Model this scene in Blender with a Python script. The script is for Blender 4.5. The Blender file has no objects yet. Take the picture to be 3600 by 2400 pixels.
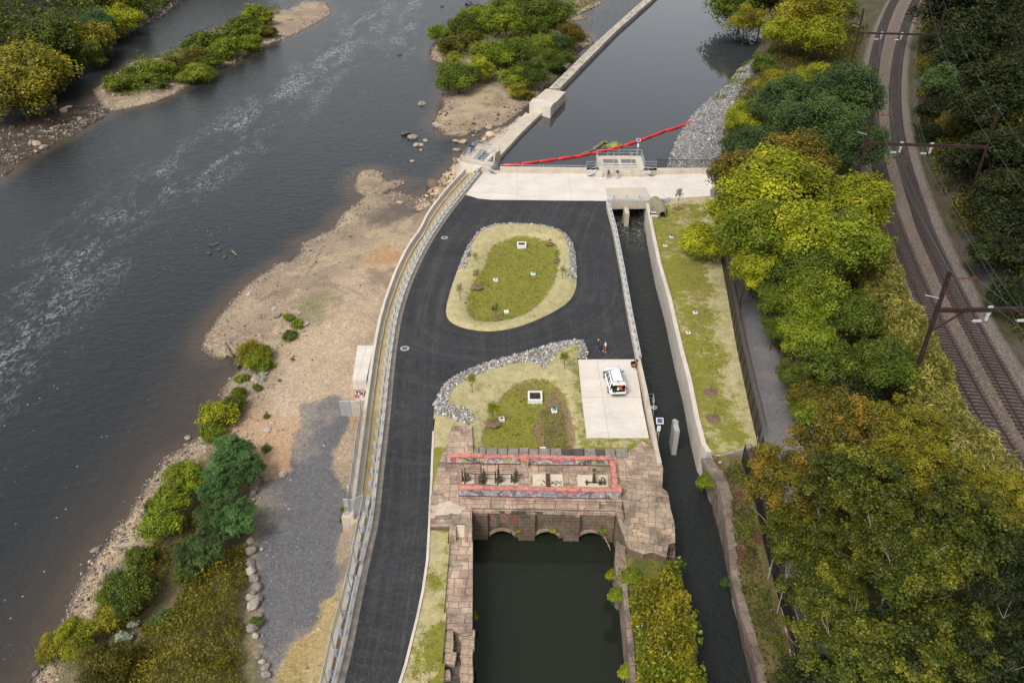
import bpy, bmesh, math, random
import numpy as np
from mathutils import Vector, Matrix
from mathutils.geometry import tessellate_polygon
R = math.radians
SC = bpy.context.scene
COL = SC.collection
# ------------------------------------------------------------ camera, sky, sun
CAMH = 54.0
PITCH = R(33.4)
cd = bpy.data.cameras.new("camera"); cam = bpy.data.objects.new("camera", cd); COL.objects.link(cam)
cd.sensor_width = 36; cd.lens = 28; cd.clip_start = 1; cd.clip_end = 3000
cam.location = (0, 0, CAMH); cam.rotation_euler = (math.pi/2 - PITCH, 0, 0)
SC.camera = cam
SUN_EL, SUN_AZ = R(52), R(215)          # azimuth clockwise from +Y
wd = bpy.data.worlds.new("World"); SC.world = wd; wd.use_nodes = True
wn = wd.node_tree; bg = wn.nodes['Background']
sky = wn.nodes.new('ShaderNodeTexSky'); sky.sky_type = 'NISHITA'; sky.sun_disc = False
sky.sun_elevation = SUN_EL; sky.sun_rotation = SUN_AZ; sky.dust_density = 4.0; sky.air_density = 1.0; sky.ozone_density = 1.0
hs = wn.nodes.new('ShaderNodeHueSaturation'); hs.inputs['Saturation'].default_value = 0.20
wn.links.new(sky.outputs[0], hs.inputs['Color']); wn.links.new(hs.outputs[0], bg.inputs['Color'])
bg.inputs['Strength'].default_value = 0.15
sl = bpy.data.lights.new("sun", 'SUN'); sun = bpy.data.objects.new("sun", sl); COL.objects.link(sun)
sl.energy = 1.1; sl.angle = R(14); sl.color = (1.0, 0.95, 0.88)
_d = Vector((math.sin(SUN_AZ)*math.cos(SUN_EL), math.cos(SUN_AZ)*math.cos(SUN_EL), math.sin(SUN_EL)))
sun.rotation_euler = _d.to_track_quat('Z', 'Y').to_euler(); sun.location = _d*200
SC.view_settings.view_transform = 'Standard'; SC.view_settings.look = 'None'
SC.view_settings.exposure = 0.41; SC.view_settings.gamma = 1
SC.cycles.max_bounces = 6; SC.cycles.transparent_max_bounces = 12
SC.cycles.diffuse_bounces = 3; SC.cycles.glossy_bounces = 3

# ------------------------------------------------------------ measured points -> world
s_ = 1/1.96
FR = {'P': (0, 0, 1.0), 'O': (0, 0, 3600/2352), 'a': (0, 0, s_), 'b': (1200, 0, s_), 'c': (2400, 0, s_),
      'd': (0, 800, s_), 'e': (1200, 800, s_), 'f': (2400, 800, s_),
      'g': (0, 1600, s_), 'h': (1200, 1600, s_), 'i': (2400, 1600, s_),
      'G': (1500, 1500, .38265), 'H': (1500, 450, .2551), 'I': (2000, 450, .2551),
      'C': (2040, 1160, .16584), 'J': (1590, 500, .08503), 'K': (2220, 1380, .14031),
      'L': (1180, 1180, .17857), 'M': (1560, 1600, .27211), 'N': (3200, 900, .22321),
      'Q': (1120, 1380, .33175), 'R': (2380, 1380, .2679), 'S': (2050, 500, .12755)}
CP, SP = math.cos(PITCH), math.sin(PITCH)
def W(fr, x, y, z=0.0):
    ox, oy, s = FR[fr]; u = ox + x*s; v = oy + y*s
    a = (u-1800)/2800; b = (v-1200)/2800
    dx, dy, dz = a, CP - b*SP, -SP - b*CP
    t = (z-CAMH)/dz
    return Vector((dx*t, dy*t, z))
def SCL(p):                       # photo pixels per metre at a world point
    return 2800/(p.y*CP + (CAMH-p.z)*SP)
def PL(fr, z, *pts):
    return [tuple(W(fr, x, y, z).xy) for x, y in pts]

# ------------------------------------------------------------ object helpers
def tag(o, label=None, cat=None, group=None, kind=None):
    if label: o['label'] = label
    if cat: o['category'] = cat
    if group: o['group'] = group
    if kind: o['kind'] = kind
    return o
def empty(name, loc, rz=0.0, label=None, cat=None, group=None):
    o = bpy.data.objects.new(name, None); COL.objects.link(o); o.location = loc; o.rotation_euler = (0, 0, rz)
    o.empty_display_size = .3
    return tag(o, label, cat, group)
def link(name, me, mats, parent=None):
    o = bpy.data.objects.new(name, me); COL.objects.link(o)
    if mats is not None:
        for m in (mats if isinstance(mats, (list, tuple)) else [mats]): me.materials.append(m)
    if parent: o.parent = parent
    return o
def copy_tree(o, parent=None):
    c = o.copy(); COL.objects.link(c)
    if parent is not None: c.parent = parent
    for ch in [q for q in bpy.data.objects if q.parent == o]: copy_tree(ch, c)
    return c
def npmesh(name, v, f, smooth=False, attrs=None, uv=None):
    """v (N,3); f (M,k) one polygon size."""
    v = np.asarray(v, np.float32); f = np.asarray(f, np.int32)
    me = bpy.data.meshes.new(name); me.vertices.add(len(v)); me.vertices.foreach_set('co', v.ravel())
    k = f.shape[1]; me.loops.add(f.size); me.loops.foreach_set('vertex_index', f.ravel())
    me.polygons.add(len(f)); me.polygons.foreach_set('loop_start', np.arange(len(f), dtype=np.int32)*k)
    try: me.polygons.foreach_set('loop_total', np.full(len(f), k, np.int32))
    except Exception: pass
    if smooth: me.polygons.foreach_set('use_smooth', np.ones(len(f), bool))
    me.update(calc_edges=True)
    for n, (typ, arr) in (attrs or {}).items():
        a = me.attributes.new(n, typ, 'POINT')
        a.data.foreach_set('color' if typ == 'FLOAT_COLOR' else 'value', np.asarray(arr, np.float32).ravel())
    return me
class MB:
    """collects simple solids into one mesh"""
    def __init__(s): s.v = []; s.f = []; s.m = []; s.smooth = []
    def add(s, vs, fs, mi=0, sm=False):
        n = len(s.v); s.v += [tuple(p) for p in vs]
        for f in fs: s.f.append([n+i for i in f]); s.m.append(mi); s.smooth.append(sm)
        return s
    def box(s, c, d, rz=0, mi=0, M=None):
        x, y, z = d[0]/2, d[1]/2, d[2]/2; cr, sr = math.cos(rz), math.sin(rz)
        vs = []
        for k in (-z, z):
            for a, b in ((-x, -y), (x, -y), (x, y), (-x, y)):
                p = Vector((c[0]+a*cr-b*sr, c[1]+a*sr+b*cr, c[2]+k)); vs.append(M @ p if M else p)
        return s.add(vs, [(3,2,1,0),(4,5,6,7),(0,1,5,4),(1,2,6,5),(2,3,7,6),(3,0,4,7)], mi)
    def bar(s, a, b, w, h=None, mi=0, up=(0,0,1)):
        """rectangular bar from a to b (centre line)"""
        h = h or w; a = Vector(a); b = Vector(b); d = (b-a)
        if d.length < 1e-6: return s
        d.normalize(); u = Vector(up)
        if abs(d.dot(u)) > .98: u = Vector((1, 0, 0))
        sd = d.cross(u).normalized()*w/2; uu = sd.cross(d).normalized()*h/2
        vs = [a-sd-uu, a+sd-uu, a+sd+uu, a-sd+uu, b-sd-uu, b+sd-uu, b+sd+uu, b-sd+uu]
        return s.add(vs, [(0,1,2,3),(7,6,5,4),(0,4,5,1),(1,5,6,2),(2,6,7,3),(3,7,4,0)], mi)
    def tube(s, pts, r, n=6, mi=0, caps=True):
        """tube through points; r scalar or list"""
        pts = [Vector(p) for p in pts]; rs = [float(q) for q in np.interp(np.linspace(0, 1, len(pts)), np.linspace(0, 1, len(r)), r)] if isinstance(r, (list, tuple)) else [r]*len(pts)
        vs = []; side = None
        for i, p in enumerate(pts):
            d = (pts[min(i+1, len(pts)-1)] - pts[max(i-1, 0)]).normalized()
            if side is None:
                side = d.cross(Vector((0, 0, 1)))
                if side.length < .05: side = d.cross(Vector((1, 0, 0)))
            side = (side - d*side.dot(d)).normalized(); up = side.cross(d)
            for k in range(n):
                t = 2*math.pi*k/n; vs.append(p + side*math.cos(t)*rs[i] + up*math.sin(t)*rs[i])
        fs = []
        for i in range(len(pts)-1):
            for k in range(n): fs.append((i*n+k, i*n+(k+1) % n, (i+1)*n+(k+1) % n, (i+1)*n+k))
        s.add(vs, fs, mi, True)
        if caps: s.add(vs[:n], [tuple(range(n))[::-1]], mi); s.add(vs[-n:], [tuple(range(n))], mi)
        return s
    def cyl(s, c, r, h, n=16, mi=0, r2=None, axis='z'):
        r2 = r if r2 is None else r2; vs = []
        for k, (rr, t) in enumerate(((r, 0), (r2, h))):
            for i in range(n):
                a = 2*math.pi*i/n; x, y = rr*math.cos(a), rr*math.sin(a)
                if axis == 'z': vs.append((c[0]+x, c[1]+y, c[2]+t))
                elif axis == 'x': vs.append((c[0]+t, c[1]+x, c[2]+y))
                else: vs.append((c[0]+x, c[1]+t, c[2]+y))
        fs = [(i, (i+1) % n, n+(i+1) % n, n+i) for i in range(n)]
        s.add(vs, fs, mi, True); s.add(vs[:n], [tuple(range(n))[::-1]], mi); s.add(vs[n:], [tuple(range(n))], mi)
        return s
    def prism(s, poly, z0, z1, mi=0, holes=(), mi_side=None, zf=None):
        """poly list of (x,y); z1 number or list per vertex; holes cut through"""
        loops = [list(poly)] + [list(h) for h in holes]
        tops = []; z1s = z1
        allv = [p for l in loops for p in l]
        if not isinstance(z1, (list, tuple)): z1s = [z1]*len(allv)
        tri = tessellate_polygon([[Vector((p[0], p[1], 0)) for p in l] for l in loops])
        top = [(p[0], p[1], z) for p, z in zip(allv, z1s)]; bot = [(p[0], p[1], z0) for p in allv]
        def ok(t):
            a, b, c = (allv[i] for i in t)
            return (b[0]-a[0])*(c[1]-a[1]) - (b[1]-a[1])*(c[0]-a[0])
        T = [t if ok(t) > 0 else t[::-1] for t in tri if abs(ok(t)) > 1e-9]
        s.add(top, T, mi); s.add(bot, [t[::-1] for t in T], mi)
        ms = mi if mi_side is None else mi_side; o = 0
        for li, l in enumerate(loops):
            n = len(l)
            area = sum(l[i][0]*l[(i+1) % n][1]-l[(i+1) % n][0]*l[i][1] for i in range(n))
            for i in range(n):
                j = (i+1) % n; a, b = (o+i, o+j)
                if (area < 0) != (li > 0): a, b = b, a
                s.add([bot[a], bot[b], top[b], top[a]], [(0, 1, 2, 3)], ms)
            o += n
        return s
    def build(s, name, mats, parent=None, bevel=0, loc=None):
        me = bpy.data.meshes.new(name); vs = s.v
        if loc is not None: L = Vector(loc); vs = [tuple(Vector(p)-L) for p in vs]
        me.from_pydata(vs, [], s.f); me.update()
        ml = list(mats) if isinstance(mats, (list, tuple)) else [mats]
        o = link(name, me, ml, parent)
        for p, mi, sm in zip(me.polygons, s.m, s.smooth): p.material_index = mi; p.use_smooth = sm
        if loc is not None: o.location = loc
        if bevel:
            b = o.modifiers.new('bevel', 'BEVEL'); b.width = bevel; b.segments = 2; b.limit_method = 'ANGLE'
        return o
def rs(pts, step, closed=False):
    """resample polyline"""
    P = [Vector((p[0], p[1], p[2] if len(p) > 2 else 0)) for p in pts]
    if closed: P.append(P[0])
    L = [0]
    for a, b in zip(P, P[1:]): L.append(L[-1]+(b-a).length)
    n = max(2, int(round(L[-1]/step))+1); out = []
    j = 0
    for i in range(n):
        t = L[-1]*i/(n-1)
        while j < len(P)-2 and L[j+1] < t: j += 1
        k = (t-L[j])/max(1e-9, L[j+1]-L[j]); out.append(P[j].lerp(P[j+1], k))
    if closed: out = out[:-1]
    return out
def smooth(pts, it=2, closed=False):
    P = [Vector((p[0], p[1], p[2] if len(p) > 2 else 0)) for p in pts]
    for _ in range(it):
        Q = []
        n = len(P)
        if not closed: Q.append(P[0])
        for i in range(n if closed else n-1):
            a, b = P[i], P[(i+1) % n]; Q += [a.lerp(b, .25), a.lerp(b, .75)]
        if not closed: Q.append(P[-1])
        P = Q
    return P
def offset(pts, d):
    """shift a polyline sideways (left positive)"""
    P = [Vector((p[0], p[1])) for p in pts]; out = []
    for i in range(len(P)):
        t = (P[min(i+1, len(P)-1)]-P[max(0, i-1)]).normalized(); out.append((P[i].x-t.y*d, P[i].y+t.x*d))
    return out
def ribbon(pts, d0, d1): return offset(pts, d0) + offset(pts, d1)[::-1]

# ------------------------------------------------------------ numpy geometry
def fbm(x, y, scale, seed=0, octv=4):
    rng = np.random.RandomState(seed); T = rng.rand(256, 256).astype(np.float32)
    x = np.asarray(x, np.float32); y = np.asarray(y, np.float32)
    out = np.zeros_like(x); amp = 1; tot = 0; s = 1/scale
    for o in range(octv):
        X = x*s+o*37.3; Y = y*s+o*91.7; xi = np.floor(X).astype(int); yi = np.floor(Y).astype(int)
        fx = X-xi; fy = Y-yi; fx = fx*fx*(3-2*fx); fy = fy*fy*(3-2*fy)
        a = T[xi % 256, yi % 256]; b = T[(xi+1) % 256, yi % 256]; c = T[xi % 256, (yi+1) % 256]; d = T[(xi+1) % 256, (yi+1) % 256]
        out += amp*((a*(1-fx)+b*fx)*(1-fy)+(c*(1-fx)+d*fx)*fy); tot += amp; amp *= .5; s *= 2
    return out/tot
def pdist(x, y, pts, closed=False):
    P = np.array([(p[0], p[1]) for p in pts], np.float32)
    if closed: P = np.vstack([P, P[:1]])
    best = np.full(np.shape(x), 1e9, np.float32)
    for a, b in zip(P, P[1:]):
        d = b-a; L = max(1e-6, float(d @ d)); t = np.clip(((x-a[0])*d[0]+(y-a[1])*d[1])/L, 0, 1)
        q = (x-a[0]-t*d[0])**2+(y-a[1]-t*d[1])**2; np.minimum(best, q, out=best)
    return np.sqrt(best)
def inside(x, y, pts):
    P = [(p[0], p[1]) for p in pts]; r = np.zeros(np.shape(x), bool); n = len(P)
    for i in range(n):
        x1, y1 = P[i]; x2, y2 = P[(i+1) % n]
        if y1 == y2: continue
        c = ((y1 > y) != (y2 > y)) & (x < (x2-x1)*(y-y1)/(y2-y1)+x1); r ^= c
    return r
def sdist(x, y, pts):
    d = pdist(x, y, pts, True); return np.where(inside(x, y, pts), d, -d)
def sstep(a, b, x):
    t = np.clip((x-a)/(b-a), 0, 1); return t*t*(3-2*t)

# ------------------------------------------------------------ materials
class NT:
    def __init__(s, name):
        s.m = bpy.data.materials.new(name); s.m.use_nodes = True; s.t = s.m.node_tree; s.n = s.t.nodes; s.l = s.t.links
        s.b = s.n['Principled BSDF']; s.out = s.n['Material Output']
        s.tc = s.n.new('ShaderNodeTexCoord').outputs['Object']
    def new(s, t, **k):
        n = s.n.new(t)
        for a, b in k.items(): setattr(n, a, b)
        return n
    def to(s, a, b): s.l.new(a, b)
    def vec(s, sc=(1, 1, 1), rot=0):
        m = s.new('ShaderNodeMapping'); m.inputs['Scale'].default_value = sc; m.inputs['Rotation'].default_value = (0, 0, rot)
        s.to(s.tc, m.inputs[0]); return m.outputs[0]
    def noise(s, sc, det=4, rough=.55, vec=None, dist=0):
        n = s.new('ShaderNodeTexNoise'); n.inputs['Scale'].default_value = sc; n.inputs['Detail'].default_value = det
        n.inputs['Roughness'].default_value = rough; n.inputs['Distortion'].default_value = dist
        s.to(vec or s.tc, n.inputs['Vector']); return n.outputs['Fac']
    def voro(s, sc, feat='F1', vec=None, out='Distance'):
        n = s.new('ShaderNodeTexVoronoi', feature=feat); n.inputs['Scale'].default_value = sc
        s.to(vec or s.tc, n.inputs['Vector']); return n.outputs[out]
    def ramp(s, fac, stops, interp='LINEAR'):
        r = s.new('ShaderNodeValToRGB'); cr = r.color_ramp; cr.interpolation = interp
        for i, (p, c) in enumerate(stops):
            e = cr.elements[i] if i < 2 else cr.elements.new(p)
            e.position = p; e.color = (c, c, c, 1) if isinstance(c, (int, float)) else (*c, 1)
        s.to(fac, r.inputs[0]); return r.outputs['Color']
    def mix(s, fac, a, b, mode='MIX'):
        m = s.new('ShaderNodeMix', data_type='RGBA', blend_type=mode)
        for sock, v in ((m.inputs[0], fac), (m.inputs[6], a), (m.inputs[7], b)):
            if isinstance(v, (int, float)): sock.default_value = v if sock == m.inputs[0] else (v, v, v, 1)
            elif isinstance(v, tuple): sock.default_value = (*v, 1)
            else: s.to(v, sock)
        return m.outputs[2]
    def math(s, op, a, b=0.0, c=None):
        m = s.new('ShaderNodeMath', operation=op)
        for i, v in enumerate((a, b) if c is None else (a, b, c)):
            if isinstance(v, (int, float)): m.inputs[i].default_value = v
            else: s.to(v, m.inputs[i])
        return m.outputs[0]
    def attr(s, name, out='Fac'):
        a = s.new('ShaderNodeAttribute'); a.attribute_name = name; return a.outputs[out]
    def bump(s, h, st=.3, d=.05):
        b = s.new('ShaderNodeBump'); b.inputs['Strength'].default_value = st; b.inputs['Distance'].default_value = d
        s.to(h, b.inputs['Height']); s.to(b.outputs[0], s.b.inputs['Normal'])
    def fin(s, col=None, rough=.85, metal=0, spec=None):
        if col is not None:
            if isinstance(col, tuple): s.b.inputs['Base Color'].default_value = (*col, 1)
            else: s.to(col, s.b.inputs['Base Color'])
        if isinstance(rough, (int, float)): s.b.inputs['Roughness'].default_value = rough
        else: s.to(rough, s.b.inputs['Roughness'])
        s.b.inputs['Metallic'].default_value = metal
        if spec is not None: s.b.inputs['Specular IOR Level'].default_value = spec
        return s.m
def simple(name, c, rough=.6, metal=0, var=.12, sc=6, bump=0):
    """paint / metal / cloth with slight mottling"""
    t = NT(name); n = t.noise(sc, 5)
    c2 = tuple(min(1, k*(1-var*1.6)) for k in c); c3 = tuple(min(1, k*(1+var)) for k in c)
    col = t.ramp(n, [(.3, c2), (.7, c3)])
    if bump: t.bump(t.noise(sc*6, 4), bump, .01)
    return t.fin(col, rough, metal)
def m_concrete(name, base, stain=(.33, .24, .15), amt=.5, thr=0):
    t = NT(name)
    a = t.ramp(t.noise(.35, 6, .65), [(.3, .80), (.7, 1.07)]); b = t.ramp(t.noise(5, 6, .7), [(.25, .86), (.75, 1.08)])
    c = t.mix(1, base, a, 'MULTIPLY'); c = t.mix(1, c, b, 'MULTIPLY')
    st = t.ramp(t.noise(.8, 7, .72, t.vec((1, 1, .35))), [(.52+thr, 0.0), (.72+thr*2, amt)])
    c = t.mix(st, c, stain)
    # thin scuffs and dark hairlines
    sc = t.ramp(t.noise(1.4, 8, .8, t.vec((.5, 2.4, 1), .25), 1.5), [(.485, 0.0), (.5, .28), (.515, 0.0)])
    c = t.mix(sc, c, (base[0]*.45, base[1]*.43, base[2]*.40))
    t.bump(t.noise(22, 5), .15, .02)
    return t.fin(c, .88)
def m_asphalt():
    t = NT('asphalt')
    c = t.ramp(t.noise(.12, 6, .65), [(.35, (.015, .015, .018)), (.65, (.025, .025, .029))])
    sx = t.new('ShaderNodeSeparateXYZ'); t.to(t.tc, sx.inputs[0])
    for nm, f, a, tint, k in (('loop', 1.15, .035, (.066, .063, .063), .6), ('lane', 1.3, .03, (.07, .067, .066), .62)):      # wheel paths follow the drive
        cx = t.new('ShaderNodeCombineXYZ'); t.to(t.math('MULTIPLY', t.attr(nm), f), cx.inputs[0]); t.to(t.math('MULTIPLY', sx.outputs[1], a), cx.inputs[1]); t.to(t.math('MULTIPLY', sx.outputs[0], a), cx.inputs[2])
        st = t.ramp(t.noise(1.0, 6, .72, cx.outputs[0], .3), [(.48, 0.0), (.72, k)]); br = t.ramp(t.noise(.45, 6, .7), [(.35, .25), (.62, 1.0)]); c = t.mix(t.math('MULTIPLY', st, br), c, tint)
    wet = t.ramp(t.noise(.16, 6, .7), [(.63, 0.0), (.66, .8)])
    c = t.mix(wet, c, (.012, .012, .015))
    ln = t.ramp(t.noise(.22, 8, .65, None, 2.0), [(.494, 0.0), (.5, .5), (.506, 0.0)]); c = t.mix(ln, c, (.13, .125, .115))
    g = t.ramp(t.voro(9, out='Color'), [(.0, .72), (1, 1.3)]); c = t.mix(1, c, g, 'MULTIPLY')
    sp = t.ramp(t.voro(1.1), [(.05, .6), (.08, 0.0)]); c = t.mix(sp, c, (.18, .16, .13))
    t.bump(t.noise(40, 3), .2, .01)
    return t.fin(c, t.ramp(wet, [(0, .82), (1, .5)]))
def m_masonry(name, w, h, c1, c2, mort, dark=.5, vertical=False, rot=0, mold=.5):
    """sandstone blocks: flagged top or coursed face"""
    t = NT(name)
    if vertical:
        sx = t.new('ShaderNodeSeparateXYZ'); t.to(t.tc, sx.inputs[0]); cx = t.new('ShaderNodeCombineXYZ')
        t.to(t.math('ADD', sx.outputs[0], sx.outputs[1]), cx.inputs[0]); t.to(sx.outputs[2], cx.inputs[1]); v = cx.outputs[0]
    else: v = t.vec((1, 1, 1), rot)
    # wobble
    nz = t.new('ShaderNodeTexNoise'); nz.inputs['Scale'].default_value = .55; nz.inputs['Detail'].default_value = 2; t.to(t.tc, nz.inputs['Vector'])
    ad = t.new('ShaderNodeVectorMath', operation='MULTIPLY_ADD'); t.to(nz.outputs['Color'], ad.inputs[0])
    ad.inputs[1].default_value = (.5, .5, 0) if not vertical else (.1, .1, 0); t.to(v, ad.inputs[2])
    br = t.new('ShaderNodeTexBrick'); br.offset = .43; br.squash = .72; br.squash_frequency = 3
    br.inputs['Scale'].default_value = 1; br.inputs['Mortar Size'].default_value = .022; br.inputs['Mortar Smooth'].default_value = .3
    br.inputs['Brick Width'].default_value = w; br.inputs['Row Height'].default_value = h; br.inputs['Bias'].default_value = 0
    br.inputs['Color1'].default_value = (*c1, 1); br.inputs['Color2'].default_value = (*c2, 1); br.inputs['Mortar'].default_value = (*mort, 1)
    t.to(ad.outputs[0], br.inputs['Vector']); c = br.outputs['Color']; bf_ = br.outputs['Fac']
    if not vertical:                                         # a second coursing breaks up the regular rows
        b2 = t.new('ShaderNodeTexBrick'); b2.offset = .31; b2.squash = 1.5; b2.squash_frequency = 2
        for k_, v_ in (('Scale', 1), ('Mortar Size', .025), ('Mortar Smooth', .3), ('Brick Width', h*1.15), ('Row Height', w*.78), ('Bias', -.2)): b2.inputs[k_].default_value = v_
        b2.inputs['Color1'].default_value = (*[q*1.12 for q in c1], 1); b2.inputs['Color2'].default_value = (*[q*.8 for q in c2], 1); b2.inputs['Mortar'].default_value = (*mort, 1)
        t.to(ad.outputs[0], b2.inputs['Vector']); mk = t.ramp(t.noise(.42, 2, .4, t.vec((1, 1, 1), .7)), [(.515, 0.0), (.52, 1.0)]); c = t.mix(mk, c, b2.outputs['Color']); bf_ = t.mix(mk, bf_, b2.outputs['Fac'])
    a = t.ramp(t.noise(.5, 7, .7), [(.3, .62), (.68, 1.12)]); c = t.mix(1, c, a, 'MULTIPLY')
    hue = t.ramp(t.noise(.9, 4), [(.4, (1.0, .9, .88)), (.6, (1.0, 1.04, .98))]); c = t.mix(1, c, hue, 'MULTIPLY')
    d = t.ramp(t.noise(.33, 8, .75), [(.49, 0.0), (.62, dark)]); c = t.mix(d, c, (.055, .045, .038))
    pale = t.ramp(t.noise(.7, 6, .7, t.vec((1, 1, 1), 1)), [(.6, 0.0), (.75, .35)]); c = t.mix(pale, c, (.55, .45, .36))
    mo = t.ramp(t.noise(.6, 6, .7, t.vec((1.3, 1, 1), 2)), [(.6, 0.0), (.74, mold)]); c = t.mix(mo, c, (.13, .12, .035))
    fine = t.ramp(t.noise(7, 6, .75), [(.25, .75), (.75, 1.15)]); c = t.mix(1, c, fine, 'MULTIPLY')
    t.bump(t.math('ADD', t.math('MULTIPLY', bf_, -1.0), t.math('MULTIPLY', t.noise(6, 6), .5)), .55, .05)
    return t.fin(c, .9)
def m_leaf(name, c1, c2, c3, trans=.25):
    t = NT(name); r = t.attr('rnd'); oi = t.new('ShaderNodeObjectInfo').outputs['Random']
    r = t.math('ADD', r, t.math('MULTIPLY', t.math('SUBTRACT', t.noise(2.6, 3, .6), .5), 1.5)); c = t.ramp(r, [(.0, c1), (.55, c2), (1, c3)])
    big = t.ramp(t.noise(.5, 3), [(.35, .7), (.65, 1.25)]); c = t.mix(1, c, big, 'MULTIPLY')
    v = t.math('MULTIPLY_ADD', oi, .35, .82); cc = t.new('ShaderNodeCombineColor')
    for i in range(3): t.to(v, cc.inputs[i])
    c = t.mix(1, c, cc.outputs[0], 'MULTIPLY')
    t.fin(c, .55, 0, .25)
    tr = t.new('ShaderNodeBsdfTranslucent'); t.to(c, tr.inputs[0]); mx = t.new('ShaderNodeMixShader'); mx.inputs[0].default_value = trans
    t.to(t.b.outputs[0], mx.inputs[1]); t.to(tr.outputs[0], mx.inputs[2]); t.to(mx.outputs[0], t.out.inputs[0])
    return t.m
def m_stone(name, stops, rough=.9):
    t = NT(name); c = t.ramp(t.attr('rnd'), stops); n = t.ramp(t.noise(6, 5, .7), [(.3, .7), (.7, 1.2)])
    return t.fin(t.mix(1, c, n, 'MULTIPLY'), rough)
def m_rock(name, a, b, wet=0):
    t = NT(name); c = t.ramp(t.noise(1.6, 8, .75), [(.32, a), (.68, b)])
    n = t.ramp(t.noise(9, 6, .7), [(.3, .7), (.7, 1.15)]); t.bump(t.noise(4, 7, .7), .6, .12)
    return t.fin(t.mix(1, c, n, 'MULTIPLY'), .85 if not wet else .45)
M = {}
M['asphalt'] = m_asphalt()
M['conc'] = m_concrete('pale_concrete', (.62, .555, .475), amt=.25)
M['conc_wall'] = m_concrete('wall_concrete', (.56, .485, .385), amt=.5)
M['conc_grey'] = m_concrete('grey_concrete', (.43, .41, .375), (.18, .17, .15), .5)
M['conc_dam'] = m_concrete('dam_concrete', (.52, .455, .37), (.17, .145, .115), .9, -.06)
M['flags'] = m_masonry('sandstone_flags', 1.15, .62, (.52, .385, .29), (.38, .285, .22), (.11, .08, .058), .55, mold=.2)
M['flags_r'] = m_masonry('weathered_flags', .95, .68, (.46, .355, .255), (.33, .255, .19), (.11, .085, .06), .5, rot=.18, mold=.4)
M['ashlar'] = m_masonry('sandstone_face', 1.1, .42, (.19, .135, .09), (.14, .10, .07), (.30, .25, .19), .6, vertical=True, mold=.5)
M['oldwall'] = m_masonry('old_wall_stone', 1.3, .7, (.27, .205, .16), (.20, .16, .13), (.08, .07, .055), .5, rot=1.3, mold=.4)
M['galv'] = simple('galvanised_steel', (.60, .63, .65), .45, .3, .15, 9)
M['galv_dark'] = simple('weathered_galvanised_steel', (.30, .33, .34), .5, .5, .2, 7)
M['black'] = simple('black_painted_steel', (.012, .012, .013), .45)
M['rust'] = simple('rusty_steel', (.12, .045, .025), .8, .1, .35, 3, .3)
M['darkrust'] = simple('dark_rusted_steel', (.042, .018, .015), .75, .2, .4, 2, .3)
M['rail'] = simple('worn_rail_steel', (.11, .055, .05), .45, .4, .25, 5)
M['sleeper'] = simple('weathered_sleeper_wood', (.058, .046, .040), .9, 0, .45, 1.3, .4)
M['redpaint'] = simple('salmon_painted_coping', (.52, .20, .155), .85, 0, .3, 2.2)
M['boom'] = simple('red_boom_plastic', (.72, .025, .022), .4, 0, .18, 1.5)
M['white'] = simple('white_paint', (.72, .71, .68), .5, 0, .06)
M['dark'] = simple('dark_recess', (.012, .011, .010), .8)
M['grate'] = simple('steel_grating', (.20, .205, .20), .6, .4, .2, 12)
M['bark'] = simple('brown_bark', (.085, .062, .045), .9, 0, .35, 5, .5)
M['palebark'] = simple('pale_sycamore_bark', (.42, .38, .32), .85, 0, .3, 3, .3)
M['machine'] = simple('mossy_iron', (.085, .072, .038), .85, .1, .5, 5, .4)
M['rod'] = simple('brown_iron_rod', (.11, .065, .055), .7, .3, .3, 5)
M['padpaint'] = m_concrete('cream_patch_concrete', (.66, .57, .43), (.45, .33, .2), .3)
M['mulch'] = simple('bark_mulch', (.20, .12, .075), .95, 0, .5, 9, .8)
M['teal'] = simple('teal_plastic', (.10, .42, .42), .5)
M['brown'] = simple('brown_cap', (.22, .07, .04), .7)
M['olive'] = simple('olive_tarpaulin', (.24, .205, .12), .8, 0, .12, 2)
M['wood'] = simple('driftwood', (.26, .19, .12), .9, 0, .4, 3, .5)
M['darkwood'] = simple('wet_driftwood', (.05, .035, .028), .7, 0, .4, 3, .5)
G1, G2 = (.035, .075, .006), (.075, .13, .010)
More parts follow.
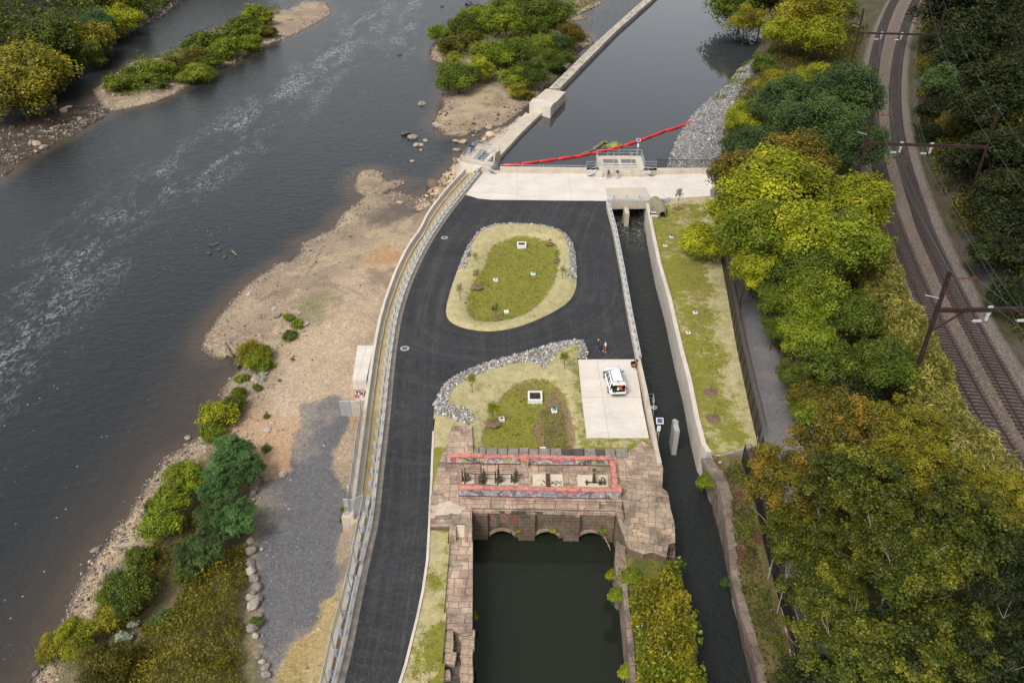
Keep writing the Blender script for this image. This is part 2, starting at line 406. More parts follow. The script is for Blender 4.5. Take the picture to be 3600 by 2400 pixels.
LEAF = {
 'green': m_leaf('green_leaves', (.043, .074, .008), (.107, .149, .013), (.224, .245, .023)),
 'bright': m_leaf('bright_green_leaves', (.079, .121, .009), (.194, .249, .014), (.342, .360, .026)),
 'ygreen': m_leaf('yellow_green_leaves', (.113, .146, .008), (.302, .326, .013), (.511, .480, .031)),
 'gold': m_leaf('gold_leaves', (.10, .10, .010), (.25, .225, .014), (.44, .36, .025)),
 'olive': m_leaf('olive_leaves', (.044, .052, .007), (.121, .116, .011), (.302, .219, .021)),
 'rusty': m_leaf('rusty_leaves', (.06, .06, .010), (.17, .145, .014), (.36, .19, .02)),
 'blue': m_leaf('blue_green_leaves', (.035, .09, .022), (.09, .19, .045), (.18, .30, .075)),
 'grey': m_leaf('grey_green_leaves', (.031, .063, .019), (.069, .119, .029), (.135, .193, .044)),
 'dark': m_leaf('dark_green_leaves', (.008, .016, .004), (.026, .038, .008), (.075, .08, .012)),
 'sycg': m_leaf('sycamore_leaves', (.024, .038, .005), (.085, .102, .009), (.25, .225, .02)),
 'darkred': m_leaf('brown_autumn_leaves', (.014, .016, .003), (.057, .037, .009), (.127, .057, .014)),
 'bamboo': m_leaf('bamboo_leaves', (.068, .081, .011), (.270, .243, .047), (.486, .405, .135)),
 'weed': m_leaf('weedy_leaves', (.07, .10, .010), (.26, .235, .015), (.48, .36, .025)),
 'knot': m_leaf('thicket_leaves', (.045, .055, .007), (.155, .145, .012), (.32, .23, .022)),
 'straw': m_leaf('straw_tufts', (.140, .120, .040), (.240, .220, .070), (.360, .310, .140)),
 'lawn': m_leaf('lawn_tufts', (.05, .085, .012), (.17, .19, .018), (.40, .36, .05)),
 'flower': m_leaf('white_flower_heads', (.250, .280, .200), (.450, .480, .380), (.600, .600, .500)),
}
# ============================================================ terrain
ZR, ZP, ZC = -4.2, -1.2, -3.2            # river, upstream pool, canal
def j(*segs):
    out = []
    for s in segs: out += s
    return out
A_shore = j(PL('b', ZR, (1230, 850), (1060, 890), (960, 935), (930, 1000), (800, 1090), (720, 1185), (620, 1290), (540, 1365), (430, 1330), (350, 1310),
    (300, 1335), (385, 1300), (470, 1250), (400, 1236), (330, 1245), (292, 1215), (285, 1180), (200, 1160), (120, 1180), (90, 1220), (75, 1290), (100, 1340), (150, 1355), (60, 1430), (0, 1462)),
    PL('d', ZR, (2290, 5), (2200, 45), (2070, 110), (2055, 180), (1990, 230), (1920, 230), (1860, 280), (1750, 350), (1670, 410), (1580, 510), (1500, 600),
    (1450, 670), (1400, 740), (1375, 830), (1420, 895), (1500, 925), (1590, 905), (1700, 860), (1690, 925), (1640, 980), (1560, 1045), (1520, 1110),
    (1505, 1180), (1460, 1260), (1420, 1335), (1370, 1430), (1280, 1490), (1180, 1560)),
    PL('g', ZR, (1110, 20), (1060, 110), (990, 200), (930, 310), (880, 400), (780, 490), (740, 580), (660, 650), (600, 760), (530, 860), (480, 970),
    (440, 1100), (350, 1250), (300, 1400), (230, 1500), (180, 1570), (60, 1750)))
A_in = PL('O', -2, (830, 1750), (850, 1500), (880, 1200), (905, 1000), (930, 850), (960, 700), (1010, 560), (1120, 430), (1150, 370))
A_poly = A_shore + A_in
B_poly = PL('a', ZR, (625, 625), (700, 740), (760, 770), (900, 750), (1080, 705), (1220, 645), (1290, 595), (1480, 490), (1640, 420), (1780, 325), (1950, 275), (2130, 190),
    (2290, 100), (2260, 20), (2100, 10), (1980, 75), (1850, 55), (1700, 110), (1560, 180), (1400, 235), (1250, 340), (1100, 380), (900, 430), (770, 540))
F_poly = PL('a', ZR, (-80, 1290), (0, 1235), (100, 1170), (200, 1080), (350, 1010), (500, 940), (620, 860), (760, 790), (690, 700), (560, 740), (430, 800), (300, 825), (200, 850), (60, 885), (-80, 900))
C_poly = PL('b', ZR, (690, 660), (690, 740), (615, 850), (660, 890), (700, 935), (830, 945), (940, 915), (1000, 885), (1120, 870), (1290, 730), (1420, 612), (1560, 480), (1640, 360),
    (1740, 300), (1700, 225), (1640, 215), (1600, 145), (1700, 130), (1650, 95), (1820, 20), (1640, -40), (1300, -60), (1060, -30), (960, 60), (870, 110), (760, 190), (650, 290), (605, 370), (612, 410), (700, 450), (720, 560))
D_shore = PL('a', ZR, (-150, 1000), (0, 850), (60, 780), (120, 710), (290, 590), (480, 480), (620, 360), (780, 300), (950, 195), (1130, 110), (1260, -5), (1500, -150))
D_poly = D_shore + [(D_shore[-1][0]+30, 700), (-420, 700), (-420, D_shore[0][1])]
E_shore = PL('c', ZP, (700, -160), (620, 60), (560, 200), (520, 330), (460, 430), (380, 480), (300, 590), (200, 665), (110, 745), (55, 805), (20, 860), (-15, 905)) + \
          PL('b', ZP, (2320, 930), (2300, 985), (2268, 1050), (2240, 1165))
E_fence = PL('O', 0, (1640, 455), (1648, 560), (1672, 690), (1692, 806), (1715, 916), (1739, 1023), (1742, 1120), (1775, 1300), (1805, 1470), (1830, 1600), (1850, 1700))
E_left = [(x-1.0, y) for x, y in E_fence]
E_poly = E_shore + [W('O', 1640, 395, 0).xy[:]] + E_left + [(260, E_left[-1][1]), (260, 620), (E_shore[0][0]+20, 620)]
TRK1 = [W(f, x, y, 2.0) for f, x, y in (('c', 1560, -130), ('c', 1455, 0), ('c', 1362, 230), ('c', 1314, 460), ('c', 1300, 700), ('c', 1318, 940), ('c', 1360, 1180), ('c', 1410, 1400),
        ('f', 1468, 0), ('f', 1545, 200), ('f', 1628, 400), ('f', 1720, 600), ('f', 1822, 800), ('f', 1926, 1000), ('f', 2032, 1200), ('f', 2150, 1400), ('f', 2255, 1568), ('i', 2440, 250), ('i', 2700, 620), ('i', 2950, 950))]
TRK2 = [W(f, x, y, 2.0) for f, x, y in (('c', 1710, -130), ('c', 1601, 0), ('c', 1518, 230), ('c', 1472, 460), ('c', 1460, 700), ('c', 1482, 940), ('c', 1540, 1180), ('c', 1616, 1400),
        ('f', 1668, 0), ('f', 1760, 200), ('f', 1855, 400), ('f', 1958, 600), ('f', 2066, 800), ('f', 2178, 1000), ('f', 2290, 1200), ('f', 2410, 1400), ('f', 2515, 1568), ('i', 2690, 250), ('i', 2960, 620), ('i', 3200, 950))]
TRK1 = [v.to_3d() for v in smooth(TRK1, 2)]; TRK2 = [v.to_3d() for v in smooth(TRK2, 2)]
TMID = [(a+b)/2 for a, b in zip(TRK1, TRK2)]
# trail centre line (grey stone dust) right of the black fence
TRAIL = PL('O', 0.0, (1690, 200), (1640, 330), (1655, 420), (1672, 520), (1712, 690), (1745, 806), (1770, 916), (1800, 1023), (1830, 1150), (1860, 1300), (1900, 1500), (1950, 1700))
LOWP = PL('O', 0, (815, 1195), (815, 1260), (800, 1340), (786, 1400), (765, 1470), (744, 1568), (725, 1660))
def ground_h(x, y):
    x = np.asarray(x, np.float32); y = np.asarray(y, np.float32)
    n1 = fbm(x, y, 9, 1)-.5; n2 = fbm(x, y, 2.2, 2)-.5
    dmin = []
    def out(sh, zw, closed=False, k=.4): return zw - k*pdist(x, y, sh, closed)
    h = np.full(x.shape, -5.6, np.float32)
    for sh, zw, cl in ((A_shore, ZR, False), (B_poly, ZR, True), (C_poly, ZR, True), (D_shore, ZR, False), (E_shore, ZP, False)):
        h = np.maximum(h, out(sh, zw-.05, cl))
    wob = .25*n2
    def ins(poly, sh, zw, slope, top, cl=False, rough=.35):
        m = inside(x, y, poly); d = pdist(x, y, sh, cl)
        return np.where(m, zw + np.minimum(top, slope*d) + np.minimum(d*.25, 1)*(rough*n1+wob*.6), -99)
    h = np.maximum(h, ins(A_poly, A_shore, ZR, .16, 2.2))
    dl = pdist(x, y, LOWP); h = np.where(inside(x, y, A_poly) & (y < LOWP[0][1]+2.5) & (dl < 6), np.maximum(h, -.15-1.0*dl+.1*n2), h)
    h = np.maximum(h, ins(B_poly, B_poly, ZR, .16, .8, True, .2))
    h = np.maximum(h, ins(C_poly, C_poly, ZR, .13, 1.1, True, .2))
    h = np.maximum(h, ins(D_poly, D_shore, ZR, .5, 15, False, 1.0))  # far bank raised steeply so the back channel mirrors it dark
    # broken shallow rock bar, half awash
    mF = inside(x, y, F_poly)
    h = np.maximum(h, np.where(mF, ZR + (fbm(x, y, 2.0, 11)-.50)*.9, -99))
    # railway side
    mE = inside(x, y, E_poly); dE = pdist(x, y, E_shore); dT = pdist(x, y, TMID)
    tx = np.interp(y, [p.y for p in TMID][::-1], [p.x for p in TMID][::-1])
    right = x > tx
    base = np.minimum(0, ZP + .30*dE)
    bal = 2.0 - .15 - .55*np.maximum(0, dT-4.9)
    hill = np.where(right, 1.2 + np.clip((dT-7.0)*.85, 0, 32) + 1.6*n1*np.clip((dT-7)*.3, 0, 1.5), -99)
    side = np.where(right, 1.2, base + .12*n1)
    e = np.maximum(side, np.minimum(bal, 1.85)); e = np.where(dT > 7.0, np.maximum(e, hill), e)
    h = np.maximum(h, np.where(mE, e, -99))
    return h
def gh(x, y): return float(ground_h(np.array([x]), np.array([y]))[0])

def blend(c, col, m):
    return c*(1-m[:, None]) + np.array(col, np.float32)[None]*m[:, None]
def build_ground():
    ys = [22.0]
    while ys[-1] < 430: ys.append(ys[-1] + .16 + .0022*ys[-1])
    ys = np.array(ys, np.float32); nc = 620
    s = np.linspace(-1, 1, nc, dtype=np.float32)
    Y = np.repeat(ys, nc); half = .643*(Y*CP+54*SP)+26; X = np.tile(s, len(ys))*half
    Z = ground_h(X, Y)
    f1 = fbm(X, Y, 6, 21); f2 = fbm(X, Y, 1.6, 22); f3 = fbm(X, Y, 22, 23)
    col = np.tile(np.array([.055, .045, .035], np.float32), (len(X), 1))       # river bed
    peb = np.full(len(X), .5, np.float32)
    mA = inside(X, Y, A_poly); dA = pdist(X, Y, A_shore)
    for poly, sh, cl in ((A_poly, A_shore, False), (B_poly, B_poly, True), (C_poly, C_poly, True)):
        m = inside(X, Y, poly); d = pdist(X, Y, sh, cl)
        c = blend(np.tile(np.array([.27, .205, .14], np.float32), (len(X), 1)), (.35, .27, .17), sstep(.42, .62, f1))
        c = blend(c, (.17, .125, .085), sstep(.55, .72, f2)*.55)
        c = blend(c, (.055, .042, .032), 1-sstep(.1, 1.1, d+.9*(f2-.5)))       # wet rim
        col = np.where(m[:, None], c, col); peb = np.where(m, np.where(d > 2.5, .5, .9), peb)
    # dry fan and sandy lot beside the river wall
    sand = PL('O', -2, (960, 560), (900, 560), (860, 620), (790, 640), (720, 740), (640, 800), (600, 930), (560, 1000), (560, 1100), (700, 1120), (800, 1060), (850, 900), (870, 750), (930, 600))
    m = sstep(-3, 2, sdist(X, Y, sand)+4*(f1-.5))*mA; col = blend(col, (.40, .30, .205), m*(.5+.5*sstep(.35, .6, f2)))
    for (fr, px, py, rr, cc, k) in (('O', 885, 590, 3.6, (.36, .17, .05), .6), ('O', 870, 640, 3, (.13, .10, .07), .6), ('O', 640, 1010, 5, (.40, .25, .14), .7), ('O', 620, 1060, 4, (.40, .25, .15), .7),
            ('O', 560, 960, 4, (.40, .25, .15), .6), ('O', 735, 690, 3, (.15, .14, .05), .55), ('O', 700, 720, 3, (.16, .15, .06), .5), ('O', 800, 960, 2.5, (.33, .19, .09), .6), ('O', 750, 620, 3, (.19, .15, .10), .4),
            ('O', 900, 480, 5, (.08, .065, .05), .8), ('O', 965, 440, 6, (.12, .09, .07), .7)):
        p = W(fr, px, py, -2); r = np.hypot(X-p.x, (Y-p.y)); m = (1-sstep(rr*.4, rr*1.3, r+rr*1.2*(f2-.5)))*k*mA; col = blend(col, cc, m)
    # tyre tracks across the bar
    for pts in (((590, 690), (640, 670), (700, 662), (760, 668), (800, 690)), ((600, 682), (660, 660), (720, 655), (790, 672), (830, 690)), ((700, 640), (740, 560))):
        d = pdist(X, Y, smooth(PL('O', -3, *pts), 2)); col = blend(col, (.15, .115, .08), (1-sstep(.12, .35, d))*.6*mA)
    # grey stone lot
    lot = PL('O', -2, (693, 925), (735, 915), (770, 908), (800, 925), (808, 945), (800, 985), (785, 1010), (775, 1040), (768, 1060), (795, 1110), (792, 1180), (782, 1240), (786, 1290), (775, 1370),
             (745, 1440), (700, 1460), (670, 1480), (650, 1520), (620, 1600), (575, 1600), (585, 1500), (597, 1400), (582, 1320), (588, 1240), (592, 1140), (600, 1105), (640, 1095), (662, 1080), (668, 1030), (688, 980))
    d = sdist(X, Y, lot)+1.5*(f2-.5)+1.0*(f1-.5); m = sstep(-.25, .3, d)*mA
    g = blend(np.tile(np.array([.115, .112, .116], np.float32), (len(X), 1)), (.25, .21, .165), sstep(.44, .66, f1)*.75)
    col = col*(1-m[:, None])+g*m[:, None]; peb = np.where(m > .5, .45, peb)
    # pale erosion blanket at the bottom
    mat = PL('O', -2, (690, 1462), (760, 1440), (790, 1420), (740, 1700), (600, 1700), (640, 1540), (665, 1490))
    m = sstep(-.2, .2, sdist(X, Y, mat)+.8*(f2-.5))*mA; col = blend(col, (.30, .225, .09), m)
    dl = pdist(X, Y, LOWP); m = sstep(2.6, 1.9, dl+1.5*(f2-.5))*mA*(Y < LOWP[2][1]); col = blend(col, (.33, .25, .115), m)
    # weedy ground behind the boulders
    wd_ = PL('O', -2.5, (575, 1080), (590, 1300), (600, 1600), (80, 1700), (170, 1480), (260, 1330), (380, 1150), (470, 1010), (540, 1010))
    m = sstep(-1, 1.5, sdist(X, Y, wd_)+4*(f1-.5))*mA; col = blend(col, (.095, .085, .025), m*.8)
    # bedrock ledges along the river wall and the gate
    led = PL('b', -3.6, (1230, 850), (1060, 880), (930, 990), (790, 1090), (620, 1285), (500, 1400), (480, 1568), (640, 1400), (830, 1160), (1100, 1000), (1250, 870))
    m = sstep(-.6, .8, sdist(X, Y, led)+2*(f1-.5))*sstep(.46, .54, f2); col = blend(col, (.50, .375, .25), m)
    m = sstep(-.6, .8, sdist(X, Y, led))*(1-sstep(.42, .5, f2)); col = blend(col, (.085, .06, .045), m*.85)
    # awash bar, far bank, rail side
    mF = inside(X, Y, F_poly); c = blend(np.tile(np.array([.06, .045, .035], np.float32), (len(X), 1)), (.25, .20, .15), sstep(.58, .7, f2)); col = np.where(mF[:, None], c, col)
    mD = inside(X, Y, D_poly); c = blend(np.tile(np.array([.045, .035, .025], np.float32), (len(X), 1)), (.15, .12, .095), sstep(.5, .7, f2)); col = np.where(mD[:, None], c, col)
    mB = inside(X, Y, B_poly); 
    mE = inside(X, Y, E_poly); dE = pdist(X, Y, E_shore); dT = pdist(X, Y, TMID); dTr = pdist(X, Y, TRAIL)
    c = blend(np.tile(np.array([.055, .05, .016], np.float32), (len(X), 1)), (.085, .06, .03), sstep(.45, .6, f1))
    c = blend(c, (.035, .045, .012), sstep(.5, .65, f2)*.6)
    tx = np.interp(Y, [p.y for p in TMID][::-1], [p.x for p in TMID][::-1]); right = X > tx
    rock = right*sstep(.60, .66, f1)*(1-sstep(8, 12, dT))*sstep(6, 7.5, dT); c = blend(c, (.075, .07, .075), rock)
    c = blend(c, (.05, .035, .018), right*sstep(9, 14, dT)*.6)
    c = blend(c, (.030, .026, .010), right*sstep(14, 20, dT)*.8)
    c = blend(c, (.155, .125, .105), 1-sstep(4.9, 5.9, dT+.8*(f2-.5)))
    c = blend(c, (.12, .085, .06), (1-sstep(.8, 1.6, np.abs(dT)+.6*(f2-.5)))*.6)
    t = blend(np.tile(np.array([.15, .145, .15], np.float32), (len(X), 1)), (.21, .18, .155), sstep(.45, .65, f2)*.6)
    m = 1-sstep(1.9, 2.3, dTr+.5*(f2-.5)); c = c*(1-m[:, None])+t*m[:, None]
    c = blend(c, (.20, .185, .17), (1-sstep(5.5, 8, dE+2*(f1-.5)))*(Y < W('O', 1700, 130, 0).y))
    col = np.where(mE[:, None], c, col)
    peb = np.where(mE, np.where((dT < 6.5) | (dE < 7), 1.0, .5), peb); peb = np.where(mE & (dTr < 2.2), .25, peb)
    nr = len(ys); I = np.arange(nr*nc).reshape(nr, nc)
    F = np.stack([I[:-1, :-1], I[:-1, 1:], I[1:, 1:], I[1:, :-1]], -1).reshape(-1, 4)
    me = npmesh('ground', np.stack([X, Y, Z], 1), F, True, {'col': ('FLOAT_COLOR', np.concatenate([np.clip(col, 0, 1), np.ones((len(X), 1), np.float32)], 1)), 'peb': ('FLOAT', peb)})
    t = NT('ground_soil_and_gravel'); c0 = t.attr('col', 'Color'); pb = t.attr('peb')
    v1 = t.ramp(t.voro(5.5, out='Color'), [(.1, .6), (.5, .95), (1, 1.6)]); v2 = t.ramp(t.noise(2.2, 8, .8), [(.3, .6), (.7, 1.35)])
    v3 = t.ramp(t.voro(12, out='Color'), [(.1, .6), (.9, 1.5)])
    c = t.mix(t.math('MULTIPLY', pb, .85), c0, t.mix(1, c0, v1, 'MULTIPLY')); c = t.mix(.75, c, t.mix(1, c, v2, 'MULTIPLY')); c = t.mix(pb, c, t.mix(1, c, v3, 'MULTIPLY'))
    t.bump(t.math('ADD', t.noise(3, 8, .75), t.math('MULTIPLY', t.voro(4), .6)), .5, .15)
    link('ground', me, t.fin(c, .92)); bpy.data.objects['ground']['kind'] = 'structure'
build_ground()

# ============================================================ water
def m_water(name, base, shallow=(.06, .045, .03), bump=.25, sc=1.2, foam=False, rough=.06, stretch=(1, 1, 1), rot=0, d=.06, spec=.5):
    t = NT(name); c = t.mix(t.attr('shallow'), base, shallow)
    v = t.vec(stretch, rot)
    h = t.math('ADD', t.noise(sc, 3, .55, v, .4), t.math('MULTIPLY', t.noise(sc*3.1, 3, .6, v, .6), .35))
    t.bump(h, bump, d); r = rough
    if foam:
        f = t.attr('foam')
        n = t.noise(.42, 9, .68, t.vec((1.35, .6, 1), -.15), 1.6); n2 = t.noise(.11, 4, .6, t.vec((1.3, .45, 1), -.15), .8)
        # streaks where the turbulence folds over itself
        rid = t.math('SUBTRACT', 1.0, t.math('MULTIPLY', t.math('ABSOLUTE', t.math('SUBTRACT', n, .5)), 24.0))
        th = t.math('MULTIPLY', t.math('MULTIPLY', f, t.ramp(n2, [(.44, 0.0), (.62, 1.0)])), 1.3)
        br = t.ramp(t.noise(1.1, 6, .75), [(.40, 0.0), (.62, 1.0)])
        m = t.math('MULTIPLY', t.math('MULTIPLY', t.math('MAXIMUM', rid, 0.0), th), br)
        fl = t.attr('fleck'); vv = t.voro(1.0); sp = t.ramp(vv, [(.06, 1.0), (.11, 0.0)])
        pick = t.ramp(t.voro(1.0, out='Color'), [(.5, 0.0), (.55, 1.0)])
        m2 = t.math('MULTIPLY', t.math('MULTIPLY', sp, pick), t.math('MULTIPLY', fl, t.ramp(t.noise(.12, 5, .65, t.vec((1.3, .35, 1), -.15)), [(.45, 0.0), (.62, 1.0)])))
        m = t.math('MINIMUM', t.math('MAXIMUM', m, m2), .62)
        c = t.mix(m, c, (.55, .57, .58)); r = t.math('MULTIPLY_ADD', m, .6, rough)
    t.b.inputs['IOR'].default_value = 1.333
    return t.fin(c, r, 0, spec)
def river():
    ys = np.concatenate([np.arange(10, 200, 1.2), np.arange(200, 700, 4)]).astype(np.float32); xs = np.arange(-330, 190, 1.6, dtype=np.float32)
    X, Y = np.meshgrid(xs, ys); X = X.ravel(); Y = Y.ravel()
    band = smooth(PL('O', ZR, (900, -60), (840, 60), (720, 170), (640, 240), (520, 340), (420, 400), (300, 480), (200, 570), (100, 660), (20, 760), (-60, 880)), 2)
    d = pdist(X, Y, band); Wd = 7+0*Y
    foam = np.clip(1.15-d/11, 0, 1)*(.6+.4*sstep(90, 190, Y))
    b2 = PL('O', ZR, (950, -20), (940, 60), (900, 130)); foam = np.maximum(foam, np.clip(1-pdist(X, Y, b2)/7, 0, 1))
    fleckband = smooth(PL('O', ZR, (980, 300), (900, 360), (800, 400), (640, 440), (480, 520), (320, 620), (160, 760), (60, 960), (0, 1150), (-30, 1300)), 2)
    fl = np.clip(1.2-pdist(X, Y, fleckband)/13, 0, 1)*np.where(Y < 400, 1, 0)
    sh = np.zeros_like(X)
    for poly in (A_poly, B_poly, C_poly, F_poly): sh = np.maximum(sh, 1-sstep(0, 4.0, -sdist(X, Y, poly)))
    side = PL('O', ZR, (760, 640), (600, 700), (520, 840), (470, 950), (380, 1080), (300, 1200), (180, 1400), (100, 1568)); sh = np.maximum(sh, .55*(1-sstep(1, 12, pdist(X, Y, side))))
    nr, nc = len(ys), len(xs); I = np.arange(nr*nc).reshape(nr, nc); F = np.stack([I[:-1, :-1], I[:-1, 1:], I[1:, 1:], I[1:, :-1]], -1).reshape(-1, 4)
    # river surface stops inside the deck
    me = npmesh('river', np.stack([X, Y, np.full_like(X, ZR)], 1), F, False, {'foam': ('FLOAT', foam), 'fleck': ('FLOAT', fl), 'shallow': ('FLOAT', sh)})
    o = link('river', me, m_water('river_water', (.021, .025, .028), (.075, .056, .04), .55, .8, foam=.75, rough=.10, stretch=(.8, 1.25, 1), rot=.35, d=.26)); o['kind'] = 'structure'
river()
MW = m_water('still_pool_water', (.036, .041, .046), (.05, .04, .03), .05, .5, rough=.03)
MWc = m_water('channel_water', (.020, .024, .022), (.05, .05, .035), .8, 1.7, foam=.1, rough=.07, stretch=(1, .8, 1), rot=.2, d=.25)
MWb = m_water('canal_water', (.015, .019, .012), (.03, .03, .02), .03, .6, rough=.02)
def sheet(name, poly, z, mat, attrs=None, kind='structure'):
    o = MB().prism(poly, z-.3, z).build(name, mat); 
    if kind: o['kind'] = kind
    return o
dv = (W('O', 1490, 0, ZP)-W('O', 1290, 200, ZP)).normalized()
far = W('O', 1490, 0, ZP)+dv*260
sheet('pool', [W('O', 1140, 372, ZP).xy[:], W('O', 1160, 388, ZP).xy[:], W('O', 1690, 388, ZP).xy[:], (150, W('O', 1690, 388, ZP).y), (240, 620), (far.x, far.y), W('O', 1490, 0, ZP).xy[:], W('O', 1262, 235, ZP).xy[:]], ZP, MW)
def gridsheet(name, poly, zf, step, attrf, mat, kind='structure', hole=None):
    xs = [p[0] for p in poly]; ys = [p[1] for p in poly]
    gx = np.arange(min(xs), max(xs)+step, step, dtype=np.float32); gy = np.arange(min(ys), max(ys)+step, step, dtype=np.float32)
    X, Y = np.meshgrid(gx, gy); Xr = X.ravel(); Yr = Y.ravel(); sd = sdist(Xr, Yr, poly); sd = np.minimum(sd, -sdist(Xr, Yr, hole)) if hole else sd; ok = (sd > -step*.3).reshape(X.shape)
    I = np.arange(X.size).reshape(X.shape); q = ok[:-1, :-1] & ok[1:, :-1] & ok[:-1, 1:] & ok[1:, 1:]
    F = np.stack([I[:-1, :-1][q], I[:-1, 1:][q], I[1:, 1:][q], I[1:, :-1][q]], -1)
    used = np.unique(F); mp = -np.ones(X.size, int); mp[used] = np.arange(len(used)); F = mp[F]; x = Xr[used]; y = Yr[used]; sd = sd[used]
    z = zf(x, y, sd); me = npmesh(name, np.stack([x, y, z], 1), F, True, attrf(x, y, sd)); o = link(name, me, mat)
    if kind: o['kind'] = kind
    return o
chan = PL('O', ZC, (1385, 440), (1500, 440), (1640, 1000), (1700, 1200), (1850, 1700), (1540, 1700), (1500, 1180), (1395, 520))
def chan_at(x, y, sd):
    c = W('O', 1455, 500, ZC); d = np.hypot(x-c.x, (y-c.y)*.45)
    f = np.clip(1.3-d/5.5, 0, 1)
    return {'foam': ('FLOAT', f*1.0), 'fleck': ('FLOAT', f*.8), 'shallow': ('FLOAT', f*.4)}
gridsheet('channel', chan, lambda x, y, s: np.full_like(x, ZC), .5, chan_at, MWc)
basin_poly = PL('O', ZC, (1070, 1180), (1440, 1180), (1445, 1400), (1470, 1750), (1060, 1750))
sheet('canal_basin', basin_poly, ZC-.02, MWb)
# ============================================================ deck, walls, paving
RW = PL('O', .9, (1066, 388), (1055, 398), (1020, 436), (980, 487), (964, 523), (940, 555), (924, 583), (912, 608), (901, 633), (874, 709), (857, 789), (847, 856), (837, 923), (829, 989), (821, 1045), (811, 1120), (803, 1180))
RW = [p.xy[:] for p in smooth(RW, 1)]
RW2 = PL('O', 0, (842, 1150), (828, 1200), (815, 1260), (800, 1340), (786, 1400), (765, 1470), (744, 1568), (725, 1660))
CHL = PL('O', .9, (1399, 466), (1405, 490), (1414, 523), (1433, 620), (1451, 723), (1471, 823), (1487, 895), (1501, 966), (1514, 1036), (1520, 1062))
# foundation below everything
base = RW[:] + [RW2[0]] + RW2[1:] + PL('O', 0, (1070, 1660), (1078, 1225), (1078, 1100), (1515, 1100)) + [CHL[-1]] + CHL[::-1][1:] + \
       PL('O', 0, (1393, 440), (1740, 440), (1740, 388), (1150, 388), (1110, 384))
base = [tuple(p) for p in base]
MB().prism(base, -5.5, -.8).build('deck_foundation', M['conc_grey'])['kind'] = 'structure'
MB().prism(PL('O', 0, (1480, 452), (1740, 441), (1740, 452), (1491, 470)), -5.5, -.8).build('deck_foundation', M['conc_grey'])['kind'] = 'structure'
# asphalt drive
GRL = smooth(PL('O', 0, (1107, 388), (1065, 440), (1030, 483), (1008, 514), (985, 548), (962, 590), (940, 636), (922, 684), (908, 735), (899, 790), (890, 860), (883, 930), (875, 1000), (867, 1060), (860, 1125), (852, 1195), (838, 1255), (824, 1315), (806, 1400), (790, 1480), (768, 1568), (745, 1660)), 1)
GRLx = [p.xy[:] for p in GRL]
asph_l = [p for p in offset(GRLx, .75) if p[1] < W('O', 1062, 445, 0).y]
rip_edge = PL('e', 0, (1700, 905), (1695, 830), (1672, 788), (1620, 770), (1500, 786), (1400, 815), (1250, 862), (1100, 903), (1000, 930), (900, 968), (800, 1010), (730, 1058), (680, 1120), (652, 1190), (640, 1270))
KR = PL('h', 0, (628, -160), (620, 0), (614, 160), (605, 330), (598, 490), (585, 720), (555, 930), (515, 1120), (470, 1300), (435, 1440), (395, 1568), (340, 1720))
asph_r = PL('O', 0, (1394, 462), (1400, 478), (1412, 530), (1430, 625), (1449, 723), (1468, 824)) + rip_edge + KR[1:]
asph_top = PL('O', 0, (1062, 445), (1098, 456), (1130, 459))
isl = PL('O', 0, (1120, 518), (1160, 514), (1215, 514), (1260, 520), (1290, 530), (1310, 548), (1322, 580), (1325, 640), (1322, 668), (1308, 692), (1280, 712), (1240, 732), (1200, 748), (1160, 758), (1120, 762), (1070, 756), (1035, 742), (1023, 722), (1028, 690), (1040, 650), (1055, 610), (1070, 575), (1090, 540))
isl = [p.xy[:] for p in smooth(isl, 2, True)]
asph = asph_top + asph_r + asph_l[::-1]
MB().prism(asph, -.9, 0, holes=[isl]).build('asphalt_drive', M['asphalt'])['kind'] = 'structure'
gridsheet('asphalt_wheel_paths', asph, lambda x, y, s: np.full_like(x, .005), .3, lambda x, y, s: {'loop': ('FLOAT', pdist(x, y, isl, True)), 'lane': ('FLOAT', pdist(x, y, GRLx))}, M['asphalt'], hole=isl)
# concrete apron behind the headwall, pad for the car, edge strips
apron = PL('O', 0, (1112, 388), (1062, 445), (1098, 456), (1130, 459), (1393, 461)) + PL('I', 0, (515, 990), (1100, 978), (1500, 965), (1950, 938)) + PL('O', 0, (1740, 444), (1740, 388), (1500, 392), (1300, 394), (1150, 392))
def m_apron():
    t = NT('apron_concrete'); base_ = (.66, .60, .53)
    a = t.ramp(t.noise(.25, 6, .6), [(.3, .86), (.7, 1.05)]); c = t.mix(1, base_, a, 'MULTIPLY')
    f = t.ramp(t.noise(4, 7, .75), [(.25, .88), (.75, 1.06)]); c = t.mix(1, c, f, 'MULTIPLY')
    st = t.ramp(t.noise(.5, 8, .75, t.vec((.35, 1.6, 1), .1), 1.0), [(.5, 0.0), (.72, .45)]); c = t.mix(st, c, (.42, .34, .27))
    ln = t.ramp(t.noise(.45, 9, .8, t.vec((.25, 1.5, 1), .2), 1.5), [(.488, 0.0), (.5, .55), (.512, 0.0)]); br = t.ramp(t.noise(.9, 4), [(.5, 0.0), (.6, 1.0)])
    c = t.mix(t.math('MULTIPLY', ln, br), c, (.20, .17, .145))
    sx = t.new('ShaderNodeSeparateXYZ'); t.to(t.tc, sx.inputs[0])
    jx = t.math('PINGPONG', t.math('ADD', sx.outputs[0], 100.3), 4.6); jl = t.ramp(jx, [(.02, .5), (.05, 0.0)])
    c = t.mix(jl, c, (.30, .25, .20)); t.bump(t.noise(25, 4), .12, .02)
    return t.fin(c, .85)
M['apron'] = m_apron()
MB().prism(apron, -.9, .012).build('concrete_apron', M['apron'])['kind'] = 'structure'
pad = PL('e', 0, (1630, 908), (1685, 1449), (2120, 1449), (2075, 1230), (2050, 1060), (2018, 908))
MB().prism(pad, -.9, .02).build('concrete_pad', M['apron'])['kind'] = 'structure'
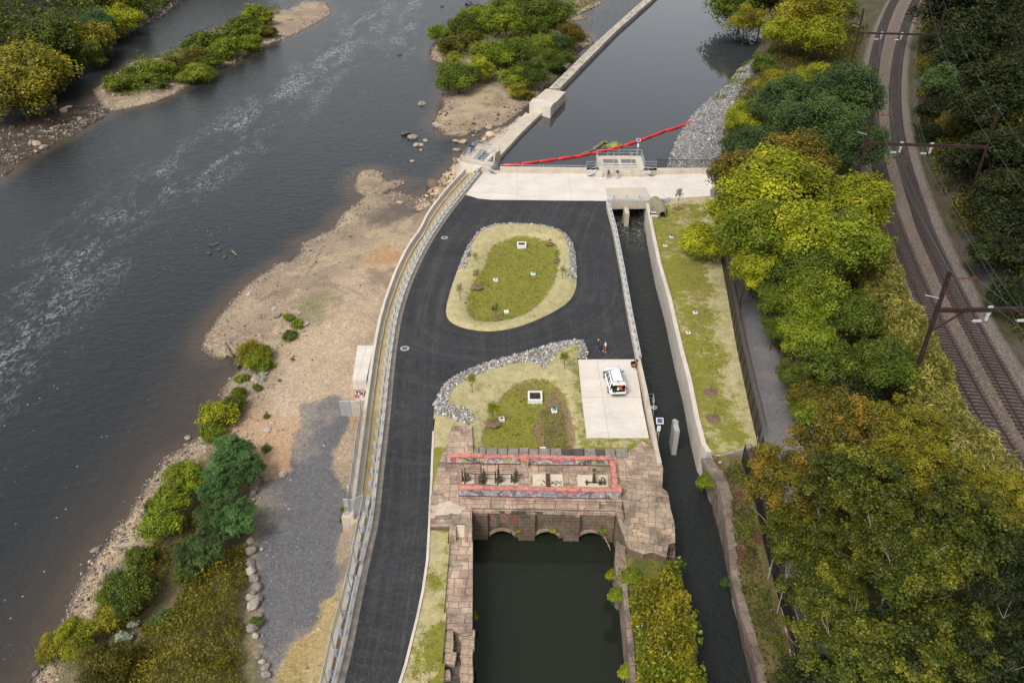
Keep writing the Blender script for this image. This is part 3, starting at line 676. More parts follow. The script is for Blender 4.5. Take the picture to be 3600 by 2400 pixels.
pl_ = PL('e', 0, (1652, 1166), (1654, 1172), (2064, 1170), (2063, 1164))
MB().prism(pl_, .0, .026).build('pavement_joint', M['conc_wall'])['kind'] = 'structure'
strip = [p for p in offset(GRLx, .78)]
MB().prism(ribbon(GRLx, .22, .76), -.9, .018).build('gravel_shoulder', simple('shoulder_fines', (.20, .18, .15), .9, 0, .25, 1.5))['kind'] = 'structure'
MB().prism(ribbon(GRLx, -.12, .215), -.9, .05).build('edge_strip', M['conc'])['kind'] = 'structure'
# tan erosion blanket between river wall and guardrail
matpoly = [p for p in offset(RW, .3)] + PL('O', 0, (818, 1200)) + offset(RW2, .05) + [p for p in offset(GRLx, -.11)][::-1]
def m_blanket():
    t = NT('erosion_blanket'); c = t.ramp(t.noise(.7, 7, .7), [(.3, (.31, .235, .115)), (.7, (.46, .36, .19))])
    v = t.ramp(t.voro(3.2), [(.10, 1.0), (.16, 0.0)]); p = t.ramp(t.noise(.55, 4, .6, t.vec((1.2, .25, 1))), [(.5, 0.0), (.58, .75)])
    c = t.mix(t.math('MULTIPLY', v, p), c, (.60, .55, .40)); d = t.ramp(t.noise(1.1, 6, .7, t.vec((1.2, .3, 1), .1)), [(.58, 0.0), (.7, .55)]); c = t.mix(d, c, (.15, .115, .045))
    t.bump(t.noise(5, 7, .7), .5, .08); return t.fin(c, .95)
M['blanket'] = m_blanket()
def mat_z(x, y, sd):
    a = pdist(x, y, RW); b = pdist(x, y, GRLx); s = b/(a+b+.01)
    z = -.02-.16*sstep(0, .9, s)*np.where(y < W('O', 812, 1180, 0).y-0, .3, 1)
    return z + .06*(fbm(x, y, 1.3, 5)-.5)
gridsheet('erosion_blanket', matpoly, mat_z, .22, lambda x, y, s: {}, M['blanket'])
# river wall and its lower continuation
def wall(name, path, w, z0, z1, mat, label, cat='wall', side=1, parent=None):
    o = MB().prism([tuple(p) for p in (list(path) + offset(path, w*side)[::-1])], z0, z1).build(name, mat, bevel=.02)
    return tag(o, label, cat)
wall('river_wall', RW, .34, -5.4, .9, M['conc'], 'long curved pale concrete retaining wall between the river bar and the drive', 'wall', 1)
wall('low_wall', RW2, .4, -4.5, .32, M['conc'], 'lower straight concrete kerb wall carrying the chain-link fence at bottom left')
o = MB().prism(ribbon(RW, .335, .78), -1, .10).build('wall_ledge', M['conc_wall']); tag(o, 'narrow stained concrete ledge along the inner foot of the curved river wall', 'ledge')
bx = PL('L', .85, (432, 190), (740, 192), (600, 880), (330, 872))
o = MB().prism(bx, -3.5, .86).build('concrete_chamber', M['apron'], bevel=.03); tag(o, 'white concrete outlet chamber with painted lettering built against the river wall', 'chamber')
CHB = o
# wall along the channel (west side), right wall, old stone wall
wall('channel_parapet', CHL, .42, -5.4, .9, M['conc_wall'], 'pale concrete parapet along the west side of the channel', 'wall', -1)
RTP = PL('O', .4, (1491, 469), (1501, 523), (1519, 606), (1543, 688), (1568, 796), (1588, 870), (1606, 959), (1622, 1020), (1634, 1038))
RTi = offset(RTP, -.5)
o = MB().prism(RTP+RTi[::-1], -5.4, .5).build('channel_wall', M['conc'], bevel=.02); tag(o, 'tall smooth concrete wall along the grassed east side of the channel', 'wall')
OWo = PL('i', .3, (195, 15), (290, 140), (335, 260), (355, 560), (385, 830), (450, 1050), (510, 1260), (580, 1568), (630, 1800))
OWi = PL('i', .3, (130, 20), (225, 180), (262, 260), (300, 480), (330, 800), (400, 1100), (470, 1300), (530, 1568), (575, 1800))
OWb = PL('i', ZC, (148, 165), (200, 330), (228, 445), (292, 700), (322, 850), (372, 1050), (432, 1350), (482, 1568), (530, 1800))
mb = MB(); n = len(OWo)
P0 = rs([(*p, .3) for p in OWi], 2.0); 
mb.prism(OWi+OWo[::-1], -.3, .3)
for k in range(n-1):
    a, b = OWi[k], OWi[k+1]; c, d = OWb[k+1], OWb[k]
    mb.add([(*a, .3), (*d, ZC-1), (*c, ZC-1), (*b, .3)], [(0, 1, 2, 3)])
o = mb.build('old_channel_wall', M['oldwall']); tag(o, 'old battered sandstone wall along the east side of the channel, overgrown on top', 'wall')
# grassed strips -------------------------------------------------
def m_grass(name, straw=(.48, .41, .22), straw2=(.33, .285, .13), g1=(.12, .135, .008), g2=(.24, .225, .012), br=(.27, .18, .10)):
    t = NT(name); g = t.attr('green'); b = t.attr('mulch')
    s1 = t.ramp(t.noise(1.1, 7, .72), [(.35, straw2), (.65, straw)]); gg = t.ramp(t.noise(1.5, 8, .8), [(.36, g1), (.62, g2)]); ol = t.ramp(t.noise(.8, 6, .75, t.vec((1, 1, 1), 2)), [(.50, 0.0), (.62, .6)]); gg = t.mix(ol, gg, (.24, .19, .06))
    y = t.ramp(t.noise(.35, 5, .6), [(.5, 0.0), (.68, .6)]); gg = t.mix(y, gg, (.24, .20, .02))
    k = t.ramp(t.math('ADD', g, t.math('MULTIPLY', t.math('SUBTRACT', t.noise(1.0, 8, .8), .5), 2.3)), [(.42, 0.0), (.66, .95)]); c = t.mix(k, s1, gg)
    k2 = t.ramp(t.math('ADD', b, t.math('MULTIPLY', t.math('SUBTRACT', t.noise(1.2, 8, .8, t.vec((1, 1, 1), 1)), .5), 1.4)), [(.5, 0.0), (.7, .9)]); c = t.mix(k2, c, t.ramp(t.noise(5, 6, .7), [(.3, (br[0]*.6, br[1]*.6, br[2]*.6)), (.7, br)]))
    f = t.ramp(t.noise(9, 8, .8), [(.25, .6), (.75, 1.3)]); c = t.mix(1, c, f, 'MULTIPLY'); t.bump(t.noise(12, 7, .8), .6, .06)
    return t.fin(c, .95)
M['grass'] = m_grass('seeded_grass')
gi1 = [p.xy[:] for p in smooth(PL('e', 0, (1010, 170), (1060, 110), (1180, 62), (1300, 58), (1420, 90), (1505, 130), (1500, 250), (1480, 350), (1430, 450), (1330, 560), (1200, 622), (1050, 648), (920, 640), (860, 590), (868, 480), (900, 400), (960, 310), (1000, 230)), 1, True)]
gi2 = [p.xy[:] for p in smooth(PL('e', 0, (1070, 1200), (1150, 1090), (1300, 1030), (1420, 1050), (1530, 1120), (1560, 1250), (1590, 1400), (1610, 1560), (940, 1560), (985, 1400), (1010, 1300)), 1, True)]
def bowl(inner, depth, rim):
    def z(x, y, sd):
        d = sdist(x, y, inner); lip = sstep(0, .8, sd)
        return .03 + lip*rim*(1-sstep(-1.5, .6, d)) - depth*sstep(-1.2, 1.6, d)*lip + .05*(fbm(x, y, 1.1, 8)-.5)*lip
    return z
def at1(x, y, sd):
    d = sdist(x, y, gi1); n = fbm(x, y, 3, 31)
    g = .12+.74*sstep(-.9, .7, d)+.25*(1-sstep(0, .8, np.abs(d+1.6)))*(n > .5); m = (1-sstep(0, 1.0, np.abs(d-.3)))*.62*sstep(.4, .6, n)
    e = W('e', 1390, 470, 0); m = np.maximum(m, .38*(1-sstep(1.5, 4, np.hypot(x-e.x, (y-e.y)*.5))))
    e = W('e', 1100, 150, 0); m = np.maximum(m, .5*(1-sstep(1, 3, np.hypot(x-e.x, (y-e.y)*.7))))
    return {'green': ('FLOAT', g), 'mulch': ('FLOAT', m)}
gridsheet('island_lawn', isl, bowl(gi1, .35, .28), .2, at1, M['grass'])
MB().prism(isl, -.8, .036, holes=[offset(isl+isl[:1], -.45)[:-1]]).build('island_edge', M['grass'])['kind'] = 'structure'
law2 = rip_edge[::-1] + [W('e', 1632, 906, 0).xy[:]] + PL('e', 0, (1688, 1452), (2122, 1452), (2170, 1560)) + PL('h', 0, (2100, 250), (1700, 260), (640, 240), (606, 485), (614, 160), (622, 0))
def at2(x, y, sd):
    d = sdist(x, y, gi2); n = fbm(x, y, 3, 32)
    right = W('e', 1690, 1490, 0); g = .12+.75*sstep(-.6, .8, d)+.22*sstep(.45, .6, fbm(x, y, 4, 33))
    g = np.maximum(g, .55*sstep(W('e', 1600, 1300, 0).x-1, W('e', 1600, 1300, 0).x+.6, x)); g = np.maximum(g, .85*(1-sstep(0, 1.6, y-W('G', 800, 235, 0).y)))
    e = W('e', 1330, 1120, 0); m = .55*(1-sstep(1.5, 4.5, np.hypot(x-e.x, (y-e.y))))*(d > -.5)
    e = W('e', 1480, 1380, 0); m = np.maximum(m, .78*(1-sstep(2.2, 3.8, np.abs(x-e.x)+.35*np.abs(y-e.y)))*(d > -.3)); m = np.maximum(m, .6*(1-sstep(0, 1, np.abs(d-.2)))*(n > .45))
    return {'green': ('FLOAT', g), 'mulch': ('FLOAT', m)}
gridsheet('garden_lawn', law2, bowl(gi2, .35, .2), .2, at2, M['grass'])
# riprap bands lie on bare stone sheets
rip1 = PL('e', 0, (808, 288), (860, 290), (880, 210), (905, 105), (945, 50), (1010, 12), (1100, -12), (1300, -18), (1450, 2), (1520, 45), (1552, 100), (1572, 250), (1562, 352), (1618, 362), (1622, 300)) 
i0 = [p for p in isl if p[1] > W('e', 1000, 300, 0).y]
rip2 = rip_edge[::-1] + PL('e', 0, (1634, 905), (1625, 815), (1570, 830), (1500, 870), (1440, 940), (1400, 990), (1360, 960), (1300, 935), (1200, 945), (1100, 970), (1000, 1000), (900, 1040), (820, 1080), (760, 1140), (735, 1215), (800, 1240), (900, 1270), (925, 1330), (900, 1370), (820, 1355), (730, 1320), (645, 1292))
law3 = PL('h', 0, (606, 487), (592, 720), (562, 930), (522, 1120), (478, 1300), (443, 1440), (402, 1568), (350, 1720), (700, 1720), (712, 1300), (722, 1000), (742, 780), (745, 487))
gridsheet('verge_lawn', law3, lambda x, y, s: np.full_like(x, .03)+.08*(fbm(x, y, 1.5, 8)-.5), .2,
          lambda x, y, s: {'green': ('FLOAT', .42+.55*sstep(.4, .65, fbm(x, y, 3.5, 41))+.35*sstep(W('h', 640, 1000, 0).x-1, W('h', 720, 800, 0).x, x)-.3*sstep(60, 50, y)), 'mulch': ('FLOAT', np.full_like(x, .12))}, M['grass'])
MB().prism(KR + offset(KR, .22)[::-1], -.3, .14).build('kerb', M['conc'])['kind'] = 'structure'
# east rain garden between channel wall and black fence
law4 = offset(RTP, -.02) + PL('O', .3, (1655, 1045)) + [(x+.2, y) for x, y in E_fence[:6][::-1]] + PL('O', .3, (1640, 452)) + PL('I', .3, (1400, 975), (1105, 988))
MB().prism(law4, -5.3, .18).build('garden_foundation', M['conc_grey'])['kind'] = 'structure'
def at4(x, y, sd):
    n = fbm(x, y, 4, 51); far = sstep(118, 128, y); dF = pdist(x, y, E_fence); dW = pdist(x, y, RTP)
    g = .76+.6*(n-.5)-(.12+.85*fbm(x, y, 6, 54))*(1-sstep(.3, 3.2, dF+3.5*(fbm(x, y, 2.2, 55)-.5)))-.55*sstep(W('I', 1500, 1080, 0).y, W('I', 1500, 1040, 0).y, y)
    m = .52*(1-sstep(.5, 1.6, np.abs(dF-4.2)+1.2*(n-.5)))*sstep(75, 85, y)+.35*sstep(1.5, 0, np.abs(y-66)-3)
    return {'green': ('FLOAT', g), 'mulch': ('FLOAT', m)}
gridsheet('east_lawn', law4, lambda x, y, s: .26+.08*(fbm(x, y, 1.5, 8)-.5)-.05*sstep(1, 3, s), .22, at4, M['grass'])
# lower overgrown strip south of it
law5 = OWo[:-1][::-1]+PL('O', .2, (1636, 1043), (1745, 1043)) + [(x+.2, y) for x, y in E_fence[5:]]
MB().prism(law5, -5.3, .05).build('bank_foundation', M['conc_grey'])['kind'] = 'structure'
gridsheet('overgrown_bank', law5, lambda x, y, s: .12+.25*(fbm(x, y, 1.5, 8)-.5), .25, lambda x, y, s: {'green': ('FLOAT', .5+.7*(fbm(x, y, 3, 52)-.4)), 'mulch': ('FLOAT', .45+.9*(fbm(x, y, 2.5, 53)-.45))},
          m_grass('rank_grass', (.20, .15, .06), (.11, .08, .03), (.045, .06, .008), (.10, .11, .010), (.14, .06, .03)))

# ------------------------------------------------------------ headwall, parapets, gates
hw = PL('O', .8, (1148, 382), (1300, 384), (1508, 386), (1742, 380))
o = MB().prism(hw + PL('O', .8, (1742, 386), (1508, 392), (1300, 389.5), (1148, 388)), -5.4, .8).build('headwall', M['conc_wall'], bevel=.03); tag(o, 'long low concrete headwall between the still pool and the pale apron', 'wall')
# first gate structure: platform with openings
zt = 1.2
plat = PL('J', zt, (330, 790), (1040, 128), (1985, 330), (1790, 455), (1722, 880), (1600, 1010), (1270, 985))
h1 = PL('J', zt, (860, 690), (1235, 262), (1590, 445), (1275, 790)); h2 = PL('J', zt, (1470, 790), (1700, 560), (1690, 860))
root = empty('spillway_gate', W('J', 1000, 500, 0), 0, 'angular concrete gate platform with steel railings at the west end of the headwall', 'gate house')
def part(mb, name, mat, rt, bevel=0): 
    o = mb.build(name, mat, bevel=bevel, loc=rt.location); o.parent = rt; o.location = (0, 0, 0); return o
part(MB().prism(plat, -5.4, zt, holes=[h1, h2]), 'platform', M['conc_wall'], root, .03)
fl = PL('J', 0, (285, 850), (140, 1380), (420, 1480), (720, 1380), (1250, 1240), (1270, 985))
mb = MB()
a = [Vector((*p, zt-.02)) for p in PL('J', zt, (330, 790), (800, 885), (1270, 985))]; b = [W('J', x, y, -.3) for x, y in ((330, 1290), (760, 1290), (1290, 1150))]
mb.add([a[0], b[0], b[1], a[1]], [(0, 1, 2, 3)]); mb.add([a[1], b[1], b[2], a[2]], [(0, 1, 2, 3)])
w0 = W('J', 150, 1400, -1.5); mb.add([a[0], W('J', 100, 1000, -3.5), w0, b[0]], [(0, 1, 2, 3)])
part(mb, 'flared_wing', M['conc_wall'], root)
# steel deck, drum and stop-log frames in the first opening
q = [Vector((*p, zt-.5)) for p in h1]
ex = (q[3]-q[0]).normalized(); ey = (q[1]-q[0]); Ly = ey.length; ey.normalize(); Wx = (q[3]-q[0]).length
mb = MB(); mb.bar(q[0]+ex*Wx*.52, q[1]+ex*Wx*.52, Wx*.3, .12); part(mb, 'steel_walkway', M['galv_dark'], root)
mb = MB(); mb.tube([q[0]+ex*Wx*.82+Vector((0, 0, -.35)), q[1]+ex*Wx*.82+Vector((0, 0, -.35))], .6, 14); part(mb, 'gate_drum', M['galv_dark'], root)
for k in (0.12, .3):
    mb = MB(); mb.bar(q[0]+ex*Wx*k+Vector((0, 0, .35)), q[1]+ex*Wx*k+Vector((0, 0, .35)), .16, .25)
    for i in range(7): p = q[0].lerp(q[1], i/6)+ex*Wx*k; mb.bar(p+Vector((0, 0, -2)), p+Vector((0, 0, .35)), .14)
    part(mb, 'gate_frame', M['galv'], root)
part(MB().bar(W('J', 1700, 485, zt-.1), W('J', 1385, 775, zt-.1), .35, .3), 'crossbeam', M['white'], root)
def steps(rt, top, bot, width, n, mat):
    mb = MB(); top = Vector(top); bot = Vector(bot); d = Vector((bot.x-top.x, bot.y-top.y, 0)); L = d.length; d.normalize(); ang = math.atan2(d.y, d.x)
    for i in range(n):
        h = top.z + (bot.z-top.z)*(i+1)/(n+1)
        c = top + d*(L*(i+.5)/n); mb.box((c.x, c.y, h-.04), (L/n*.96, width, .08), ang)
        mb.box((c.x-d.x*L/n*.4, c.y-d.y*L/n*.4, h-.12), (.05, width, .2), ang)
    sd = Vector((-d.y, d.x, 0))*width/2
    for s in (-1, 1): mb.bar(top+sd*s-Vector((0, 0, .15)), bot+sd*s+Vector((0, 0, .05)), .06, .25)
    return part(mb, 'stairs', mat, rt)
steps(root, W('J', 1480, 1010, 1.5), W('J', 1820, 1270, 0), 1.1, 6, M['galv'])
# flared handrails etc
def railing(name, pts, h=1.05, gap=1.7, r=.03, label=None, cat='railing', mat=None, closed=False, mid=True, group=None):
    mat = mat or M['galv']; P = [Vector(p) for p in pts]; rt = empty(name, P[0], 0, label, cat, group)
    U = Vector((0, 0, h)); part(MB().tube([p+U for p in P], r, 5), 'top_rail', mat, rt)
    if mid: part(MB().tube([p+U*.52 for p in P], r*.85, 5), 'mid_rail', mat, rt)
    for a, b in zip(P, P[1:]):
        n = max(1, round((b-a).length/gap))
        for i in range(n if b is not P[-1] else n+1):
            p = a.lerp(b, i/n); part(MB().tube([p, p+U], r, 5), 'post', mat, rt)
    return rt
J = lambda x, y, z=zt: W('J', x, y, z)
railing('railing', [J(340, 780), J(1020, 150), J(1960, 335)], label='galvanised railing round the river edge and back of the west gate platform')
railing('railing', [J(365, 800), J(1265, 975)], label='galvanised railing along the front lip of the west gate platform')
railing('railing', [J(800, 690), J(990, 730), J(1360, 370), J(1190, 320)], gap=1.4, label='inner railing round the open gate slot on the west platform')
railing('railing', [J(1210, 740), J(1420, 790), J(1790, 430), J(1600, 400)], gap=1.6, label='railing beside the steel drum on the west gate platform')
railing('railing', [J(1310, 960), J(1640, 1030, 1.4), J(1900, 1270, .2)], h=.95, gap=1.3, label='sloping stair handrail on the near side of the west gate stairs')
railing('railing', [J(1450, 900), J(1700, 970, 1.4), J(2000, 1150, .3)], h=.95, gap=1.3, label='sloping stair handrail on the far side of the west gate stairs')
railing('railing', [W('H', 1030, 535, .8), W('H', 2190, 545, .8)], h=.35, gap=3.6, mid=False, label='very low pipe rail along the long headwall beside the pool')
# vent pole
o = MB().tube([W('J', 1060, 300, zt), W('J', 1060, 300, zt+4.2)], .08, 8).build('level_gauge_pole', M['galv']); tag(o, 'single tall grey pole rising from the west gate platform', 'pole')
# second gate structure
zb = .82
root = empty('intake_gate', W('S', 1000, 600, 0), 0, 'square concrete intake deck with steel grates in the middle of the headwall', 'gate house')
pf = PL('S', zb, (365, 375), (1605, 375), (1690, 720), (1590, 835), (540, 835), (430, 720))
ho = [PL('S', zb, *q) for q in (((545, 467), (948, 467), (972, 577), (568, 577)), ((1033, 467), (1437, 467), (1460, 577), (1058, 577)), ((553, 615), (1005, 615), (1012, 642), (562, 642)), ((1043, 615), (1495, 615), (1500, 642), (1050, 642)), ((590, 678), (993, 678), (1012, 768), (607, 768)), ((1083, 678), (1490, 678), (1507, 768), (1100, 768)))]
part(MB().prism(pf, -5.4, zb, holes=ho), 'intake_deck', M['conc_wall'], root, .03)
for hq in ho: part(MB().prism(hq, zb-.12, zb-.05), 'grate', M['grate'], root)
ft = [Vector((*p, 0)) for p in PL('S', 0, (535, 955), (1590, 945), (1590, 900), (540, 900))]
part(MB().prism(PL('S', .8, (100, 700), (430, 700), (540, 835), (540, 860), (110, 800)), -.1, .8), 'stair_landing', M['conc'], root)
part(MB().prism(PL('S', .8, (1690, 700), (2030, 700), (2030, 780), (1590, 860)), -.1, .8), 'stair_landing', M['conc'], root)
steps(root, W('S', 330, 800, 1.1), W('S', 130, 900, 0), 1.2, 5, M['galv']); steps(root, W('S', 1780, 790, 1.1), W('S', 1940, 890, 0), 1.2, 4, M['conc'])
for px in (840, 1330):
    a = W('S', px-20, 820, zb); part(MB().tube([a, a+Vector((0, 0, 1.3))], .09, 8).cyl((a.x, a.y, a.z), .2, .25), 'gate_operator', M['galv'], root)
    b = W('S', px-10, 640, zb); part(MB().tube([b, b+Vector((0, 0, 2.3))], .05, 6).cyl((b.x, b.y, b.z+2.25), .09, .1, mi=0), 'valve_stem', M['galv'], root)
Sq = lambda x, y, z=zb: W('S', x, y, z)
railing('railing', [Sq(430, 700), Sq(372, 378), Sq(1600, 378), Sq(1685, 700)], gap=1.9, h=1.15, label='tall railing round the pool side of the central intake deck')
railing('railing', [Sq(575, 828), Sq(1575, 828)], gap=3.4, h=1.0, mid=False, label='front railing of the central intake deck facing the apron')
railing('railing', [Sq(100, 690, .8), Sq(425, 690, .8)], label='short railing left of the central intake deck above the west stairs')
railing('railing', [Sq(1695, 690, .8), Sq(2012, 690, .8)], label='short railing right of the central intake deck above the east stairs')
railing('railing', [Sq(540, 822), Sq(330, 822), Sq(120, 915, .1)], h=.95, label='sloping handrail of the west stairs to the intake deck')
railing('railing', [Sq(1600, 822), Sq(1800, 822), Sq(1945, 905, .1)], h=.95, label='sloping handrail of the east stairs to the intake deck')
# instrument post with solar panel behind it
def solar_post(name, base, top, label, sgn=1):
    rt = empty(name, base, 0, label, 'instrument post'); b = Vector(base); H = top
    for dx in (-.1, .1): part(MB().tube([b+Vector((dx, 0, 0)), b+Vector((dx, 0, H-.5))], .035, 6), 'post', M['galv'], rt)
    part(MB().box((b.x, b.y-.12, b.z+H-1.0), (.34, .2, .55)), 'instrument_box', M['white'], rt, .02)
    mt = Matrix.Translation((b.x, b.y-.1, b.z+H)) @ Matrix.Rotation(R(32), 4, 'X')
    part(MB().box((0, 0, 0), (.72, .66, .05), M=mt), 'solar_frame', M['white'], rt)
    part(MB().box((0, 0, .035), (.56, .50, .02), M=mt), 'solar_panel', simple('solar_cells', (.06, .075, .20), .25, 0, .2, 4), rt)
    return rt
solar_post('instrument_post', W('I', 940, 380, zb), 3.0, 'white instrument post with small solar panel on the intake deck beside the red boom')
solar_post('instrument_post', W('K', 635, 1235, -.2), 2.9, 'white instrument post with blue solar panel beside the channel below the car pad')
# culvert headwall over the channel
cb = PL('I', .3, (525, 990), (1105, 985), (1110, 1000), (525, 1000))
root = empty('culvert_bridge', W('I', 800, 1020, 0), 0, 'concrete culvert portal with two openings and steel rail where the channel emerges', 'culvert')
fz = W('I', 585, 1005, .15); f1 = W('I', 1110, 1000, .15); 
part(MB().prism([(fz.x-.4, fz.y), (f1.x+.2, f1.y), (f1.x+.2, f1.y+5.5), (fz.x-.4, fz.y+5.5)], -1.35, .2), 'portal_beam', M['conc_wall'], root, .03)
pr = PL('I', -.4, (765, 1052), (815, 1052), (836, 1120), (822, 1190), (770, 1170), (735, 1060))
part(MB().prism([(p[0], p[1]) for p in PL('I', -.8, (752, 1050), (812, 1050), (836, 1175), (775, 1178))], -5.4, -.9), 'centre_pier', M['conc_wall'], root, .03)
for x in (620, 795, 970): a = W('I', x, 985, .2); part(MB().box((a.x, a.y, a.z+.45), (.25, .3, .9)), 'rail_bracket', M['galv'], root)
part(MB().bar(W('I', 585, 990, 1.0), W('I', 1020, 990, 1.0), .12, .35), 'rail_beam', M['galv'], root)
railing('railing', [W('I', 520, 1000, .2), W('I', 600, 1000, .2), W('I', 600, 1040, .2)], gap=1.2, label='small galvanised cage at the west corner of the culvert portal')
railing('railing', [W('I', 1025, 985, .2), W('I', 1105, 985, .2), W('I', 1115, 1060, .4)], gap=1.2, label='small galvanised cage at the east corner of the culvert portal')
# divider pier in the channel
root = empty('channel_pier', W('K', 1080, 1395, ZC), 0, 'freestanding concrete pier standing in the dark channel opposite the pad corner', 'pier')
zz = .1; pp = PL('K', zz, (1022, 690), (1080, 648), (1150, 680), (1165, 770), (1210, 965), (1085, 962), (1040, 770))
part(MB().prism(pp, ZC-1.5, zz), 'pier_shaft', M['conc_grey'], root, .03)
for x, y in ((1048, 760), (1165, 755)): p = W('K', x, y, zz); part(MB().box((p.x, p.y, zz-.5), (.14, .2, 1.4)), 'slot_iron', M['galv_dark'], root)
# little access cage on the channel parapet
railing('access_cage', [W('K', 350, 400, .95), W('K', 365, 235, .95), W('K', 530, 235, .95), W('K', 545, 400, .95)], gap=.8, h=1.1, label='galvanised ladder cage bridging the channel parapet near the pad corner', cat='cage')
p = W('K', 555, 440, .6); rt = empty('sluice_handwheel', p, 0, 'small pale handwheel and stem just outside the ladder cage over the channel', 'handwheel')
mb = MB(); pts = [(.3*math.cos(a), .3*math.sin(a), .4) for a in np.linspace(0, 2*math.pi, 17)]; mb.tube([p+Vector(q) for q in pts], .035, 5); mb.bar(p+Vector((-.3, 0, .4)), p+Vector((.3, 0, .4)), .04); mb.bar(p+Vector((0, -.3, .4)), p+Vector((0, .3, .4)), .04)
part(mb, 'wheel', M['padpaint'], rt); part(MB().tube([p+Vector((0, 0, .4)), p+Vector((0, 0, -3))], .05, 6), 'stem', M['galv'], rt)
# dam: upper crest, blocks, lower weir
tl = PL('b', -.1, (1425, 612), (1740, 305), (2080, 0)); tr = PL('b', -.1, (1508, 605), (1705, 405), (1905, 205), (2140, 0))
e1 = Vector(tl[-1])-Vector(tl[-2]); e1.normalize(); ext = 150
tlx = tl+[tuple(Vector(tl[-1])+e1*ext)]; trx = tr+[tuple(Vector(tr[-1])+e1*ext)]
root = empty('dam', W('b', 1430, 650, -1), 0, 'long narrow concrete dam running from the stone island to the top of the pool', 'dam')
part(MB().prism(tlx+trx[::-1], -5.5, -.1), 'crest_wall', M['conc_dam'], root, .04)
part(MB().prism(PL('b', .85, (1412, 612), (1546, 634), (1442, 744), (1310, 700)), -5.5, .85), 'abutment_block', M['conc_wall'], root, .04)
part(MB().prism(PL('b', 1.15, (1322, 677), (1472, 701), (1442, 742), (1296, 706)), -5.5, 1.15), 'raised_block', M['conc'], root, .03)
part(MB().prism(PL('b', -.5, (1330, 768), (1392, 766), (1240, 915), (1096, 1072), (1088, 1010), (1215, 880)), -5.5, -.5), 'weir_wall', M['conc_wall'], root, .04)
part(MB().prism(PL('b', -1.6, (1270, 770), (1330, 790), (1088, 1025), (1020, 1010), (1150, 900)), -5.5, -1.8), 'weir_step', M['conc_wall'], root, .04)
part(MB().prism(PL('b', -3, (1230, 800), (1290, 830), (1060, 1040), (950, 1000), (1090, 930)), -5.5, -3.0), 'weir_toe', M['conc_dam'], root, .04)
# ============================================================ old gatehouse terrace
ZT = .5
G = lambda x, y, z=ZT: W('G', x, y, z)
ter = PL('G', ZT, (230, -10), (415, -15), (425, 195), (430, 240), (1790, 262), (1850, 232), (1975, 130), (2135, 210), (2150, 290), (2172, 380), (2165, 560), (2215, 600), (2240, 740), (2278, 890), (2284, 1060), (2205, 1080), (2205, 1200), (2080, 1150), (1990, 1165), (1900, 1130), (1850, 1110), (1770, 890), (1735, 765), (418, 742), (414, 893), (207, 893), (200, 915), (30, 915), (30, 830), (40, 640), (130, 260), (185, 205))
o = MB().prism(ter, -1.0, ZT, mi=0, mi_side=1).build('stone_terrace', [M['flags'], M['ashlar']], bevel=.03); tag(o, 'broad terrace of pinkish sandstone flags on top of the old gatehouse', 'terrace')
tr_ = PL('G', ZT, (1700, 300), (1975, 140), (2130, 215), (2145, 290), (2165, 380), (2160, 560), (2208, 602), (2233, 740), (2270, 890), (2276, 1060), (2203, 1085), (2203, 1195), (1880, 1120), (1765, 892), (1735, 775))
o = MB().prism(tr_, -5.5, -1.01).build('bastion', M['ashlar']); tag(o, 'massive stone bastion carrying the east end of the terrace above the channel', 'bastion')
o = MB().prism(PL('G', ZT, (1742, 785), (1795, 680), (1950, 300), (2140, 300), (2160, 560), (2208, 602), (2233, 740), (2268, 885), (2200, 1185), (2080, 1140), (1990, 1155), (1900, 1120), (1855, 1100), (1772, 892)), ZT-.1, ZT+.012).build('flagstones', M['flags_r']); tag(o, 'patch of weathered irregular flags on the east side of the terrace', 'paving')
# arch front
A = Vector(G(418, 745)); B = Vector(G(1735, 768)); ux = (B-A); Lf = ux.length; ux.normalize(); uy = Vector((-ux.y, ux.x, 0))
def fr(t): return (t-418)/(1735-418)*Lf
top = ZT-.02; bot = ZC-1.0; out = [(0, bot)]
arches = [(585, 805), (1005, 1222), (1418, 1638)]; spring = ZC+.28
for a, b in arches:
    a, b = fr(a), fr(b); out.append((a, bot)); out.append((a, spring))
    for k in range(1, 12): t = k/12; out.append((a+(b-a)*t, spring+.62*math.sin(math.pi*t)**.75))
    out += [(b, spring), (b, bot)]
out += [(Lf, bot), (Lf, top), (0, top)]
def extr(mb, prof, d0, d1, mi=0):
    """profile in (along, up) extruded from depth d0 to d1"""
    tri = tessellate_polygon([[Vector((p[0], p[1], 0)) for p in prof]]); n = len(prof)
    F = [A+ux*p[0]+uy*d0+Vector((0, 0, p[1]-A.z)) for p in prof]; K = [A+ux*p[0]+uy*d1+Vector((0, 0, p[1]-A.z)) for p in prof]
    T = [t for t in tri]
    mb.add(F, T, mi); mb.add(K, [t[::-1] for t in T], mi)
    mb.add(F+K, [(i, (i+1) % n, n+(i+1) % n, n+i) for i in range(n)], mi); return mb
root = empty('arched_sluice_house', A, 0, 'old stone sluice front with three low arches over the dark canal basin', 'sluice house')
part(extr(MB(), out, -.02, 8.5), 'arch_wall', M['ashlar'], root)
for a, b in ((0, 430-418+130), (845, 1000), (1268, 1412), (1660, 1730)):
    a = 0 if a == 0 else fr(a); b = fr(560) if b == 142 else fr(b)
    part(extr(MB(), [(a, bot), (b, bot), (b, .0), (a, .0)], -.42, -.021), 'buttress', M['ashlar'], root, .02)
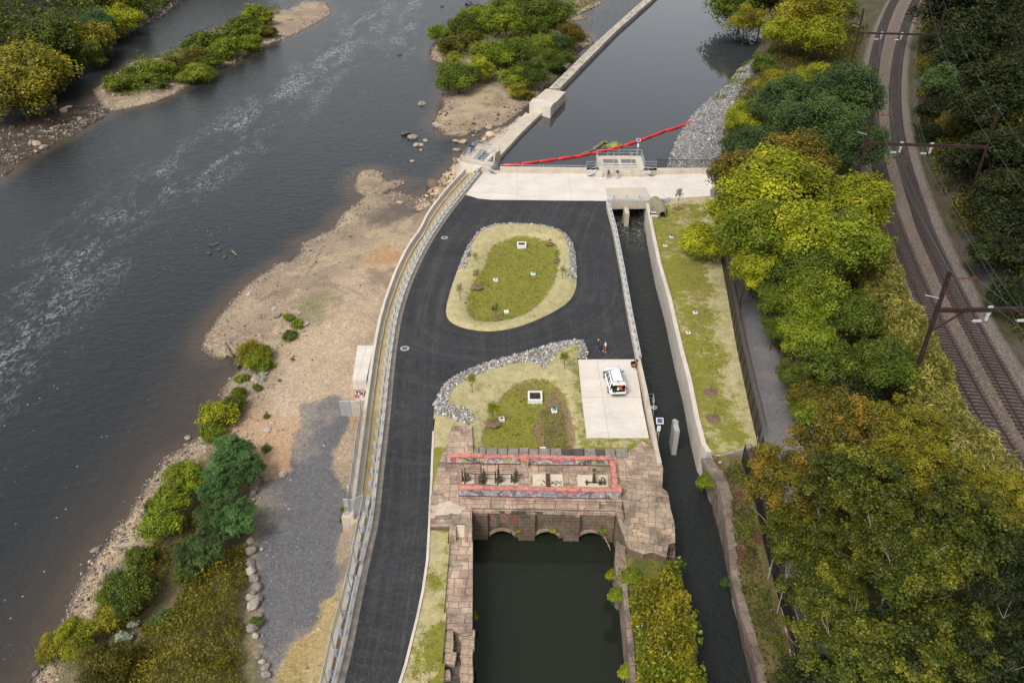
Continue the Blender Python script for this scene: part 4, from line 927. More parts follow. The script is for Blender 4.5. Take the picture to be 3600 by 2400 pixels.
for a, b in arches:
    c = (fr(a)+fr(b))/2; w = fr(b)-fr(a)
    ring = []; N = 10
    for k in range(N+1): t = k/N; ring.append((fr(a)+w*t, spring+.62*math.sin(math.pi*t)**.75+.01))
    for k in range(N, -1, -1): t = k/N; ring.append((fr(a)-.15+(w+.3)*t, spring+.3+.62*math.sin(math.pi*t)**.75))
    part(extr(MB(), ring, -.14, -.022), 'arch_ring', M['flags_r'], root)
for gx0, gx1, z0_, z1_, cc, nm in ((590, 640, -1.9, -.25, (.40, .22, .20), 'faded_pink_paint'), (650, 670, -1.7, -.2, (.06, .20, .12), 'faded_green_paint'), (675, 760, -1.3, -.15, (.46, .24, .21), 'faded_salmon_paint'), (775, 835, -1.5, -.3, (.42, .12, .09), 'faded_red_paint')):
    t = NT(nm); mk = t.ramp(t.noise(2.2, 7, .75, t.vec((1, 1, .5))), [(.44, 0.0), (.58, .6)]); t.fin(cc, .9); tr = t.new('ShaderNodeBsdfTransparent'); mx = t.new('ShaderNodeMixShader'); t.to(mk, mx.inputs[0]); t.to(tr.outputs[0], mx.inputs[1]); t.to(t.b.outputs[0], mx.inputs[2]); t.to(mx.outputs[0], t.out.inputs[0])
    part(extr(MB(), [(fr(gx0), z0_), (fr(gx1), z0_), (fr(gx1), z1_), (fr(gx0), z1_)], -.032, -.024), 'faded_paint', t.m, root)
part(extr(MB(), [(0, .02), (Lf, .02), (Lf, ZT-.12), (0, ZT-.12)], -.16, -.023), 'string_course', M['flags'], root)
# wall bounding the basin on the east and its stub
o = MB().prism(PL('h', .3, (1897, 560), (1888, 700), (1905, 860), (1930, 880), (1968, 880), (1960, 600)), -5.4, -.2).build('basin_quay', M['oldwall']); tag(o, 'short ragged stone quay at the north-east corner of the canal basin', 'quay')
o = MB().prism(PL('h', 0, (1933, 880), (1968, 880), (1985, 1060), (2018, 1300), (2030, 1568), (2045, 1800), (2000, 1800), (1992, 1568), (1975, 1300), (1950, 1060)), -5.4, .0).build('quay_wall', M['oldwall'], bevel=.05); tag(o, 'narrow pinkish coping wall along the east side of the canal basin', 'wall')
vs_poly = PL('h', -.3, (1900, 690), (2000, 660), (2200, 700), (2300, 730)) + PL('O', -.3, (1568, 1329), (1588, 1405), (1598, 1462), (1608, 1545), (1625, 1700)) + PL('h', -.3, (2035, 1800), (2020, 1568), (1968, 880), (1930, 860))
gridsheet('weed_bank', vs_poly, lambda x, y, s: -.3+.45*(fbm(x, y, 2.5, 61)-.5), .25, lambda x, y, s: {'green': ('FLOAT', .75*np.ones_like(x)), 'mulch': ('FLOAT', .3+.9*sstep(67, 71, y+3*(fbm(x, y, 2, 62)-.5))*.8)}, bpy.data.materials['rank_grass'])
MB().prism(vs_poly, -5.4, -.8).build('bank_foundation', M['oldwall'])['kind'] = 'structure'
# stone stair on the channel side of the bastion
rt = empty('bastion_stair', G(2245, 1050), 0, 'narrow flight of old stone steps down the channel side of the terrace', 'stair')
for k in range(9):
    a = G(2200, 905+k*34, .45-.17*k); b = G(2282, 905+k*34, .45-.17*k); part(MB().box(((a.x+b.x)/2, a.y, a.z-.6), (b.x-a.x, .42, 1.2)), 'step', M['oldwall'], rt, .03)
# west pier: upper stairs then long stone quay with loose blocks
lower = PL('h', -.35, (740, 470), (905, 470), (905, 900), (902, 1250), (835, 1255), (760, 1205), (712, 1210), (718, 1000), (722, 870), (736, 790), (732, 560))
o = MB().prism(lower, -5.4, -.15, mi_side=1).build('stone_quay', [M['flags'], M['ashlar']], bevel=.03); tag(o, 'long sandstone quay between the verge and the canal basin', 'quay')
o = MB().prism(PL('h', -.5, (712, 1200), (905, 1240), (900, 1800), (690, 1800)), -5.4, -.75).build('quay_core', simple('quay_rubble', (.10, .08, .06), .95, 0, .5, 3, .8)); tag(o, 'hollowed earth core of the ruined south end of the quay', 'earth core')
def steps_stone():
    rt = empty('quay_steps', G(310, 950), 0, 'four short pale stone steps from the terrace down to the quay', 'steps')
    for k in range(4):
        a = G(273, 905+k*30, .4-.15*k); b = G(350, 905+k*30, .4-.15*k); part(MB().box(((a.x+b.x)/2, a.y, a.z-.3), (b.x-a.x, .3, .6)), 'step', M['padpaint'], rt, .02)
steps_stone()
for pl in (((205, 858), (268, 858), (268, 1012), (205, 1012)), ((352, 858), (414, 858), (414, 1012), (352, 1012))):
    o = MB().prism(PL('G', ZT, *pl), -1, .52).build('stair_cheek', M['flags_r'], bevel=.03); tag(o, 'stone block flanking the quay steps on their %s side' % ('west' if pl[0][0] < 300 else 'basin'), 'stone block')
def boulder(name, loc, dims, seed, mat, label, cat='boulder', group=None, rz=None, ang=.5, kind='boulder'):
    rng = random.Random(seed); bm = bmesh.new(); bmesh.ops.create_icosphere(bm, subdivisions=3, radius=1)
    offs = [Vector((rng.uniform(-1, 1), rng.uniform(-1, 1), rng.uniform(-1, 1))).normalized() for _ in range(9)]; cut = [rng.uniform(.62, .92) for _ in offs]
    for v in bm.verts:
        p = v.co.copy()
        for d, c in zip(offs, cut):
            e = p.dot(d)-c
            if e > 0: p -= d*e*.92
        p += p.normalized()*.05*math.sin(7*p.x+seed)*math.cos(6*p.y); v.co = Vector((p.x*dims[0]/2, p.y*dims[1]/2, p.z*dims[2]/2))
    me = bpy.data.meshes.new(name); bm.to_mesh(me); bm.free()
    o = link(name, me, mat); o.location = loc; o.rotation_euler = (rng.uniform(-.2, .2), rng.uniform(-.2, .2), rng.uniform(0, 6.3) if rz is None else rz)
    return tag(o, label, cat, group)
M['rock'] = m_rock('grey_rock', (.15, .125, .105), (.36, .31, .26)); M['rockpale'] = m_rock('pale_rock', (.30, .25, .20), (.56, .48, .40)); M['rocktan'] = m_rock('tan_rock', (.28, .20, .14), (.52, .40, .28)); M['rockdark'] = m_rock('dark_wet_rock', (.035, .03, .027), (.13, .11, .095), 1)
def block(x, y, w, d, h, rz, label, z=-.72):
    p = W('h', x, y, z+h)
    o = MB().box((0, 0, h/2), (w*.8, d*.72, h)).build('stone_block', M['flags_r'], bevel=.07); o.location = (p.x, p.y, z); o.rotation_euler = (.02, -.02, rz); tag(o, label, 'stone block', 'loose blocks at the ruined quay end'); return o
for a in ((738, 1242, 1.0, 1.5, .45, .05, 'squared block on the verge side of the quay, first below the intact paving'), (737, 1308, 1.05, 1.5, .5, -.03, 'squared block on the verge side of the quay, second below the intact paving'),
          (748, 1390, 1.2, 1.45, .5, -.1, 'large tilted squared block alone on the verge side of the hollow quay core'), (720, 1505, .9, 1.1, .45, .2, 'small broken block on the verge side at the bottom of the photo'),
          (867, 1228, 1.6, 1.2, .5, 0, 'wide dressed block on the basin edge right below the intact paving'), (872, 1292, 1.3, 1.5, .5, .04, 'dark stained block on the basin edge, second in its row'), (865, 1352, 1.2, 1.2, .5, -.03, 'square block on the basin edge, third in its row'),
          (866, 1415, 1.1, 1.3, .48, .03, 'square block on the basin edge, fourth in its row'), (862, 1480, 1.3, 1.3, .5, .06, 'cracked block on the basin edge, fifth in its row'), (866, 1540, 1.2, 1.2, .5, -.05, 'block on the basin edge at the very bottom of the photo')): block(*a)
# grey coping blocks north edge: one object, a course of long stones
rt = empty('coping_course', G(900, 250), 0, 'course of rough grey stones along the garden edge of the terrace', 'coping')
xs = [430, 480, 545, 650, 745, 848, 940, 1030, 1140, 1245, 1340, 1450, 1560, 1640, 1740, 1855]
for i, (x0, x1) in enumerate(zip(xs, xs[1:])):
    a = G(x0+4, 262+(x0-430)*.012); b = G(x1-4, 262+(x1-430)*.012); w = b.x-a.x
    part(MB().box(((a.x+b.x)/2, a.y+.5, .4), (w, 1.1+.15*((i*7) % 3-1), .5+.05*(i % 2)), math.atan2(b.y-a.y, w)), 'coping_stone', M['rock'] if i not in (9, 10, 12) else M['rockdark'], rt, .06)
# ------------------------------------------------------------ red coped walls with graffiti
def m_graffiti(name, seed, ground=(.36, .10, .06), cols=None, lines=0.0, dens=1.0, glob=1.6):
    cols = cols or [(.62, .58, .60), (.30, .55, .62), (.55, .12, .16), (.62, .60, .62), (.35, .42, .08), (.05, .05, .07), (.60, .56, .58), (.22, .22, .50), (.50, .62, .66)]
    t = NT(name); sx = t.new('ShaderNodeSeparateXYZ'); t.to(t.tc, sx.inputs[0]); cx = t.new('ShaderNodeCombineXYZ')
    t.to(t.math('ADD', sx.outputs[0], float(seed*7.3)), cx.inputs[0]); t.to(sx.outputs[2], cx.inputs[1]); v = cx.outputs[0]
    reg = t.noise(.55, 1, .4, v); stops = [(.22+.56*i/(len(cols)-1), c) for i, c in enumerate(cols)]
    fill = t.ramp(reg, stops, 'CONSTANT')
    w = t.noise(2.2, 5, .65, v, 1.8); blob = t.ramp(w, [(.40-.08*dens, 0.0), (.44-.08*dens, 1.0)]); c = t.mix(blob, ground, fill)
    lt = t.ramp(t.noise(glob*2.2, 3, .6, v, 2.5), [(.53, 0.0), (.56, 1.0)]); c = t.mix(t.math('MULTIPLY', lt, .75), c, (.68, .66, .68))
    ed = t.ramp(w, [(.44, 0.0), (.465, .9), (.495, .9), (.52, 0.0)]); c = t.mix(ed, c, (.04, .03, .05))
    e2 = t.ramp(t.noise(3.4, 4, .6, v, 2.5), [(.48, 0.0), (.5, .8), (.52, 0.0)]); c = t.mix(e2, c, (.42, .06, .10))
    if lines:
        ln = t.ramp(t.math('PINGPONG', t.math('ADD', sx.outputs[2], 5.0), .05), [(.25, 0.0), (.1, .0)]); wv = t.new('ShaderNodeTexWave', bands_direction='Y'); wv.inputs['Scale'].default_value = 3.6; t.to(v, wv.inputs['Vector'])
        c = t.mix(t.ramp(wv.outputs['Fac'], [(.0, lines), (.28, 0.0)]), c, (.10, .09, .11))
    f = t.ramp(t.noise(9, 5, .7), [(.3, .75), (.7, 1.1)]); return t.fin(t.mix(1, c, f, 'MULTIPLY'), .8)
M['gr1'] = m_graffiti('graffiti_north', 1); M['gr2'] = m_graffiti('graffiti_south', 4, (.42, .40, .42), [(.62, .62, .64), (.55, .25, .30), (.30, .36, .40), (.60, .60, .62), (.52, .52, .55), (.12, .13, .15), (.62, .60, .62), (.55, .30, .34), (.62, .62, .64)], .7)
M['gr3'] = m_graffiti('graffiti_pillar', 9, (.50, .60, .60), [(.50, .60, .60), (.55, .25, .10), (.35, .50, .55), (.60, .64, .62)], 0)
M['brick'] = m_masonry('red_brick', .35, .12, (.24, .07, .045), (.19, .055, .035), (.14, .08, .06), .3, vertical=True, mold=.1)
def cope_wall(label, a, b, segs, hgt, gr, wid=.28):
    """a-b south foot line; segs: (t0,t1,extra height,extra width)"""
    a = Vector((a.x, a.y, 0)); b = Vector((b.x, b.y, 0)); d = b-a; L = d.length; d.normalize(); n = Vector((-d.y, d.x, 0)); ang = math.atan2(d.y, d.x); rt = empty('brick_parapet', (a.x, a.y, ZT), 0, label, 'parapet')
    c = a+d*L/2+n*(wid/2+.03); part(MB().box((c.x, c.y, ZT+hgt/2-.04), (L, wid-.06, hgt-.08), ang), 'brick_body', [M['brick']], rt)
    c = a+d*L/2+n*.02; part(MB().box((c.x, c.y, ZT+hgt/2+.08), (L-.1, .03, hgt-.22), ang), 'painted_face', gr, rt)
    for t0, t1, eh, ew in segs:
        c = a+d*L*(t0+t1)/2+n*(wid/2); part(MB().box((c.x, c.y, ZT+hgt+.02+eh), (L*(t1-t0)-.01, wid+.14+ew, .12+eh), ang), 'coping', M['redpaint'], rt, .015)
    return rt
cope_wall('long salmon coped parapet with colourful graffiti nearest the garden', G(185, 342), G(1690, 366), [(0, .03, 0, 0), (.03, .225, .07, .12), (.225, .46, 0, 0), (.46, .50, .05, .10), (.50, .76, .02, 0), (.76, .93, .0, .04), (.93, 1.0, .05, .06)], .95, M['gr1'])
p = G(900, 372); o = tag(MB().box((p.x, p.y+.25, ZT+.4), (.75, .5, .8)).box((p.x, p.y+.27, ZT+.86), (.85, .62, .12), mi=1).build('brick_pier', [M['gr1'], M['redpaint']]), 'short graffitied brick pier standing against the middle of the north parapet', 'pier')
cope_wall('long salmon coped parapet with pale striped graffiti nearest the canal basin', G(290, 642), G(1712, 668), [(0, .165, .06, .05), (.165, .40, .02, 0), (.40, .53, .04, 0), (.53, .625, 0, 0), (.625, .70, .03, .06), (.70, .785, .08, .14), (.785, 1.0, 0, 0)], 1.02, M['gr2'])
a = G(1700, 365); b = G(1738, 640); rt = empty('brick_parapet', a, 0, 'short salmon coped parapet closing the east end of the terrace enclosure', 'parapet')
part(MB().bar((a.x-.02, a.y, ZT+.35), (b.x-.05, b.y+.7, ZT+.35), .36, .7), 'brick_body', M['brick'], rt); part(MB().bar((a.x-.02, a.y-.02, ZT+.79), (b.x-.05, b.y+.72, ZT+.79), .52, .12), 'coping', M['redpaint'], rt)
p = G(1738, 655); rt = empty('brick_pillar', p, 0, 'square pillar with pale graffiti at the corner of the terrace enclosure', 'pillar'); part(MB().box((p.x, p.y+.2, ZT+.5), (.8, .75, 1.0)), 'pillar_shaft', M['gr3'], rt); part(MB().box((p.x, p.y+.22, ZT+1.06), (.92, .9, .12)), 'coping', M['redpaint'], rt)
for q, lb in ((((320, 430), (436, 430), (436, 522), (322, 524)), 'small cream patch under the west gear stand'), (((560, 428), (838, 426), (840, 536), (557, 530)), 'cream patch under the middle gear stands'),
          (((975, 437), (1248, 437), (1254, 545), (975, 540)), 'cream patch with black scribbled writing and a rusty plate'), (((1383, 443), (1664, 445), (1668, 553), (1388, 548)), 'cream patch under the small gear wheel mechanism')):
    o = MB().prism(PL('G', ZT, *q), ZT-.1, ZT+.05).build('cream_slab', M['padpaint'], bevel=.01); tag(o, lb, 'slab')
p = G(215, 750); mb = MB(); n = 26; rr = [1.1+.18*math.sin(1.1*k+1)+.12*math.sin(2.3*k) for k in range(n)]
mb.add([(p.x+rr[k]*1.35*math.cos(2*math.pi*k/n)-.3, p.y+rr[k]*.75*math.sin(2*math.pi*k/n), ZT+.016) for k in range(n)], [tuple(range(n))]); o = mb.build('plaster_patch', m_concrete('flaking_plaster', (.58, .49, .38), (.3, .2, .15), .7)); tag(o, 'flaking cream plaster patch at the south-west corner of the terrace', 'patch')
# dark repair spots in the paving
# hoisting gear: four stands linked by shafts
def rod(rt, a, b, r=.035, name='shaft', m='rod'): part(MB().tube([a, b], r, 6), name, M[m], rt)
rt = empty('hoist_gear', G(580, 500), 0, 'row of four mossy iron hoist stands joined by long shafts on the terrace', 'hoist')
zs = ZT
for gx, gy, s in ((350, 505, 1), (512, 515, -1), (652, 515, 1), (808, 510, -1)):
    p = G(gx, gy); x, y = p.x, p.y+.25
    for dx, w, h, dep in ((-.22*s, .13, 1.25, .55), (.02*s, .15, 1.0, .9), (.28*s, .2, .7, .5)):
        prof = [(-dep/2-.1, 0), (dep/2+.1, 0), (dep*.32, h*.6), (dep*.2, h), (-dep*.2, h), (-dep*.32, h*.55)]
        mb = MB(); n = len(prof); L = [(x+dx-w/2, y+q[0], zs+q[1]) for q in prof]; Rr = [(x+dx+w/2, y+q[0], zs+q[1]) for q in prof]
        mb.add(L+Rr, [tuple(range(n))[::-1], tuple(range(n, 2*n))] + [(i, (i+1) % n, n+(i+1) % n, n+i) for i in range(n)]); part(mb, 'gear_stand', M['machine'], rt, .02)
    part(MB().cyl((x-.05*s, y+.1, zs+.95), .42, .1, 20, axis='x'), 'gear_wheel', M['machine'], rt)
    part(MB().cyl((x+.2*s, y-.15, zs+.42), .22, .3, 12, axis='x'), 'pinion', M['machine'], rt)
P = [G(340, 505), G(512, 510), G(652, 512), G(830, 508)]
V = lambda p, dy, dz: Vector((p.x, p.y+dy, p.z+dz))
for i, j_ in ((0, 1), (1, 2), (2, 3)):
    rod(rt, V(P[i], .1, .45), V(P[j_], .1, .45)); rod(rt, V(P[i], .5, .62), V(P[j_], .5, .62), .05)
rod(rt, V(P[0], .45, 1.3) - Vector((.4, 0, 0)), V(P[1], .45, 1.3)+Vector((.3, 0, 0)), .025); rod(rt, V(P[2], .45, 1.25), V(P[3], .45, 1.25)+Vector((.3, 0, 0)), .025); rod(rt, V(P[3], .3, .7), V(P[3], .3, .7)+Vector((.6, 0, 0)), .05)
for gx in (500, 662): p = G(gx, 505); rod(rt, V(p, .1, .3), V(p, .75, 1.75), .05, 'lever', 'machine')
p = G(1114, 495); rt = empty('cast_plate', p, 0, 'flat rusty slotted iron plate lying on the scribbled cream patch', 'iron plate')
part(MB().box((p.x, p.y, ZT+.12), (.42, 1.75, .12)), 'plate', M['rust'], rt, .02); part(MB().box((p.x, p.y+.25, ZT+.2), (.16, .8, .06)), 'slot', M['rod'], rt)
# scribbles in black paint on the slab
pen = MB(); rng = random.Random(5)
def scrib(fr, pts, z, w=.035): 
    q = smooth([W(fr, x, y, z) for x, y in pts], 2)
    for a, b in zip(q, q[1:]): pen.bar((a.x, a.y, z), (b.x, b.y, z), w, .006)
zq = ZT+.06
for st in (((380, 535), (395, 505), (400, 560), (412, 520), (425, 590), (440, 520), (450, 600), (470, 605)), ((345, 630), (370, 605), (385, 625), (360, 640)), ((560, 570), (585, 600), (580, 635), (600, 600)),
           ((590, 560), (620, 535), (600, 580), (640, 600), (650, 540), (600, 610)), ((660, 540), (715, 535), (670, 590), (720, 610), (650, 600)), ((700, 545), (760, 530), (710, 600), (735, 590), (705, 635)), ((750, 535), (760, 600), (800, 545), (770, 590), (830, 605)), ((790, 540), (860, 545), (800, 600), (830, 640)), ((610, 600), (660, 595), (700, 620), (690, 640))):
    scrib('Q', [], zq) if not st else None
    q = smooth([Vector((*W('P', 1850+x*350/2352, 1610+y*350/2352, zq).xy, zq)) for x, y in st], 2)
    for a, b in zip(q, q[1:]): pen.bar(a, b, .05, .006)
tag(pen.build('painted_scribble', M['black']), 'black spray-paint scribble across the third cream slab', 'graffiti')
# small gear on the fourth slab
U = lambda x, y, z: W('P', 1850+x*350/2352, 1610+y*350/2352, z)
rt = empty('crank_gear', U(1600, 580, ZT), 0, 'small black crank mechanism with a long shaft on the easternmost cream slab', 'gear')
a = U(1380, 560, ZT+.3); b = U(1870, 570, ZT+.3); rod(rt, a, b, .05, 'shaft', 'darkrust')
for x in (1430, 1730, 1775, 1850): p = U(x, 575, ZT+.25); part(MB().box((p.x, p.y, p.z), (.14, .3, .5)), 'bearing', M['machine'], rt, .02)
p = U(1600, 590, ZT); part(MB().cyl((p.x-.06, p.y+.3, ZT+.6), .38, .1, 18, axis='x').box((p.x, p.y+.2, ZT+.4), (.25, .55, .8)), 'gear_housing', M['machine'], rt, .02)
part(MB().cyl((p.x, p.y+.55, ZT+1.15), .17, .14, 14), 'cap', M['machine'], rt); rod(rt, (p.x+.1, p.y+.3, ZT+.9), (p.x+.45, p.y+.6, ZT+1.0), .03, 'lever', 'darkrust')
p = U(1810, 560, ZT+.3); part(MB().bar((p.x-.15, p.y, p.z), (p.x-.15, p.y+.3, p.z+.25), .08).bar((p.x+.15, p.y, p.z), (p.x+.15, p.y+.3, p.z+.25), .08).bar((p.x-.15, p.y+.3, p.z+.25), (p.x+.15, p.y+.3, p.z+.25), .08), 'crank', M['machine'], rt)
# low rusty guard rail on the basin edge
railing('rusty_railing', [G(585, 742), G(785, 744), G(985, 748), G(1183, 750), G(1385, 754), G(1583, 756), G(1792, 760)], h=.95, gap=50, r=.028, mat=M['rust'], label='thin rusty railing along the brink of the terrace above the three arches', mid=False)
railing('rusty_railing', [G(1592, 758), G(1796, 762), G(1810, 880)], h=.97, gap=50, r=.03, mat=M['darkrust'], label='dark rusty corner railing at the east end of the arch brink')

# ============================================================ guardrails and fences
def guardrail(path, label, side=1, gap=1.9, z=0.0, top=.78):
    P = [Vector((p[0], p[1], z)) for p in path]; rt = empty('guardrail', P[0], 0, label, 'guardrail'); Q = rs([tuple(p) for p in P], .9)
    prof = [(0, 0), (.1, .05), (.03, .10), (-.02, .155), (.03, .21), (.1, .26), (0, .31)]; mb = MB(); vs = []; n = len(prof)
    for i, p in enumerate(Q):
        d = (Q[min(i+1, len(Q)-1)]-Q[max(0, i-1)]).normalized(); s = Vector((-d.y, d.x, 0))*side
        for a, b in prof: vs.append(p - s*a + Vector((0, 0, top-.31+b)))
        for a, b in prof[::-1]: vs.append(p - s*(a-.02) + Vector((0, 0, top-.31+b)))
    m = 2*n; fs = [(i*m+k, i*m+(k+1) % m, (i+1)*m+(k+1) % m, (i+1)*m+k) for i in range(len(Q)-1) for k in range(m)]
    mb.add(vs, fs, 0, False); part(mb, 'rail_beam', M['galv'], rt)
    S = rs([tuple(p) for p in P], gap)
    for i, p in enumerate(S):
        d = (S[min(i+1, len(S)-1)]-S[max(0, i-1)]).normalized(); s = Vector((-d.y, d.x, 0))*side; a = math.atan2(d.y, d.x)
        c = p+s*.26; mb = MB(); mb.box((c.x, c.y, z+.33), (.24, .05, 1.0), a).box((c.x+d.x*.1+s.x*.12, c.y+d.y*.1+s.y*.12, z+.33), (.05, .26, 1.0), a).box((c.x-d.x*.1+s.x*.12, c.y-d.y*.1+s.y*.12, z+.33), (.05, .26, 1.0), a)
        part(mb, 'post', M['galv'], rt); c = p+s*.12; part(MB().box((c.x, c.y, z+top-.17), (.2, .22, .3), a), 'spacer_block', M['galv_dark'], rt)
    return rt
guardrail([p for p in GRLx if p[1] > W('O', 824, 1315, 0).y], 'long galvanised guardrail between the tan bank and the west edge of the asphalt', -1)
guardrail([p for p in GRLx if p[1] <= W('O', 826, 1310, 0).y][0:], 'guardrail run at the bottom left beside the chain-link fence', -1)
gr = offset(CHL, .05); gr = [p for p in gr if p[1] > W('e', 2060, 925, .9).y]
guardrail(gr, 'galvanised guardrail mounted beside the channel parapet along the asphalt', -1, 1.9, .75, .42)
def m_link(name='chain_link_mesh', col=(.52, .54, .56), cov=.5, sc=9):
    t = NT(name); sx = t.new('ShaderNodeSeparateXYZ'); t.to(t.tc, sx.inputs[0]); h = t.math('ADD', sx.outputs[0], sx.outputs[1])
    a = t.math('PINGPONG', t.math('MULTIPLY', t.math('ADD', h, sx.outputs[2]), sc), .5); b = t.math('PINGPONG', t.math('MULTIPLY', t.math('SUBTRACT', h, sx.outputs[2]), sc), .5)
    m = t.math('LESS_THAN', t.math('MINIMUM', a, b), .5*(1-math.sqrt(1-cov))); tr = t.new('ShaderNodeBsdfTransparent'); mx = t.new('ShaderNodeMixShader')
    t.fin(col, .45, .3); t.to(m, mx.inputs[0]); t.to(tr.outputs[0], mx.inputs[1]); t.to(t.b.outputs[0], mx.inputs[2]); t.to(mx.outputs[0], t.out.inputs[0]); return t.m
M['link'] = m_link(); M['blackmesh'] = m_link('black_security_mesh', (.012, .012, .014), .86, 9)
def chainfence(path, label, h=2.0, gap=3.0, arm=(-.45, .0), z=.9, lean=None):
    P = [Vector((p[0], p[1], p[2] if len(p) > 2 else z)) for p in path]; rt = empty('chain_link_fence', P[0], 0, label, 'fence'); mb = MB()
    for a, b in zip(P, P[1:]): mb.add([a, b, b+Vector((0, 0, h)), a+Vector((0, 0, h))], [(0, 1, 2, 3)])
    part(mb, 'mesh_panel', M['link'], rt); part(MB().tube([p+Vector((0, 0, h)) for p in P], .025, 5), 'top_wire', M['galv'], rt)
    for p in rs([tuple(p) for p in P], gap):
        mb = MB().tube([p, p+Vector((0, 0, h)), p+Vector((arm[0]*1.0, arm[1], h+.28))], .035, 6); part(mb, 'post', M['galv_dark'], rt)
    return rt
fenceA = [p for p in RW if p[1] < W('Q', 465, 275, .9).y]
fenceA = [W('Q', 465, 275, .9).xy[:]] + fenceA + [W('Q', 345, 1190, .9).xy[:]]
chainfence(fenceA, 'long chain-link fence with outriggers on top of the river wall beside the grey lot')
p0 = W('Q', 462, 250, .9); chainfence([(p0.x, p0.y, .9), (p0.x-2.3, p0.y+.1, .9)], 'short chain-link wing jutting over the lot below the painted chamber', 2.0, 1.4, (0, 0))
a = W('Q', 350, 1290, .4); b = W('Q', 497, 1245, .4); chainfence([(a.x-.6, a.y, .4), (a.x+.2, a.y-.1, .4), (b.x, b.y, .4)], 'angled chain-link panel joining the two fence runs across the bank', 2.0, 2.0, (0, 0))
chainfence([(b.x, b.y, .35)] + [(x, y, .32) for x, y in offset(RW2, .3)[2:]], 'chain-link fence run on the low wall at the bottom left', 2.0)
o = MB().prism([(a.x-.9, a.y-.3), (a.x+.1, a.y-.35), (a.x+.2, a.y+.5), (a.x-.8, a.y+.5)], -2.5, .3).build('wall_return', M['conc_wall'], bevel=.03); tag(o, 'square concrete stub where the river wall steps in under the fence corner', 'wall')
# long black curved-top fence by the trail
def blackfence(path, label, h=2.2, z0=.25):
    Q = rs([(x, y, z0) for x, y in path], .13); rt = empty('security_fence', Q[0], 0, label, 'fence'); mb = MB(); mc = MB()
    mb2 = MB(); n = len(Q)
    for i, p in enumerate(Q):
        d = (Q[min(i+1, n-1)]-Q[max(0, i-1)]).normalized(); s = Vector((d.y, -d.x, 0))
        if s.x < 0: s = -s
        if i % 1 == 0: mc.tube([p+Vector((0, 0, h)), p+s*.16+Vector((0, 0, h+.22)), p+s*.42+Vector((0, 0, h+.26)), p+s*.62+Vector((0, 0, h+.1))], .022, 4, caps=False)
    for a, b in zip(Q[::8], Q[8::8]): mb.add([a, b, b+Vector((0, 0, h)), a+Vector((0, 0, h))], [(0, 1, 2, 3)])
    part(mb, 'mesh_panel', M['blackmesh'], rt); part(mc, 'curved_tops', simple('bronze_black_steel', (.07, .048, .040), .5), rt)
    for zz in (.15, h-.05): part(MB().tube([q+Vector((0, 0, zz)) for q in Q[::12]], .035, 4), 'rail', M['black'], rt)
    for p in Q[::19]: part(MB().tube([p, p+Vector((0, 0, h+.1))], .06, 5), 'post', M['black'], rt)
    return rt
blackfence(E_fence[0:6], 'long black mesh fence with curled bronze top between the east lawn and the trail')
FB = PL('R', .25, (850, 915), (900, 1080), (965, 1260), (1030, 1460)) + PL('i', .2, (560, 620), (650, 960), (760, 1300), (830, 1568), (880, 1760))
blackfence(FB, 'lower black mesh fence with curled top above the overgrown bank')
def picket(path, label, h=1.6, z=0.3, name='picket_fence'):
    P = [Vector((x, y, z)) for x, y in path]; rt = empty(name, P[0], 0, label, 'fence'); Q = rs([tuple(p) for p in P], .13); mb = MB()
    for q in Q: mb.tube([q+Vector((0, 0, .08)), q+Vector((0, 0, h))], .014, 4, caps=False)
    part(mb, 'pickets', M['black'], rt)
    for zz in (.15, h-.25, h-.12): part(MB().tube([p+Vector((0, 0, zz)) for p in P], .025, 4), 'rail', M['black'], rt)
    for p in rs([tuple(p) for p in P], 2.5): part(MB().tube([p, p+Vector((0, 0, h+.1))], .04, 5), 'post', M['black'], rt)
    return rt
picket(PL('R', .25, (850, 915), (1000, 905), (1145, 925)), 'short black picket gate turning the corner of the trail fence')
picket(PL('R', .25, (1145, 925), (1095, 730)), 'black picket return at the south end of the long trail fence')
picket(PL('I', .8, (1210, 548), (1245, 550), (1600, 554), (2000, 553), (2420, 552)), 'black ornamental fence standing on the east end of the headwall by the riprap', 1.7, .8)
